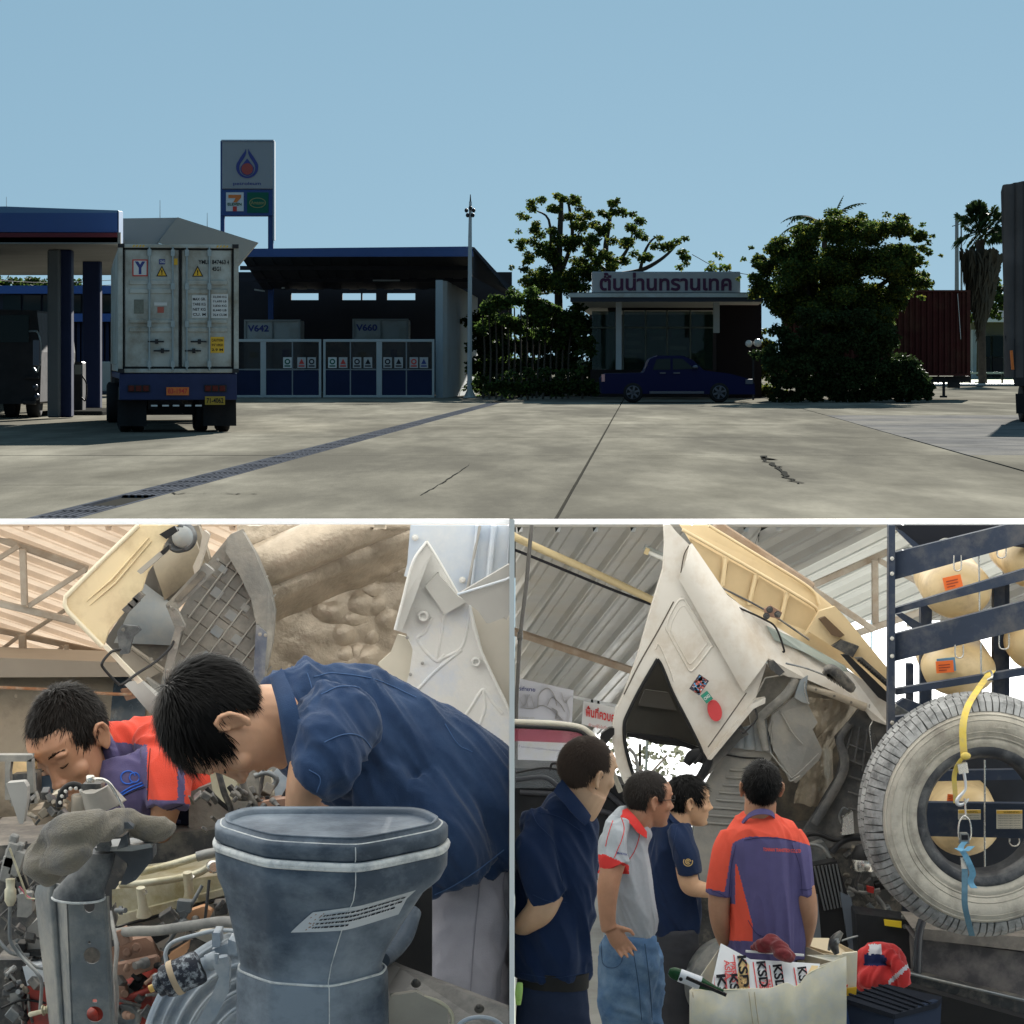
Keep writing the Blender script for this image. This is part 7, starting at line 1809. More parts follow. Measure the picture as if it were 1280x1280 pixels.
# stickers
def rot_slab(par,name,cx,cy,w,h,ang,d_,m,extra=None):
 c,s_=math.cos(ang),math.sin(ang); mb=MB()
 R_=lambda x,y: (cx+x*c-y*s_,cy+x*s_+y*c)
 mb.prism([P(*R_(x,y),d_) for x,y in ((-w/2,-h/2),(w/2,-h/2),(w/2,h/2),(-w/2,h/2))],(0,0.003,0)); ms=[m]
 if extra:ms +=extra(mb,R_)
 return build(name,mb,ms,par)
def poster1(mb,R_):
 rg=random.Random(3)
 for k in range(60):
  x,y,w_=rg.uniform(-6,6),rg.uniform(-9.5,9.5),rg.uniform(0.8,2); q=[P(*R_(x+a,y+b),d-0.062) for a,b in ((-w_,-1),(w_,-1.2),(w_,1),(-w_,1.3))]
  mb.add(q,[(0,1,2,3)],rg.choice([1,2,3,1]))
 return [mat('sticker red',(0.55,0.14,0.12),0.5),mat('sticker pale',(0.62,0.56,0.60),0.5),mat('sticker blue',(0.08,0.30,0.55),0.5)]
rot_slab(cs_,'picture_sticker',874,856,15,22,0.60,d-0.058,mat('dark sticker',(0.06,0.05,0.07),0.5),poster1)
def diamond(mb,R_):
 text(mb,'CNG',P(*R_(-4.2,2.2),d-0.062),P(*R_(4.2,2.2),d-.062)-P(*R_(-4.2,2.2),d-.062),P(*R_(-4.2,-2),d-.062)-P(*R_(-4.2,2.2),d-.062),1,0.002,0.03); return [M['paper']]
rot_slab(cs_,'diamond_sticker',883.5,871.5,10.5,12.5,-0.65,d-0.058,mat('green sticker',(0.02,0.22,0.15),0.5),diamond)
mb=MB(); mb.prism([P(893.5+8.8*math.cos(t)+2*math.sin(t),888.5+13.2*math.sin(t),d-0.035) for t in (2*PI*k/32 for k in range(32))],(0,0.03,0)); build('round_sticker',mb,mat('red round sticker',(0.55,0.05,0.055),0.5),cs_)
# inside the side window
slab(TB,'headliner',[(822,826,d+0.25),(842,864,d+.25),(860,903,d+.25),(874,936,d+.25),(820,930,d+.25),(780,918,d+.25),(790,880,d+.25)],0.05,mat('dark headliner',(0.055,0.052,0.046),0.8,var=0.2,scale=5),0.01)
slab(TB,'headliner_panel',[(806,862,d+0.2),(836,866,d+.2),(846,888,d+.2),(798,882,d+.2)],0.03,mat('trim panel',(0.085,0.08,0.072),0.7),0.01)
slab(TB,'visor_bar',[(784,916,d+0.2),(840,922,d+.2),(876,935,d+.2),(874,940,d+.2),(836,928,d+.2),(783,921,d+.2)],0.03,M['blackp'],0.004)
pipe(TB,'steering_wheel',[(786,935,d+.15),(794,945,d+.15),(797,962,d+.15),(792,976,d+.15)],2.2,mat('grey wheel rim',(0.30,0.30,0.30),0.5))
pipe(TB,'screen_pillar',[(809,926,d+.2),(807,975,d+.2)],1.6,mat('greenish pillar',(0.30,0.36,0.34),0.5))
pipe(TB,'screen_pillar',[(812,968,d+.22),(834,944,d+.22)],1.4,M['truss'])
pipe(TB,'screen_pillar',[(790,950,d+.22),(806,968,d+.22)],1.4,M['truss'])
pipe(TB,'window_post',[(858,955,d+0.1),(866,945,d+.1),(880,946,d+0.08),(884,955,d+.05),(868,985,d+0.05)],[5,8,9,6,6],M['black_soft'],n=10)
# bright outdoors through the windows: an added backlit sheet, and leaves with sunlight in their colour
shb=root('shrub',P(780,990,19.6),'shrub coloured pale for sunlight, seen through the open cab window','shrub')
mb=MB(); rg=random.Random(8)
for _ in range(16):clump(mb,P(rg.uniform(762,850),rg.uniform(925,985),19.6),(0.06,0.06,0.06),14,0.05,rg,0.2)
build('leaf',mb,mat('leaf coloured for backlight',(0.50,0.50,0.36),0.6,var=0.3,scale=10,trans=0.5),shb)['kind']='stuff'
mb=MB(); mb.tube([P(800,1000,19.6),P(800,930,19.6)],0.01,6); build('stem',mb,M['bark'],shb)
# ---- cream roof deflector with pressed panels
DQ=[(850,656.5,14.0),(885,656.5,14.05),(1012,733,14.2),(1050,765,14.25),(1112,838,14.3),(1112,880,14.25),(1060,836,14.2),(1000,803,14.15),(930,760,14.05),(898,733,14.0)]
slab(TB,'roof_deflector',DQ,0.08,M['cab_cream'],0.01)
df=TB.children[-1]
for q in (((861,672),(903,696),(899,730),(893,722)),((911,700),(942,717),(933,752),(905,735)),((949,721),(980,740),(973,775),(938,756)),((987,744),(1020,764),(1006,796),(978,778))):
 slab(df,'shaded_panel',[(x,y,13.96+(x-860)*0.0013) for x,y in q],0.06,mat('shade-toned deflector panel',(0.54,0.41,0.235),0.55,var=0.1,scale=6),0.02)  # darker colour puts the shade of a recess into raised panels
pipe(df,'edge_rail',[(853,662,13.95),(885,680,13.97),(948,716,14.04),(1012,754,14.12),(1022,764,14.14)],2.2,M['cab_cream'])
pipe(df,'edge_rail',[(886,657,13.98),(950,696,14.08),(1012,735,14.18),(1024,756,14.18)],2.0,M['cab_cream'])
for q in (((907,697),(903,732)),((945,718),(936,756)),((984,741),(975,778))):
 pipe(df,'panel_rib',[(*q[0],13.94+(q[0][0]-860)*.0013),(*q[1],13.94+(q[1][0]-860)*.0013)],3.0,M['cab_cream'])
slab(df,'end_fin',[(1024,764,14.05),(1044,758,14.05),(1060,775,14.05),(1112,838,14.05),(1112,862,14.05),(1072,828,14.05),(1012,790,14.05),(1005,795,14.05)],0.05,M['cab_cream'],0.008)
slab(df,'bracket',[(1024,774,14.0),(1032,771,14.0),(1056,794,14.0),(1050,797,14.0),(1040,794,14.0)],0.05,mat('brown bracket',(0.12,0.08,0.05),0.6),0.006)
slab(df,'bracket',[(1040,808,13.99),(1052,800,13.99),(1074,808,13.99),(1066,822,13.99)],0.05,M['iron_dk'],0.004)
# ---- rear of the cab
slab(TB,'cab_rear',[(897,735,13.78),(930,760,13.85),(1000,803,13.95),(1060,838,14.0),(1112,872,14.0),(1112,908,13.95),(1090,900,13.92),(1075,878,13.9),(1010,850,13.85),(985,846,13.82),(962,836,13.79),(959,822,13.77)],0.08,M['cab_white'],0.008)
slab(TB,'rear_window',[(958,782,13.84),(1000,801,13.88),(1056,832,13.92),(1062,840,13.92),(1046,838,13.9),(1005,815,13.86),(968,800,13.84)],0.03,mat('greenish rear glass',(0.30,0.34,0.31),0.12),0.004)
pipe(TB,'window_seal',[(920,758,13.83),(955,774,13.82),(970,785,13.82),(980,812,13.82),(978,815,13.82)],1.3,M['blackp'])
pipe(TB,'gas_strut',[(897,732,13.9),(955,762,13.85),(1012,800,13.85)],1.3,M['iron_dk'])
for x,y in ((962,762),(972,768),(958,770)):hexbolt(TB,x,y,13.8,3.2,M['iron_dk'])
slab(TB,'hinge_bracket',[(954,762,13.84),(964,757,13.84),(978,766,13.84),(974,774,13.84),(958,770,13.84)],0.04,M['rust'],0.006)
pipe(TB,'torsion_rod',[(982,829,13.75),(1010,836,13.74),(1040,848,13.74)],1.2,M['iron'])
slab(TB,'latch',[(961,826,13.72),(968,826,13.72),(981,840,13.72),(974,845,13.72),(962,836,13.72)],0.05,M['iron_dk'],0.006)
for k in range(7):
 a=k/6; slab(TB,'lock_plate',[(1029+26*a,842+14*a,13.72),(1034+26*a,834+14*a,13.72),(1040+24*a,838+14*a,13.72),(1036+22*a,850+14*a,13.72)],0.05,M['iron_dk'] if k%2 else M['under_dk'],0.006)
pipe(TB,'hydraulic_pump',[(1030,838,13.7),(1042,838,13.7),(1062,858,13.7),(1068,862,13.7)],[5,7,7,4],M['iron_dk'])
slab(TB,'step',[(1052,819,13.9),(1060,818,13.9),(1112,868,13.88),(1112,880,13.88),(1098,872,13.88)],0.05,M['blackp'],0.008)
st_=TB.children[-1]
slab(TB,'tread_plate',[(1068,822,13.92),(1078,822,13.92),(1116,856,13.92),(1112,862,13.92)],0.04,M['iron_dk'],0.004)
tp_=TB.children[-1]
for k in range(13):
 a=k/12; mb=MB(); mb.ell(P(1074+38*a,825.5+33*a,13.915),(0.010,0.004,0.008),8,6); build('tread_hole',mb,M['blackp'],tp_)
# ---- underside
slab(TB,'cab_corner',[(938,881,13.72),(944,874,13.72),(957,872,13.74),(956.5,879,13.74),(942,886,13.72),(889,950,13.72),(884,949,13.72)],0.05,M['cab_white'],0.004)
slab(TB,'dark_sill',[(884,950,13.80),(925,905,13.80),(936,918,13.80),(926,924,13.80),(880,975,13.8),(870,990,13.80),(868,982,13.8)],0.04,M['dark_mat'],0.008)  # sill strip in the dark liner colour
slab(TB,'arch_upper',[(957,848,13.95),(992,842,13.95),(1008,856,13.95),(985,872,13.95),(958,898,13.95),(940,912,13.95),(936,890,13.95)],0.05,M['under'],0.01)
patch(TB,'arch_panel',[(918,914,13.92),(958,898,13.92),(966,940,13.92),(916,934,13.92)],lambda u,v:0.03*abs(math.sin(u*11)),24,6,M['under_blue'])
pipe(TB,'arch_channel',[(995,848,13.85),(983,868,13.85),(955,893,13.85),(951,903,13.85),(957,938,13.85)],[5.5,6,6,6,4.5],M['under'],n=10)
slab(TB,'floor_pan',[(966,893,13.86),(992,872,13.86),(1010,880,13.88),(1018,896,13.88),(1022,903,13.88),(1016,912,13.88),(1028,938,13.9),(1024,950,13.9),(995,979,13.88),(985,972,13.88),(967,938,13.86),(960,912,13.86)],0.05,M['floor_grey'],0.012)
fp_=TB.children[-1]
for pts in ([(975,888),(990,915),(1003,930)],[(962,940),(985,968),(994,970),(1024,942)],[(985,966),(988,976),(1000,970)],[(966,900),(964,930)]):
 pipe(fp_,'pressed_rib',[(x,y,13.855) for x,y in pts],1.2,M['floor_grey'],n=6)
slab(fp_,'bent_flap',[(1000,850,13.84),(1010,844,13.84),(1008,862,13.84),(1012,880,13.84),(1003,878,13.84),(993,872,13.84)],0.03,M['under_blue'],0.006)
pipe(fp_,'bright_edge',[(1006,852,13.83),(1006.5,866,13.83),(1011,880,13.83)],0.8,M['chrome'])
slab(TB,'ridged_panel',[(905,938,13.9),(922,932,13.9),(968,940,13.9),(962,952,13.9),(958,990,13.9),(962,1040,13.9),(950,1120,13.9),(860,1120,13.9),(872,1000,13.9)],0.05,M['floor_grey'],0.012)
rp=TB.children[-1]
for k in range(8):
 y=962+k*9.5; pipe(rp,'ridge',[(912-k*4.2,y,13.895),(948-k*4.0,y+2.5,13.895)],1.5,M['floor_grey'],n=6)
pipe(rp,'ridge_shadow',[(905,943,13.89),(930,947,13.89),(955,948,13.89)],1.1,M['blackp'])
pipe(TB,'grab_handle',[(944,886,13.7),(946,898,13.68),(932,914,13.66),(928,916,13.66),(924,911,13.7)],1.3,M['blackp'],res=30)
# foil covered tunnel and the dark liner beyond
def foil(u,v):
 a=(1006+64*(1-v)*1.0-2*v,876); x0=1002-8*v+10*math.sin(v*3); x1=1076-42*min(1,v*2.2)+4*v
 x=x0+(x1-x0)*u; y=872+132*v+4*u
 return P(x,y,14.15-0.10*math.sin(PI*u)-0.02*fbm((u*4,v*6,1)))
mb=MB(); mb.grid(foil,30,40,thick=0.02); build('foil_tunnel',mb,M['foil'],TB)
pipe(TB,'cross_beam',[(1008,858,13.88),(1040,868,13.88),(1082,884,13.9)],[4.5,4.5,5.5],mat('tan beam',(0.42,0.36,0.28),0.5,var=0.2,scale=8),n=10)
for x,y in ((1020,862),(1043,870),(1064,878)):hexbolt(TB,x,y,13.83,1.2,M['under_dk'])
slab(TB,'dark_liner',[(1076,884,14.0),(1088,879,14.0),(1112,890,14.0),(1130,900,14.0),(1130,1060,14.0),(1000,1060,14.0),(1004,1040,14.0),(1045,972,14.0),(1050,950,14.0),(1044,922,14.0),(1062,902,14.0)],0.05,M['dark_mat'],0.02)
dl=TB.children[-1]
pipe(dl,'pressed_channel',[(1062,905,13.96),(1050,925,13.95),(1056,950,13.95),(1050,975,13.95),(1018,1030,13.95)],[5,5,6,6,6],M['dark_mat'],n=8)
for k in range(5):
 pipe(dl,'pressed_rib',[(1066+k*9,905+k*4,13.97),(1058+k*10,940+k*12,13.97)],1.6,M['dark_mat'],n=6)
 pipe(dl,'pressed_rib',[(1060,930+k*20,13.97),(1110,950+k*18,13.97)],1.4,M['dark_mat'],n=6)
pipe(dl,'bright_edge',[(1087,880,13.93),(1087,888,13.93),(1090.5,901,13.93),(1087,910,13.93),(1089,930,13.93),(1091,948,13.93)],0.8,M['chrome'])
pipe(dl,'hole_ring',[(1060,1012,13.93),(1054,1010,13.93),(1049,1020,13.93),(1053,1030,13.93),(1060,1020,13.93)],1.2,M['iron'])
slab(TB,'bright_bracket',[(1054,1022,13.7),(1066,1014,13.7),(1068,1042,13.7),(1052,1044,13.7)],0.05,M['chrome'],0.01)
slab(TB,'dark_backdrop',[(900,830,14.35),(1010,830,14.35),(1128,885,14.35),(1128,1070,14.35),(880,1070,14.35)],0.05,M['under_dk'],0)  # added dark sheet hiding the bright background under the cab
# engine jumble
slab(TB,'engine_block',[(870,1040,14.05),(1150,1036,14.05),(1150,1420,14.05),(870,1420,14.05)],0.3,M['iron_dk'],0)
for pts,r_,m in (([(1000,1046),(1020,1042),(1045,1050),(1060,1046),(1080,1044)],3.2,'blackp'),([(1040,1066),(1050,1054),(1062,1048),(1082,1047)],4.2,'black_soft'),([(1005,1055),(1025,1058),(1040,1075)],2.4,'iron'),([(1075,1090),(1070,1110),(1085,1125)],2.2,'iron_dk'),([(1060,1110),(1080,1116),(1100,1112)],2.4,'hose'),([(1095,1120),(1105,1135),(1100,1150)],3,'hose'),([(1085,1130),(1095,1145),(1085,1165)],3.4,'iron'),([(1062,1130),(1078,1150),(1070,1180)],4,'iron_dk')):
 pipe(TB,'engine_pipe',[(x,y,13.75) for x,y in pts],r_,M[m])
rg=random.Random(12)
for k in range(46):
 x,y=rg.uniform(1010,1128),rg.uniform(1050,1185)
 if 1018<x<1056 and y>1078:continue
 mb=MB(); mb.box(P(x,y,13.85+rg.uniform(-.05,.05)),(rg.uniform(.02,.06),.05,rg.uniform(.015,.05)),(rg.uniform(-.5,.5),rg.uniform(-.8,.8),0))
 build('engine_fitting',mb,M[rg.choice(['iron_dk','iron_dk','blackp','iron','hose','under_dk'])],TB,bevel=0.005)
slab(TB,'casting',[(1006,1060,13.8),(1030,1052,13.8),(1038,1066,13.8),(1026,1080,13.8),(1010,1080,13.8)],0.1,M['iron'],0.02)
slab(TB,'red_plug',[(1084,1108,13.7),(1093,1110,13.7),(1092,1117,13.7),(1084,1115,13.7)],0.03,M['ink_red'],0.004)
k=13.6/F
mb=MB(); mb.lathe([(13*k,0),(14.5*k,2*k),(14.5*k,14*k),(14*k,15*k)],P(1079,1088,13.6),(0,0,1),24); res_=build('fluid_canister',mb,M['chrome'],TB)
mb=MB(); mb.lathe([(14.8*k,0),(14.8*k,7*k),(11*k,12*k),(10*k,16*k),(4*k,18*k)],P(1079,1073,13.6),(0,0,1),24); build('canister_lid',mb,M['blackp'],res_)
slab(TB,'grille_housing',[(1016,1082,13.62),(1046,1076,13.62),(1062,1125,13.62),(1070,1180,13.62),(1020,1200,13.62),(1018,1120,13.62)],0.1,M['blackp'],0.015)
gh=TB.children[-1]
for k in range(7):
 pipe(gh,'grille_rib',[(1018+k*4.6,1083-k*.5,13.61),(1031+k*4.2,1138-k*.8,13.61)],1.4,mat('grey black rib',(0.10,0.105,0.11),0.5),n=6)
slab(gh,'housing_side',[(1050,1115,13.6),(1064,1122,13.6),(1074,1190,13.6),(1062,1190,13.6)],0.06,mat('slate plastic',(0.10,0.12,0.15),0.5),0.006)
slab(TB,'side_vent',[(1008,1120,13.6),(1022,1118,13.6),(1028,1190,13.6),(1012,1190,13.6)],0.05,mat('slate vent',(0.12,0.135,0.155),0.5),0.006)
# lower frame
slab(TB,'battery_box',[(1070,1142,13.4),(1135,1150,13.4),(1140,1230,13.4),(1075,1230,13.4)],0.2,M['black_soft'],0.015)
slab(TB,'yellow_label',[(1105,1149.5,13.38),(1127,1152,13.38),(1127,1160,13.38),(1106,1157,13.38)],0.01,mat('yellow label',(0.80,0.58,0.03),0.5),0)
for x,y in ((1131,1158),(1129,1146)):hexbolt(TB,x,y,13.38,2.2,M['iron'])
pipe(TB,'stay_pipe',[(1153,1150,12.9),(1149,1165,12.9),(1147,1190,12.9),(1146,1228,12.9)],5.5,mat('glossy black pipe',(0.05,0.055,0.065),0.25,0.3),n=14)
slab(TB,'tank_side',[(1140,1172,13.0),(1290,1192,13.0),(1290,1262,13.0),(1150,1228,13.0),(1148,1180,13.0)],0.3,mat('scuffed dark tank',(0.10,0.095,0.10),0.6,var=0.3,scale=6,dirt=(0.22,0.20,0.19),dirt_amt=0.4,dscale=6),0.015)
slab(TB,'tank_lid',[(1140,1160,12.95),(1290,1172,12.95),(1290,1190,12.95),(1150,1174,12.95)],0.4,mat('worn brown plate',(0.15,0.135,0.12),0.6,var=0.3,scale=6,dirt=(0.28,0.25,0.22),dirt_amt=0.35,dscale=7),0.01)
slab(TB,'chassis_rail',[(1130,1214,12.85),(1290,1252,12.85),(1290,1275,12.85),(1128,1228,12.85)],0.1,M['iron_dk'],0.012)
pipe(TB,'rail_edge',[(1132,1216,12.84),(1290,1253,12.84)],2.0,M['iron'])
slab(TB,'chassis_rail',[(1120,1228,12.7),(1290,1276,12.7),(1290,1330,12.7),(1120,1330,12.7)],0.1,M['blackp'],0.012)
# gas rack
rk=12.6
def rail(y0,y1,y2,y3,x0=1117,x1=1400,dd=rk,name='rack_rail',m=None,th=0.05):
 """flat bar rising to the right, far end further along"""
 t=(x1-1117)/(1274-1117)
 slab(TB,name,[(x0,y0,dd),(x1,y0+(y1-y0)*t,dd-0.25*t),(x1,y2+(y3-y2)*t,dd-0.25*t),(x0,y2,dd)],th,m or M['rack'],0.005)
rail(691,652,725,681); rail(760,713,767,727,x0=1119); rail(793,753,827,788); rail(861,836,869,845,x0=1120)
slab(TB,'rack_top',[(1119,656.5,12.9),(1400,656.5,12.9),(1400,700,12.9),(1180,672,12.9),(1150,688,12.9),(1125,664,12.9)],0.1,mat('black top bay',(0.012,0.014,0.02),0.6),0.01)
slab(TB,'rack_post',[(1111,656.5,rk-0.05),(1119,656.5,rk-.05),(1119,912,rk-.05),(1110,918,rk-.05)],0.06,M['rack'],0.004)
rp_=TB.children[-1]
for y in (698,717,798,820,903):hexbolt(rp_,1115,y,rk-0.055,2.0,M['chrome'])
for x0,x1,ya,yb,dd in ((1151,1165,755,905,13.3),(1242,1256,725,870,13.3),(1256,1262,690,900,13.35),(1134,1142,830,905,13.4)):
 slab(TB,'rack_upright',[(x0,ya,dd),(x1,ya,dd),(x1,yb,dd),(x0,yb,dd)],0.06,M['rack'],0.004)
slab(TB,'rack_brace',[(1118,660,12.8),(1128,664,12.8),(1160,690,12.8),(1152,694,12.8)],0.05,M['rack'],0.004)
slab(TB,'rack_brace',[(1120,768,12.9),(1128,766,12.9),(1152,780,12.9),(1146,790,12.9)],0.05,M['rack'],0.004)
slab(TB,'rack_brace',[(1120,880,12.9),(1130,873,12.9),(1160,884,12.9),(1150,898,12.9)],0.05,M['rack'],0.004)
pipe(TB,'exhaust_end',[(1118,884,13.0),(1128,890,13.0),(1136,894,13.0)],[9,8.5,8],M['iron'],n=14)
slab(TB,'rack_foot',[(1110,898,12.7),(1140,893,12.7),(1120,915,12.7),(1110,930,12.7)],0.05,M['rack'],0.004)
def gas(cx,cy,rx,ry,dd,label=None):
 k=dd/F; mb=MB(); ax=Vector((0.10,1,0))
 c=P(cx,cy,dd); rings=[]
 for r_,h in ((0.02,-0.155),(0.35,-0.145),(0.62,-0.12),(0.82,-0.085),(0.94,-0.045),(1.0,0.0),(1.0,0.9)):
  rings.append([c+ax*h+Vector((math.cos(t)*rx*k*r_,0,math.sin(t)*ry*k*r_)) for t in (2*PI*q/36 for q in range(36))])
 mb.loft(rings); return build('gas_cylinder',mb,M['gas'],TB)
g1=gas(1196,737,44,36,13.1); g2=gas(1199,837,46,33,13.1); g3=gas(1205,1028,46,42,13.1); g4=gas(1296,702,44,34,13.1); g5=gas(1302,806,44,34,13.1)
def lab(par,cx,cy,w,h,ang,dd,m,lines=True):
 def ex(mb,R_):
  for j in range(3):
   q=[P(*R_(-w*.35,-h*.2+j*h*.22),dd-0.004),P(*R_(w*(.3 if j<2 else .1),-h*.2+j*h*.22),dd-0.004),P(*R_(w*(.3 if j<2 else .1),-h*.12+j*h*.22),dd-.004),P(*R_(-w*.35,-h*.12+j*h*.22),dd-.004)]
   mb.add(q,[(0,1,2,3)],1)
  return [mat('dark red print',(0.35,0.05,0.02),0.6)]
 return rot_slab(par,'label',cx,cy,w,h,ang,dd,m,ex if lines else None)
lab(g1,1191,728,23,16,-0.22,12.93,M['orange_label']); lab(g2,1183,831,23,17,-0.1,12.94,mat('blue label back',(0.12,0.28,0.42),0.5),False); lab(g2,1181,833.5,22,15,-0.08,12.92,M['orange_label']); lab(g3,1190,998,12,10,0.1,12.94,M['orange_label'])
for x,y0,y1,w in ((1197,694,713,9),(1252,678,697,11),(1199,806,822,10),(1255,792,811,12),(1268,1048,1057,12)):
 mb=MB(); mb.tube([P(x-w/2,y0,12.45),P(x-w/2,y1-4,12.45),P(x-w/4,y1,12.45),P(x+w/4,y1,12.45),P(x+w/2,y1-4,12.45),P(x+w/2,y0,12.45)],1.0*12.4/F,6,res=24); build('u_bolt',mb,M['chrome'],TB)
mb=MB(); mb.tube([P(1223.5,690,12.5),P(1224.5,768,12.5)],1.2*12.5/F,6); mb.tube([P(1226,803,12.5),P(1226.5,868,12.5)],1.2*12.5/F,6); build('tie_rod',mb,M['chrome'],TB)
mb=MB(); mb.tube([P(1231,950,12.45),P(1231,1078,12.45),P(1234,1084,12.45),P(1247,1087,12.45)],1.2*12.5/F,6,res=24); build('tie_rod',mb,M['chrome'],TB)
slab(TB,'rack_rail',[(1140,1003,12.55),(1400,1006,12.45),(1400,1050,12.45),(1140,1045,12.55)],0.05,M['rack'],0.005)
slab(TB,'rack_rail',[(1150,964,12.8),(1400,960,12.8),(1400,972,12.8),(1150,977,12.8)],0.05,M['rack'],0.005)
slab(TB,'rack_back',[(1128,905,13.6),(1400,900,13.6),(1400,1170,13.6),(1128,1170,13.6)],0.03,mat('dark rack sheet',(0.022,0.026,0.035),0.6,var=0.3,scale=4),0)
for x0,x1,y0,y1 in ((1198,1226,1012.5,1024.5),(1246,1278,1013,1036)):
 mb=MB(); mb.prism([P(x0,y0,12.44),P(x1,y0,12.44),P(x1,y1,12.44),P(x0,y1,12.44)],(0,0.01,0),0); mb.prism([P(x0,y0,12.43),P(x1,y0,12.43),P(x1,y0+4.2,12.43),P(x0,y0+4.2,12.43)],(0,0.005,0),1)
 text(mb,'WARNING',P(x0+8,y0+3.4,12.43),P(x1-4,y0+3.4,12.43)-P(x0+8,y0+3.4,12.43),(0,0,0.009),2,0.004)
 for j in range(int((y1-y0-5)/3)):
  text(mb,'highpressuregas cylinder',P(x0+1.5,y0+7.5+j*3,12.435),P(x1-2,0,12.435)-P(x0+1.5,0,12.435),(0,0,0.005),2,0.003)
 build('warning_label',mb,[mat('cream label',(0.66,0.62,0.52),0.5),mat('amber label',(0.80,0.50,0.08),0.5),M['ink']],TB)

# ---- spare tyre
tc_=P(1231,1020,12.0); tn=Vector((0.06,-0.995,0.03)).normalized()
ty=root('spare_tyre',tc_-Vector((0,0,0.53)),'large dusty truck tyre strapped upright against the gas rack','tyre')
k=12.0/F; Rr=152*k; W_=0.30
to_=tc_-tn*0.10
def ring(name,prof,m,n=96,sgn=1):
 mb=MB(); mb.lathe([(r_*Rr,h*sgn) for r_,h in prof],to_,tn,n,caps=False); return build(name,mb,m,ty)
sw=[(0.57,0.118),(0.60,0.128),(0.625,0.130),(0.645,0.124),(0.66,0.130),(0.72,0.150),(0.78,0.155),(0.83,0.148),(0.862,0.135)]
ring('sidewall',sw,M['tyre_side']); ring('sidewall',sw,M['tyre_side'],64,-1)
ring('bead',[(0.485,0.085),(0.50,0.112),(0.53,0.122),(0.56,0.124),(0.575,0.117)],M['bead'])
ring('inner_wall',[(0.50,0.11),(0.47,0.07),(0.52,0.0),(0.47,-0.07),(0.57,-0.12)],M['bead'],72)
ring('tread_base',[(0.855,0.132),(0.93,0.108),(0.970,0.07),(0.972,-0.07),(0.93,-0.108),(0.855,-0.132)],mat('dusty groove rubber',(0.12,0.118,0.115),0.85,var=0.25,scale=14))
ta=tn.orthogonal().normalized(); tb=tn.cross(ta)
NB=96; rgt=random.Random(2)
for i in range(NB):
 for row,pr_ in enumerate((((0.868,0.139),(0.945,0.118),(0.995,0.075)),((0.985,0.04),(0.998,0.0),(0.985,-0.04)),((0.995,-0.075),(0.945,-0.118),(0.868,-0.139)))):
  off=0.5 if row==1 else 0; a0=2*PI*(i+off+0.07+rgt.uniform(0,.05))/NB; a1=2*PI*(i+off+0.93+rgt.uniform(0,.05))/NB
  mb=MB(); q=[]
  for a in (a0,a1):
   sk_=0.012*rgt.uniform(-1,1)
   for r_,h in pr_:q.append(to_+tn*h+(ta*math.cos(a+sk_*(r_<.9))+tb*math.sin(a+sk_*(r_<.9)))*Rr*r_)
   for r_,h in pr_:q.append(to_+tn*h*0.86+(ta*math.cos(a)+tb*math.sin(a))*Rr*(r_-0.03))
  mb.add(q,[(0,6,7,1),(1,7,8,2),(0,1,4,3),(1,2,5,4),(6,9,10,7),(7,10,11,8),(2,8,11,5),(0,3,9,6)])
  build('tread_block',mb,M['tyre_tread'],ty)
for r0,hh,w in ((0.655,0.129,0.005),(0.842,0.146,0.004),(0.70,0.145,0.0025),(0.80,0.154,0.002)):
 mb=MB(); mb.tube([to_+tn*hh+(ta*math.cos(2*PI*j/72)+tb*math.sin(2*PI*j/72))*Rr*r0 for j in range(73)],w,6,caps=False); build('sidewall_ring',mb,M['tyre_side'],ty)
mb=MB(); ux=Vector((0.998,0.06,0))
def tyre_text(s_,ang,h_,wd,rr):
 v,f,w,hh=text_mesh(s_,0.03); pts=[]
 for x,y in v:
  a=ang+(x/w-0.5)*wd; r_=Rr*(rr+(y/hh)*h_)
  pts.append(to_+tn*0.1545+(ux*math.sin(a)+Vector((0,0,1))*math.cos(a))*r_)
 mb.add(pts,f,0)
 mb.add([p+tn*0.002 for p in pts],f,0)
tyre_text('GITI',PI+0.35,-0.075,-0.28,0.80); tyre_text('11R22.5',0.12,0.05,0.26,0.74)
build('raised_lettering',mb,M['tyre_side'],ty)

# ---- ratchet strap
rsx=root('ratchet_strap',P(1206,1170,11.7),'yellow and blue ratchet strap hooked together through the tyre','strap')
def web(name,pts,wpx,m,par=rsx,n=30):
 q=catmull([tuple(p) for p in pts],n); mb=MB(); rows=[]
 for i,p in enumerate(q):
  a=P(p[0]-wpx/2,p[1],p[2]); b=P(p[0]+wpx/2,p[1],p[2]); rows.append((a,b))
 mb.grid(lambda u,v:rows[min(len(rows)-1,round(u*(len(rows)-1)))][round(v)],len(rows)-1,1,thick=0.003); return build(name,mb,m,par)
web('yellow_strap',[(1240,838,12.4),(1232,848,12.3),(1222,862,12.1),(1210,882,11.9),(1204,905,11.82),(1204,930,11.80),(1206,948,11.80)],9,M['strap_y'])
web('yellow_strap',[(1206,944,11.79),(1198,955,11.79),(1193,970,11.8),(1194,990,11.8),(1195,1004,11.8)],6,M['strap_y'])
mb=MB(); mb.ell(P(1207,945,11.78),(0.022,0.012,0.016)); build('strap_knot',mb,M['strap_y'],rsx)
mb=MB(); mb.tube([P(1229,842,12.3),P(1238,839,12.25),P(1240,846,12.2),P(1234,850,12.2)],0.005,8,res=16); build('ring',mb,M['chrome'],rsx)
slab(rsx,'buckle',[(1197,956,11.76),(1209,953,11.76),(1211,966,11.76),(1199,968,11.76)],0.03,M['chrome'],0.004)
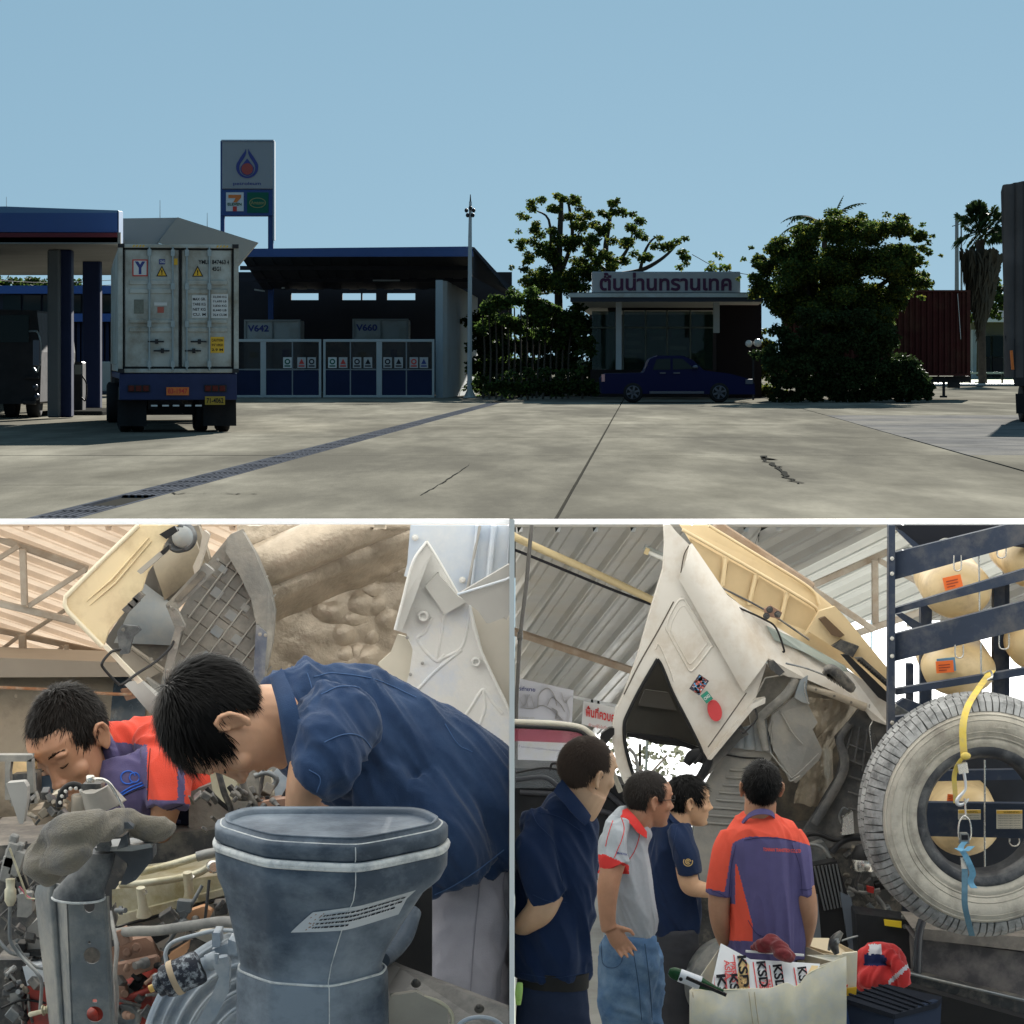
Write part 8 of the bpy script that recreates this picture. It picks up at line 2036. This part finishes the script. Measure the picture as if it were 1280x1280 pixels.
mb=MB(); mb.tube([P(1205,966,11.76),P(1207,980,11.76),P(1206,988,11.76),P(1199,996,11.76),P(1196,1002,11.76),(P(1199,1006,11.76)),P(1206,1004,11.76),P(1211,998,11.76)],[0.007,0.006,0.006,0.008,0.009,0.008,0.006,0.003],8,res=32); build('hook',mb,mat('pale zinc hook',(0.66,0.66,0.68),0.35,0.6),rsx)
mb=MB(); mb.tube([P(1206,998,11.75),P(1207,1018,11.75),P(1205,1024,11.75)],0.005,6); build('hook',mb,M['chrome'],rsx)
mb=MB(); q=[(1204,1020),(1199,1028),(1198,1042),(1201,1050),(1211,1050),(1214,1040),(1212,1026),(1206,1020)]; mb.tube([P(x,y,11.74) for x,y in q+q[:1]],0.004,6,res=40); build('link',mb,M['chrome'],rsx)
slab(rsx,'ratchet',[(1201,1042,11.72),(1211,1042,11.72),(1212,1055,11.72),(1200,1056,11.72)],0.04,M['iron'],0.006)
slab(rsx,'ratchet_plate',[(1202,1044,11.715),(1210,1044,11.715),(1210,1050,11.715),(1202,1050,11.715)],0.01,M['ink'],0.002)
web('blue_strap',[(1206,1052,11.72),(1201,1060,11.71),(1206,1068,11.70),(1212,1080,11.70),(1216,1092,11.72),(1213,1102,11.73),(1218,1110,11.72)],8,M['strap_b'])
web('blue_strap',[(1197,1060,11.7),(1206,1064,11.69),(1214,1058,11.7)],9,M['strap_b'],n=8)
slab(rsx,'end_fitting',[(1201,1072,11.74),(1208,1074,11.74),(1209,1086,11.74),(1202,1087,11.74)],0.02,M['chrome'],0.003)
web('blue_strap',[(1206,1086,11.74),(1206,1105,11.72),(1206,1130,11.71),(1210,1150,11.74),(1215,1170,11.82)],7.5,M['strap_bd'])

# ---- cartons and loose things in front
ca=root('carton',P(960,1400,11.3),'soft cream carton with a handle cut in its sagging front flap','carton')
d=11.3
def flap(u,v):
 x=862+196*u; top=1238-4*u+(1240-1200)*0-(38*max(0,u-0.52)/0.48)+(12*math.exp(-((u-0.685)/0.045) **2)); 
 y=top+(1420-top)*v
 return P(x+(6*(1-u) if False else 0),y,d-0.02*math.sin(u*5+1)-0.02*fbm((u*3,v*3,4))-0.05*math.sin(PI*min(1,v*3))*0.5)
mb=MB(); mb.grid(flap,60,24,thick=0.006); build('front_flap',mb,M['carton'],ca)
pipe(ca,'flap_edge',[(862+196*u,1238-4*u-(38*max(0,u-0.52)/0.48)+12*math.exp(-((u-0.685)/0.045) **2),d-0.02*math.sin(u*5+1)) for u in frange(0,1,24)],0.9,mat('pale carton edge',(0.80,0.72,0.52),0.8),n=6,res=48)
for x0,x1 in ((936,944),(943,951),(866,872)):pipe(ca,'crease',[(x0,1240,d-0.035),(x1,1300,d-0.04)],0.6,M['carton_in'],n=5)
slab(ca,'rear_panel',[(905,1178,11.75),(1000,1180,11.75),(1058,1205,11.6),(1058,1400,11.6),(905,1400,11.75)],0.01,M['carton_in'],0)
slab(ca,'end_panel',[(862,1240,11.32),(905,1178,11.75),(905,1400,11.75),(862,1400,11.32)],0.01,M['carton'],0)
c2=root('carton',P(1025,1420,11.7),'open cream cardboard box behind the soft carton','carton')
slab(c2,'rear_panel',[(977,1172,11.95),(1036,1173,11.95),(1070,1190,11.75),(1070,1200,11.75),(1010,1200,11.95)],0.008,M['carton_in'],0)
slab(c2,'side_panel',[(1053,1192,11.68),(1072,1190,11.68),(1070,1248,11.68),(1054,1252,11.68),(1050,1300,11.68),(1040,1300,11.68)],0.02,M['carton'],0.003)
slab(c2,'front_panel',[(1005,1190,11.78),(1054,1194,11.70),(1054,1400,11.70),(980,1400,11.78),(980,1175,11.9)],0.008,M['carton_in'],0)
slab(c2,'inner_flap',[(1008,1194,11.6),(1054,1194,11.6),(1056,1200,11.6),(1000,1222,11.55),(996,1216,11.55),(1040,1202,11.58)],0.006,M['carton'],0.002)
slab(c2,'yellow_tape',[(1055,1236,11.66),(1071,1234,11.66),(1070,1247,11.66),(1056,1251,11.66)],0.01,M['yellow'],0)
slab(c2,'red_mark',[(1057,1232,11.655),(1060,1231,11.655),(1059,1235,11.655)],0.01,M['ink_red'],0)
# printed parts carton
pc_=root('parts_box',P(950,1300,11.5),'white printed parts box with black and red lettering lying in the carton','box')
def card(u,v):
 x=901+8*v*0+124*u-14*v; y=1180+26*u*1.0+(60-18*u)*v-14*math.sin(PI*u)*(1-v)*0
 y=(1179+40*min(1,u/.3)*0.5+8*max(0,u-.3) )+62*v-10*u*v
 return P(x,y,11.52-0.03*math.sin(PI*u)-0.12*v)
mb=MB(); mb.grid(card,20,8,thick=-0.01); build('card',mb,M['print_white'],pc_)
def oncard(u,v,l=0.004):return card(u,v)+Vector((0,-l,0))
def strip(name,u,v,du,dv,w,m):
 mb=MB(); a,b=Vector((u,v)),Vector((u+du,v+dv)); nrm_=Vector((-(b-a).y,(b-a).x)).normalized()*w; q=[a-nrm_,b-nrm_,b+nrm_,a+nrm_]
 pts=[oncard(max(0,min(1,p.x)),max(0,min(1,p.y))) for p in q]; mb.add(pts,[(0,1,2,3)]); return build(name,mb,m,pc_)
for u0 in (0.255,):
 mb=MB(); q=[(0.19,0.02),(0.30,0.12),(0.40,0.98),(0.26,0.98)]; mb.add([oncard(*p,.002) for p in q],[(0,1,2,3)]); build('yellow_stripe',mb,mat('pale amber print',(0.80,0.56,0.24),0.5),pc_)
mb=MB(); q=[(0.92,0.05),(0.99,0.05),(0.93,0.75),(0.86,0.80)]; mb.add([oncard(*p,.002) for p in q],[(0,1,2,3)]); build('yellow_stripe',mb,mat('pale amber print',(0.80,0.60,0.30),0.5),pc_)
PRED=mat('print red',(0.66,0.08,0.08),0.5)
def cardtext(s_,u,v,du,dv,h_,m):
 a=oncard(u,v); ux=oncard(u+du,v+dv)-a
 uy=Vector((0,-1,0)).cross(ux).normalized()*h_*0.85
 mb=MB(); text(mb,s_,a,ux,uy,0,0.004,0.03); build('print',mb,m,pc_)
for u,v in ((0.53,0.10),(0.78,0.12),(0.13,0.50),(0.36,0.05),(0.17,0.08),(0.02,0.62),(0.40,0.80)):
 du,dv=0.10,0.55
 if v+dv>1.0:dv=1.0-v; du=0.10*dv/0.55
 cardtext('KSD'[: (3 if dv>.4 else 2)],u,v,du,dv,0.045,M['ink'])
 strip('red_line',u-0.03,v,du,dv,0.006,PRED); strip('red_line',u+0.085,v-0.02,du,dv,0.006,PRED)
for u,v in ((0.43,0.45),(0.06,0.28),(0.66,0.62)):
 cardtext('ASIA',u,v,0.06,0.34,0.028,PRED); cardtext('PARTS',u+0.06,v-0.02,0.06,0.36,0.028,PRED)
cardtext('ASIA',0.27,0.40,0.05,0.3,0.025,mat('print brown',(0.5,0.3,0.12),0.6)); cardtext('PARTS',0.22,0.46,0.05,0.3,0.025,mat('print brown',(0.5,0.3,0.12),0.6))
strip('dark_edge',0.0,0.98,0.9,0.0,0.015,M['carton_in'])
# wheel arch drum behind the box
mb=MB(); mb.lathe([(0.02,0),(0.14,0.0),(0.17,-0.03),(0.20,-0.02),(0.21,0.05)],P(905,1226,12.9),(0.5,-1,0),40); build('wheel_hub',mb,M['iron'],TB)
# dark red cloth
MR=mat('dark red rag',(0.16,0.012,0.016),0.9,var=0.2,scale=12,bump=0.3,bscale=150,sheen=0.3)
mb=MB(); limb(mb,[(940,1186,11.55,4),(955,1180,11.5,8),(966,1176,11.5,8),(978,1190,11.45,10),(992,1198,11.45,5)],0.9); limb(mb,[(948,1186,11.5,5),(968,1186,11.48,6),(985,1197,11.42,6)],0.9)
tag(organic('rag',mb,0.006,MR,smooth=5,post=wrinkle(0.012,20,(1,0,-.4),6)),'dark red rag lying across the top of the parts box','rag')
slabp=root('plate',P(955,1192,11.5),'thin white bright strip under the dark red rag','strip'); mb=MB(); mb.beam(P(932,1189,11.53),P(1005,1194,11.53),0.01,0.008); build('strip',mb,M['white_board'],slabp)
# bottle
bt=root('bottle',P(875,1235,11.25),'dark green bottle with a white label lying at the edge of the carton','bottle')
ba,bb_=P(836,1214,11.22),P(905,1240,11.2); ax=(bb_-ba); L_=ax.length; ax.normalize(); k=11.2/F
mb=MB(); mb.lathe([(4*k,0),(4.6*k,1*k),(7*k,4*k),(8*k,8*k),(8*k,40*k),(5.5*k,52*k),(3*k,64*k),(3*k,72*k)],ba,ax,24); build('glass',mb,mat('dark green glass',(0.012,0.055,0.02),0.15),bt)
mb=MB(); mb.lathe([(8.3*k,14*k),(8.3*k,42*k)],ba,ax,24,caps=False); build('label',mb,mat('white bottle label',(0.60,0.62,0.66),0.5),bt)
mb=MB(); mb.beam(P(858,1222,11.15),P(908,1244,11.1),0.012,0.012); build('strip',mb,M['blackp'],bt)
mb=MB(); c=P(851,1224,11.13); mb.ell(c,(0.008,0.004,0.008)); build('label_mark',mb,M['ink'],bt)
# black tool hanging on the carton
tl=root('tool',P(1045,1195,11.7),'small black and grey clamp tool hung over the box edge','tool')
mb=MB(); mb.tube([P(1052,1165,11.6),P(1046,1172,11.6),P(1042,1180,11.6),P(1046,1192,11.6)],[0.010,0.02,0.022,0.012],10,res=16); build('body',mb,M['iron_dk'],tl)
mb=MB(); mb.tube([P(1036,1188,11.6),P(1040,1176,11.6),P(1048,1176,11.58)],[0.006,0.012,0.012],8,res=10); build('jaw',mb,M['iron'],tl)
mb=MB(); mb.tube([P(1052,1176,11.6),P(1064,1172,11.62),P(1072,1170,11.65)],0.004,6,res=10); build('handle',mb,M['hose'],tl)
# red and blue work clothes
RDc=mat('red coverall cloth',(0.60,0.03,0.03),0.85,var=0.15,scale=10,bump=0.25,bscale=200,sheen=0.15); NVc=mat('navy lining',(0.02,0.03,0.10),0.85); SLV=mat('reflective band',(0.60,0.60,0.64),0.4)
mb=MB(); limb(mb,[(1078,1235,12.3,12),(1085,1205,12.25,18),(1098,1195,12.2,18),(1115,1200,12.2,16),(1130,1225,12.2,9)],0.9); limb(mb,[(1074,1225,12.2,10),(1098,1222,12.15,16),(1124,1230,12.15,10)],0.9); limb(mb,[(1108,1190,12.15,8),(1124,1210,12.1,9),(1132,1232,12.1,8)],0.9)
def paint_c(co):
 x,y=to_px(co); m=np.zeros(len(co),int)
 m[(x>1080) & (x<1108) & (y<1207) & (y>1192) & ((x-1080)*0.35+1190<y+4)]=1
 m[(x>1086) & (x<1102) & (y<1193) & (y>1180)]=2
 m[(abs((y-1222)+(x-1118)*0.9)<3.4) & (x>1110)]=2
 return m
tag(organic('work_clothes',mb,0.008,[RDc,NVc,SLV],smooth=5,post=wrinkle(0.016,16,(0.3,0,1),9),paint=paint_c),'crumpled red work clothes with navy lining and silver bands','clothes')
# black plastic case
bc=root('tool_case',P(1115,1330,11.5),'black plastic case with a ribbed lid beside the cartons','case')
mb=MB(); mb.prism([P(1052,1247,11.55),P(1108,1230,12.0),P(1178,1246,11.8),P(1172,1254,11.75),P(1118,1268,11.4)],(0,0,-0.02)); lid=build('lid',mb,mat('black case plastic',(0.022,0.025,0.033),0.85,spec=0.0),bc,bevel=0.006)
for j in range(5):
 t=(j+1)/6; a=P(1052,1246,11.55).lerp(P(1108,1229,12.0),t); b=P(1118,1267,11.4).lerp(P(1172,1252,11.75),t); mb=MB(); mb.beam(a+Vector((0,0,.002)),b+Vector((0,0,.002)),0.012,0.006); build('lid_rib',mb,lid.data.materials[0],lid)
mb=MB(); mb.prism([P(1052,1249,11.56),P(1118,1270,11.41),P(1118,1420,11.41),P(1055,1400,11.56)],(0,0.05,0)); mb.prism([P(1118,1270,11.41),P(1177,1249,11.8),P(1170,1400,11.8),P(1118,1420,11.41)],(0,0.05,0)); build('body',mb,mat('navy case side',(0.03,0.04,0.065),0.8,spec=0.0),bc,bevel=0.006)
bg_=root('plastic_bag',P(1040,1330,11.6),'dark blue and red bag wedged beside the black case','bag')
slab(bg_,'bag',[(1040,1262,11.5),(1060,1256,11.55),(1085,1266,11.5),(1085,1400,11.5),(1040,1400,11.5)],0.1,mat('blue bag',(0.02,0.05,0.16),0.5),0.02)
slab(bg_,'bag_fold',[(1044,1268,11.44),(1056,1266,11.44),(1058,1300,11.44),(1044,1300,11.44)],0.04,MR,0.01)

NV2=mat('dark navy shirt',(0.010,0.022,0.062),0.85,var=0.12,scale=12,bump=0.2,bscale=350,sheen=0.1)
NVT=mat('dark navy trousers',(0.022,0.030,0.058),0.9,var=0.1,scale=12)
SKIN2=mat('fair tan skin',(0.56,0.335,0.20),0.5,var=0.08,scale=20,sss=0.08)
EAR=mat('black ear stud',(0.02,0.02,0.02),0.3)
# ---- man with cropped hair, nearest the partition
d=10.7
p1=root('person',P(695,1600,d),'man in dark navy shirt with thin cropped hair and hands behind his back','person')
hs=1.13; hc=P(733,966,d); HA=basis((0.20,-0.10,1),(0.78,0.55,-0.20))
mb=MB(); head_shapes(mb,hc,HA,hs)
limb(mb,[(737,985,d,25),(724,1006,d,27),(708,1028,d+0.04,26)],1.0)
limb(mb,[(684,1115,d-0.10,22),(675,1138,d-0.12,19),(660,1152,d-0.08,15),(651,1160,d,12.5),(649,1163,d+0.10,9)],0.95)
hand_shapes(mb,P(650,1163,d+0.10),(0.06,1,-0.1),(0.6,0,0.6),0.9,0.8)
limb(mb,[(702,1040,d+.04,24),(695,1120,d+.04,30),(692,1230,d+.04,30)],0.6)
organic('body',mb,0.0062,[SKIN2,LIP],p1,3,head_post(hc,HA,hs))
hair(p1,hc,HA,HAIR_G,hs,8000,0.018,gw=0.2,width=0.0010,seed=11,lift=0.003,line=lambda p: (p.z>0.085 if p.y>0.045 else p.z>0.030 if p.y>0.012 and abs(p.x)>0.03 else p.z>0.012 if p.y>-0.03 and abs(p.x)>0.04 else p.z>-0.045))
mb=MB(); mb.ell(hc+HA @ Vector((-0.078,-0.005,-0.028))*hs,(0.006,0.006,0.006),8,6); mb.ell(hc+HA @ Vector((0.078,-0.005,-0.028))*hs,(0.006,0.006,0.006),8,6); build('ear_stud',mb,EAR,p1)
mb=MB()
limb(mb,[(720,1000,d,24),(710,1020,d,38),(696,1070,d,50),(694,1130,d,49),(692,1185,d,49),(690,1222,d,47)],0.8,n=28)
limb(mb,[(676,1022,d-0.04,22),(668,1050,d-0.10,23),(676,1090,d-0.13,25),(688,1122,d-0.12,24)],0.95)
limb(mb,[(728,1050,d+0.1,18),(734,1110,d+0.1,13),(733,1150,d+0.1,11)],0.9)
s1_=organic('shirt',mb,0.0075,NV2,p1,5,wrinkle(0.026,8,(0.5,0,-0.8),12))
ribbon(p1,'collar',[[(703,975,d-0.06),(715,990,d-0.10),(728,1006,d-0.12),(738,1020,d-0.10)],[(697,981,d-0.07),(712,998,d-0.12),(724,1014,d-0.14),(736,1026,d-0.12)],[(692,990,d-0.09),(706,1006,d-0.13),(718,1020,d-.15),(731,1032,d-.13)]],NV2,0.004)
NVL=mat('navy stitch',(0.022,0.04,0.095),0.8)
for pts in ([(664,1012),(672,1030),(690,1050),(700,1085),(706,1120)],[(666,1118),(685,1126),(708,1128)],[(672,1015),(700,1022),(728,1040)],[(650,1216),(690,1222),(734,1216)]):seam_on(p1,s1_,pts,NVL,0.0016)
mb=MB(); limb(mb,[(692,1212,d,45.5),(691,1232,d,45)],0.8,n=28); build('belt',mb,mat('dark belt',(0.02,0.018,0.017),0.5),p1)
mb=MB(); limb(mb,[(690,1228,d,44),(688,1290,d,44),(672,1420,d-0.02,28),(668,1640,d,24)],0.85); limb(mb,[(700,1240,d,34),(710,1330,d,30),(712,1640,d,24)],0.9)
organic('trousers',mb,0.011,NVT,p1,4,wrinkle(0.008,8,(1,0,-.2),3))
mb=MB(); limb(mb,[(650,1228,d-0.16,4),(648.5,1240,d-0.17,5),(648,1256,d-.16,3.5)],0.8); limb(mb,[(651,1234,d-0.17,3),(650,1250,d-.18,2.5)],0.8)
tag(organic('glove',mb,0.004,mat('lime green knit',(0.42,0.62,0.16),0.9,var=0.1,scale=40),smooth=3),'lime green glove tucked in the trouser pocket of the cropped haired man','glove')
# ---- man in grey polo shirt and glasses
d=12.0
PG=mat('grey melange polo',(0.40,0.435,0.47),0.9,var=0.06,scale=60,bump=0.2,bscale=400); PR=mat('red polo trim',(0.68,0.04,0.035),0.85); DEN=mat('blue denim',(0.075,0.16,0.30),0.9,var=0.3,scale=7,bump=0.25,bscale=300,dirt=(0.19,0.30,0.44),dirt_amt=0.3,dscale=5)
p2=root('person',P(790,1560,d),'man in grey polo with red collar, jeans and glasses, hand in back pocket','person')
hs=1.0; hc=P(811,1000,d); HA=basis((0.10,-0.05,1),(0.88,0.30,-0.28))
mb=MB(); head_shapes(mb,hc,HA,hs)
limb(mb,[(804,1010,d,18),(798,1024,d,19),(790,1042,d+.03,18)],1.0)
limb(mb,[(770,1070,d-0.12,15),(764,1090,d-0.15,14.5),(760,1110,d-0.17,14),(759,1135,d-0.18,11.5),(760,1156,d-0.18,10),(762,1162,d-0.18,10.5)],0.9)
hand_shapes(mb,P(762,1160,d-0.18),(0.55,0,-0.75),(0.1,-1,0),1.0,0.35,side=-1)
limb(mb,[(788,1050,d+.03,18),(786,1110,d+.03,20),(786,1180,d+.03,20)],0.6)
organic('body',mb,0.0055,[SKIN_T,LIP],p2,3,head_post(hc,HA,hs))
hair(p2,hc,HA,mat('dark greying hair',(0.022,0.018,0.016),0.5),hs,5000,0.026,gw=0.35,width=0.0013,seed=12,lift=0.015)
eyebrows(p2,hc,HA,hs,HAIR)
mb=MB()
for sx in (-1,1):
 T_=lambda x,y,z:hc+HA @ (Vector((x,y,z))*hs)
 mb.tube([T_(sx*0.034+0.021*math.cos(a),0.102-0.004*abs(math.cos(a)),0.014+0.015*math.sin(a)) for a in frange(0,2*PI,16)],0.0016,6)
 mb.tube([T_(sx*0.055,0.098,0.018),T_(sx*0.072,0.06,0.018),T_(sx*0.077,0.0,0.016),T_(sx*0.075,-0.012,0.004)],0.0016,6)
mb.tube([T_(-0.013,0.104,0.018),T_(0.013,0.104,0.018)],0.0014,6); build('glasses',mb,M['blackp'],p2)
mb=MB()
limb(mb,[(797,1018,d,19),(789,1032,d,28),(780,1060,d,32),(782,1095,d,35),(787,1140,d,35),(788,1178,d,32)],0.8,n=28)
limb(mb,[(776,1026,d-0.06,14),(768,1046,d-0.11,17),(766,1068,d-0.14,17.5),(771,1083,d-0.15,17)],0.95)
def paint_p(co):
 x,y=to_px(co); m=np.zeros(len(co),int)
 m[(co[:,1]<d-0.03) & (y>1072+(x-765)*0.45) & (x<786) & (y<1092) & (y>1068)]=1
 return m
s2_=organic('polo_shirt',mb,0.0045,[PG,PR],p2,5,wrinkle(0.020,11,(0.4,0,-0.9),22),paint_p)
ribbon(p2,'collar',[[(784,1011,d-0.03),(793,1020,d-0.075),(801,1030,d-0.08),(808,1040,d-0.07)],[(779,1013,d-0.03),(789,1023,d-0.085),(799,1036,d-0.09),(808,1048,d-.075)],[(774,1019,d-0.04),(786,1028,d-0.095),(796,1040,d-0.1)]],PR,0.004)
for pts in ([(776,1020),(780,1035),(777,1050),(772,1062),(768,1072)],[(800,1034),(798,1050),(793,1064),(786,1076),(783,1090)],[(766,1026),(760,1045),(757,1058)]):seam_on(p2,s2_,pts,PR,0.0019,'piping')
text_on(p2,s2_,'SMARTEK',770,1067,14,2.6,M['ink_blue'],0.2,name='sleeve_print')
mb=MB(); limb(mb,[(787,1168,d,33),(786,1200,d,38),(782,1260,d,35),(780,1340,d,27),(778,1600,d,22)],0.85); limb(mb,[(800,1180,d+.06,24),(806,1250,d+0.08,24),(806,1600,d+.1,20)],0.9)
jn=organic('jeans',mb,0.009,DEN,p2,4,wrinkle(0.020,9,(1,0,-.35),5))
DSM=mat('denim seam',(0.05,0.10,0.19),0.9)
for pts in ([(790,1180),(798,1230),(802,1275)],[(752,1178),(754,1204),(766,1210),(777,1202),(778,1180)],[(806,1180),(812,1230),(815,1275)]):seam_on(p2,jn,pts,DSM,0.002)
# ---- young man in navy polo, reaching forward
d=13.0
p3=root('person',P(850,1540,d),'young man in navy polo with a gold sleeve crest reaching into the engine','person')
hs=0.98; hc=P(861,1002,d); HA=basis((0.06,-0.05,1),(0.86,0.10,-0.42))
mb=MB(); head_shapes(mb,hc,HA,hs)
limb(mb,[(853,1014,d,15),(848,1028,d,17),(842,1042,d,22)],1.0)
limb(mb,[(858,1082,d-0.12,14),(860,1098,d-0.14,13),(864,1108,d-0.14,12),(878,1112,d-0.12,10),(895,1114,d-0.08,8.5),(905,1116,d-0.04,7)],0.95)
hand_shapes(mb,P(905,1116,d-0.04),(1,0.2,-0.2),(0,0.2,-1),0.9,0.7)
limb(mb,[(840,1050,d+.03,15),(842,1110,d+.03,18),(844,1170,d+.03,18)],0.6)
organic('body',mb,0.0055,[SKIN2,LIP],p3,3,head_post(hc,HA,hs))
hair(p3,hc,HA,HAIR,hs,5000,0.042,gw=0.3,width=0.0015,seed=13,lift=0.03,fringe=0.5,jit=0.25)
eyebrows(p3,hc,HA,hs,HAIR)
mb=MB()
limb(mb,[(848,1022,d,15),(841,1036,d,26),(838,1060,d,30),(840,1100,d,33),(844,1140,d,32),(846,1168,d,28)],0.8,n=28)
limb(mb,[(848,1034,d-0.08,14),(854,1056,d-0.13,17),(858,1076,d-0.14,17),(860,1092,d-0.14,16.5)],0.95)
s3_=organic('polo_shirt',mb,0.0065,NV2,p3,5,wrinkle(0.020,10,(0.5,0,-.9),32))
ribbon(p3,'collar',[[(836,1014,d-0.03),(845,1024,d-0.075),(856,1034,d-.07)],[(833,1019,d-0.04),(842,1029,d-0.085),(854,1040,d-.08)]],NV2,0.004)
GTH=mat('gold thread',(0.50,0.36,0.14),0.6)
for r_,a0,a1 in ((5.5,2.6,6.6),(3.2,0,5.6),(1.3,0,6.0)):seam_on(p3,s3_,[(860+r_*math.cos(a),1077-r_*math.sin(a)) for a in frange(a0,a1,14)],GTH,0.0024,'crest')
for pts in ([(846,1034),(842,1060),(845,1088)],[(846,1090),(858,1094),(872,1091)]):seam_on(p3,s3_,pts,NVL,0.0016)
mb=MB(); limb(mb,[(845,1160,d,28),(846,1200,d,28),(848,1290,d,24),(850,1540,d,18)],0.85); limb(mb,[(834,1170,d+.1,20),(828,1290,d+.1,18),(826,1540,d+.1,16)],0.9)
organic('trousers',mb,0.010,mat('charcoal trousers',(0.05,0.052,0.06),0.9,var=0.12,scale=10),p3,4,wrinkle(0.008,9,(1,0,-.2),4))
# ---- mechanic in red and purple, seen from behind
d=11.7
RD2=mat('orange red uniform',(0.74,0.085,0.045),0.85,var=0.06,scale=14,bump=0.2,bscale=300); PU2=mat('violet uniform',(0.095,0.080,0.20),0.85,var=0.10,scale=12,bump=0.2,bscale=300)
p4=root('person',P(955,1520,d),'mechanic in red and purple uniform seen from behind, facing the engine','person')
hs=1.0; hc=P(951,987,d); HA=basis((0.03,-0.08,1),(-0.10,0.97,-0.22))
mb=MB(); head_shapes(mb,hc,HA,hs)
limb(mb,[(951,1000,d,20),(950,1016,d,20),(951,1036,d+0.03,20)],1.0)
limb(mb,[(901,1112,d-0.02,14.5),(899,1128,d-0.02,14),(900,1150,d-.01,12.5),(906,1172,d+0.04,11),(915,1190,d+.12,9)],0.95)
hand_shapes(mb,P(915,1190,d+.12),(0.3,0.8,-0.5),(0.6,0.2,0),0.95,0.6)
limb(mb,[(1004,1108,d-0.02,14.5),(1008,1130,d-0.02,14),(1009,1150,d,12.5),(1005,1172,d+.04,11),(1000,1190,d+.12,9)],0.95)
hand_shapes(mb,P(1000,1190,d+.12),(-0.3,0.8,-0.5),(-0.6,0.2,0),0.95,0.6,side=-1)
limb(mb,[(952,1050,d+.03,30),(955,1120,d+.03,30),(958,1190,d+.03,28)],0.5)
organic('body',mb,0.0056,[SKIN_T,LIP],p4,3,head_post(hc,HA,hs))
hair(p4,hc,HA,HAIR,hs,6000,0.028,gw=0.4,width=0.0014,seed=14,lift=0.012,jit=0.3,line=lambda p: (p.z>0.078 if p.y>0.045 else p.z>0.016 if p.y>0.012 and abs(p.x)>0.03 else p.z>0.012 if p.y>-0.035 and abs(p.x)>0.045 else p.z>-0.062+0.25*max(0,abs(p.x)-0.035)))
mb=MB()
limb(mb,[(951,1017,d,22),(951,1030,d,40),(952,1052,d,52),(955,1090,d,50),(957,1130,d,48),(958,1165,d,47),(958,1200,d,48)],0.68,n=30)
limb(mb,[(917,1044,d,18),(908,1064,d-0.01,19),(902,1092,d-0.02,18),(898,1118,d-.02,17)],0.95)
limb(mb,[(985,1044,d,18),(994,1062,d-0.01,19),(1001,1090,d-.02,17),(1005,1118,d-.02,16)],0.95)
def paint_m(co):
 x,y=to_px(co); m=np.ones(len(co),int)
 yk=1046+np.where(x<940,(940-x) **2*0.014,(x-950).clip(0) **2*0.0028)
 m[y<yk]=0
 m[(x<916-(y-1052)*0.16) & (y>1040) & (y<1111+(x-885)*0.2)]=0
 m[(x>919) & (x<921+(y-1080)*0.26) & (y>1080) & (x<941) & (y<1176)]=0
 m[(x>905) & (x <=919) & (y>1130) & (y<1176) & (x>912-(y-1130)*0.05)]=0
 return m
s4_=organic('shirt',mb,0.0045,[RD2,PU2],p4,5,wrinkle(0.022,9,(0.12,0,-1),42),paint_m)
ribbon(p4,'collar',[[(926,1030,d-0.03),(938,1016,d-0.075),(951,1011,d-0.085),(964,1014,d-0.07),(968,1022,d-.03)],[(927,1033,d-0.04),(938,1022,d-.085),(951,1018,d-.095),(964,1020,d-.08),(970,1028,d-.04)]],PU2,0.005)
text_on(p4,s4_,'TONNAN TRANSTECH CO.,LTD',954,1064.5,47,5.2,mat('red thread',(0.80,0.10,0.07),0.7),0.05,0.03,'back_print')
PUL=mat('violet stitch',(0.05,0.042,0.11),0.8)
for pts in ([(920,1056),(914,1085),(911,1122)],[(990,1056),(1000,1085),(1003,1118)],[(888,1112),(900,1117),(912,1124)],[(1000,1112),(1010,1112),(1019,1108)],[(930,1050),(950,1047),(975,1048),(995,1052)],[(935,1150),(945,1166),(958,1172)]):seam_on(p4,s4_,pts,PUL,0.0014)
mb=MB(); limb(mb,[(958,1192,d,36),(958,1206,d,38),(945,1280,d,26),(940,1520,d,20)],0.7); limb(mb,[(966,1200,d,28),(975,1290,d,26),(978,1520,d,20)],0.8)
organic('trousers',mb,0.010,DK,p4,4,wrinkle(0.008,9,(1,0,-.2),8))
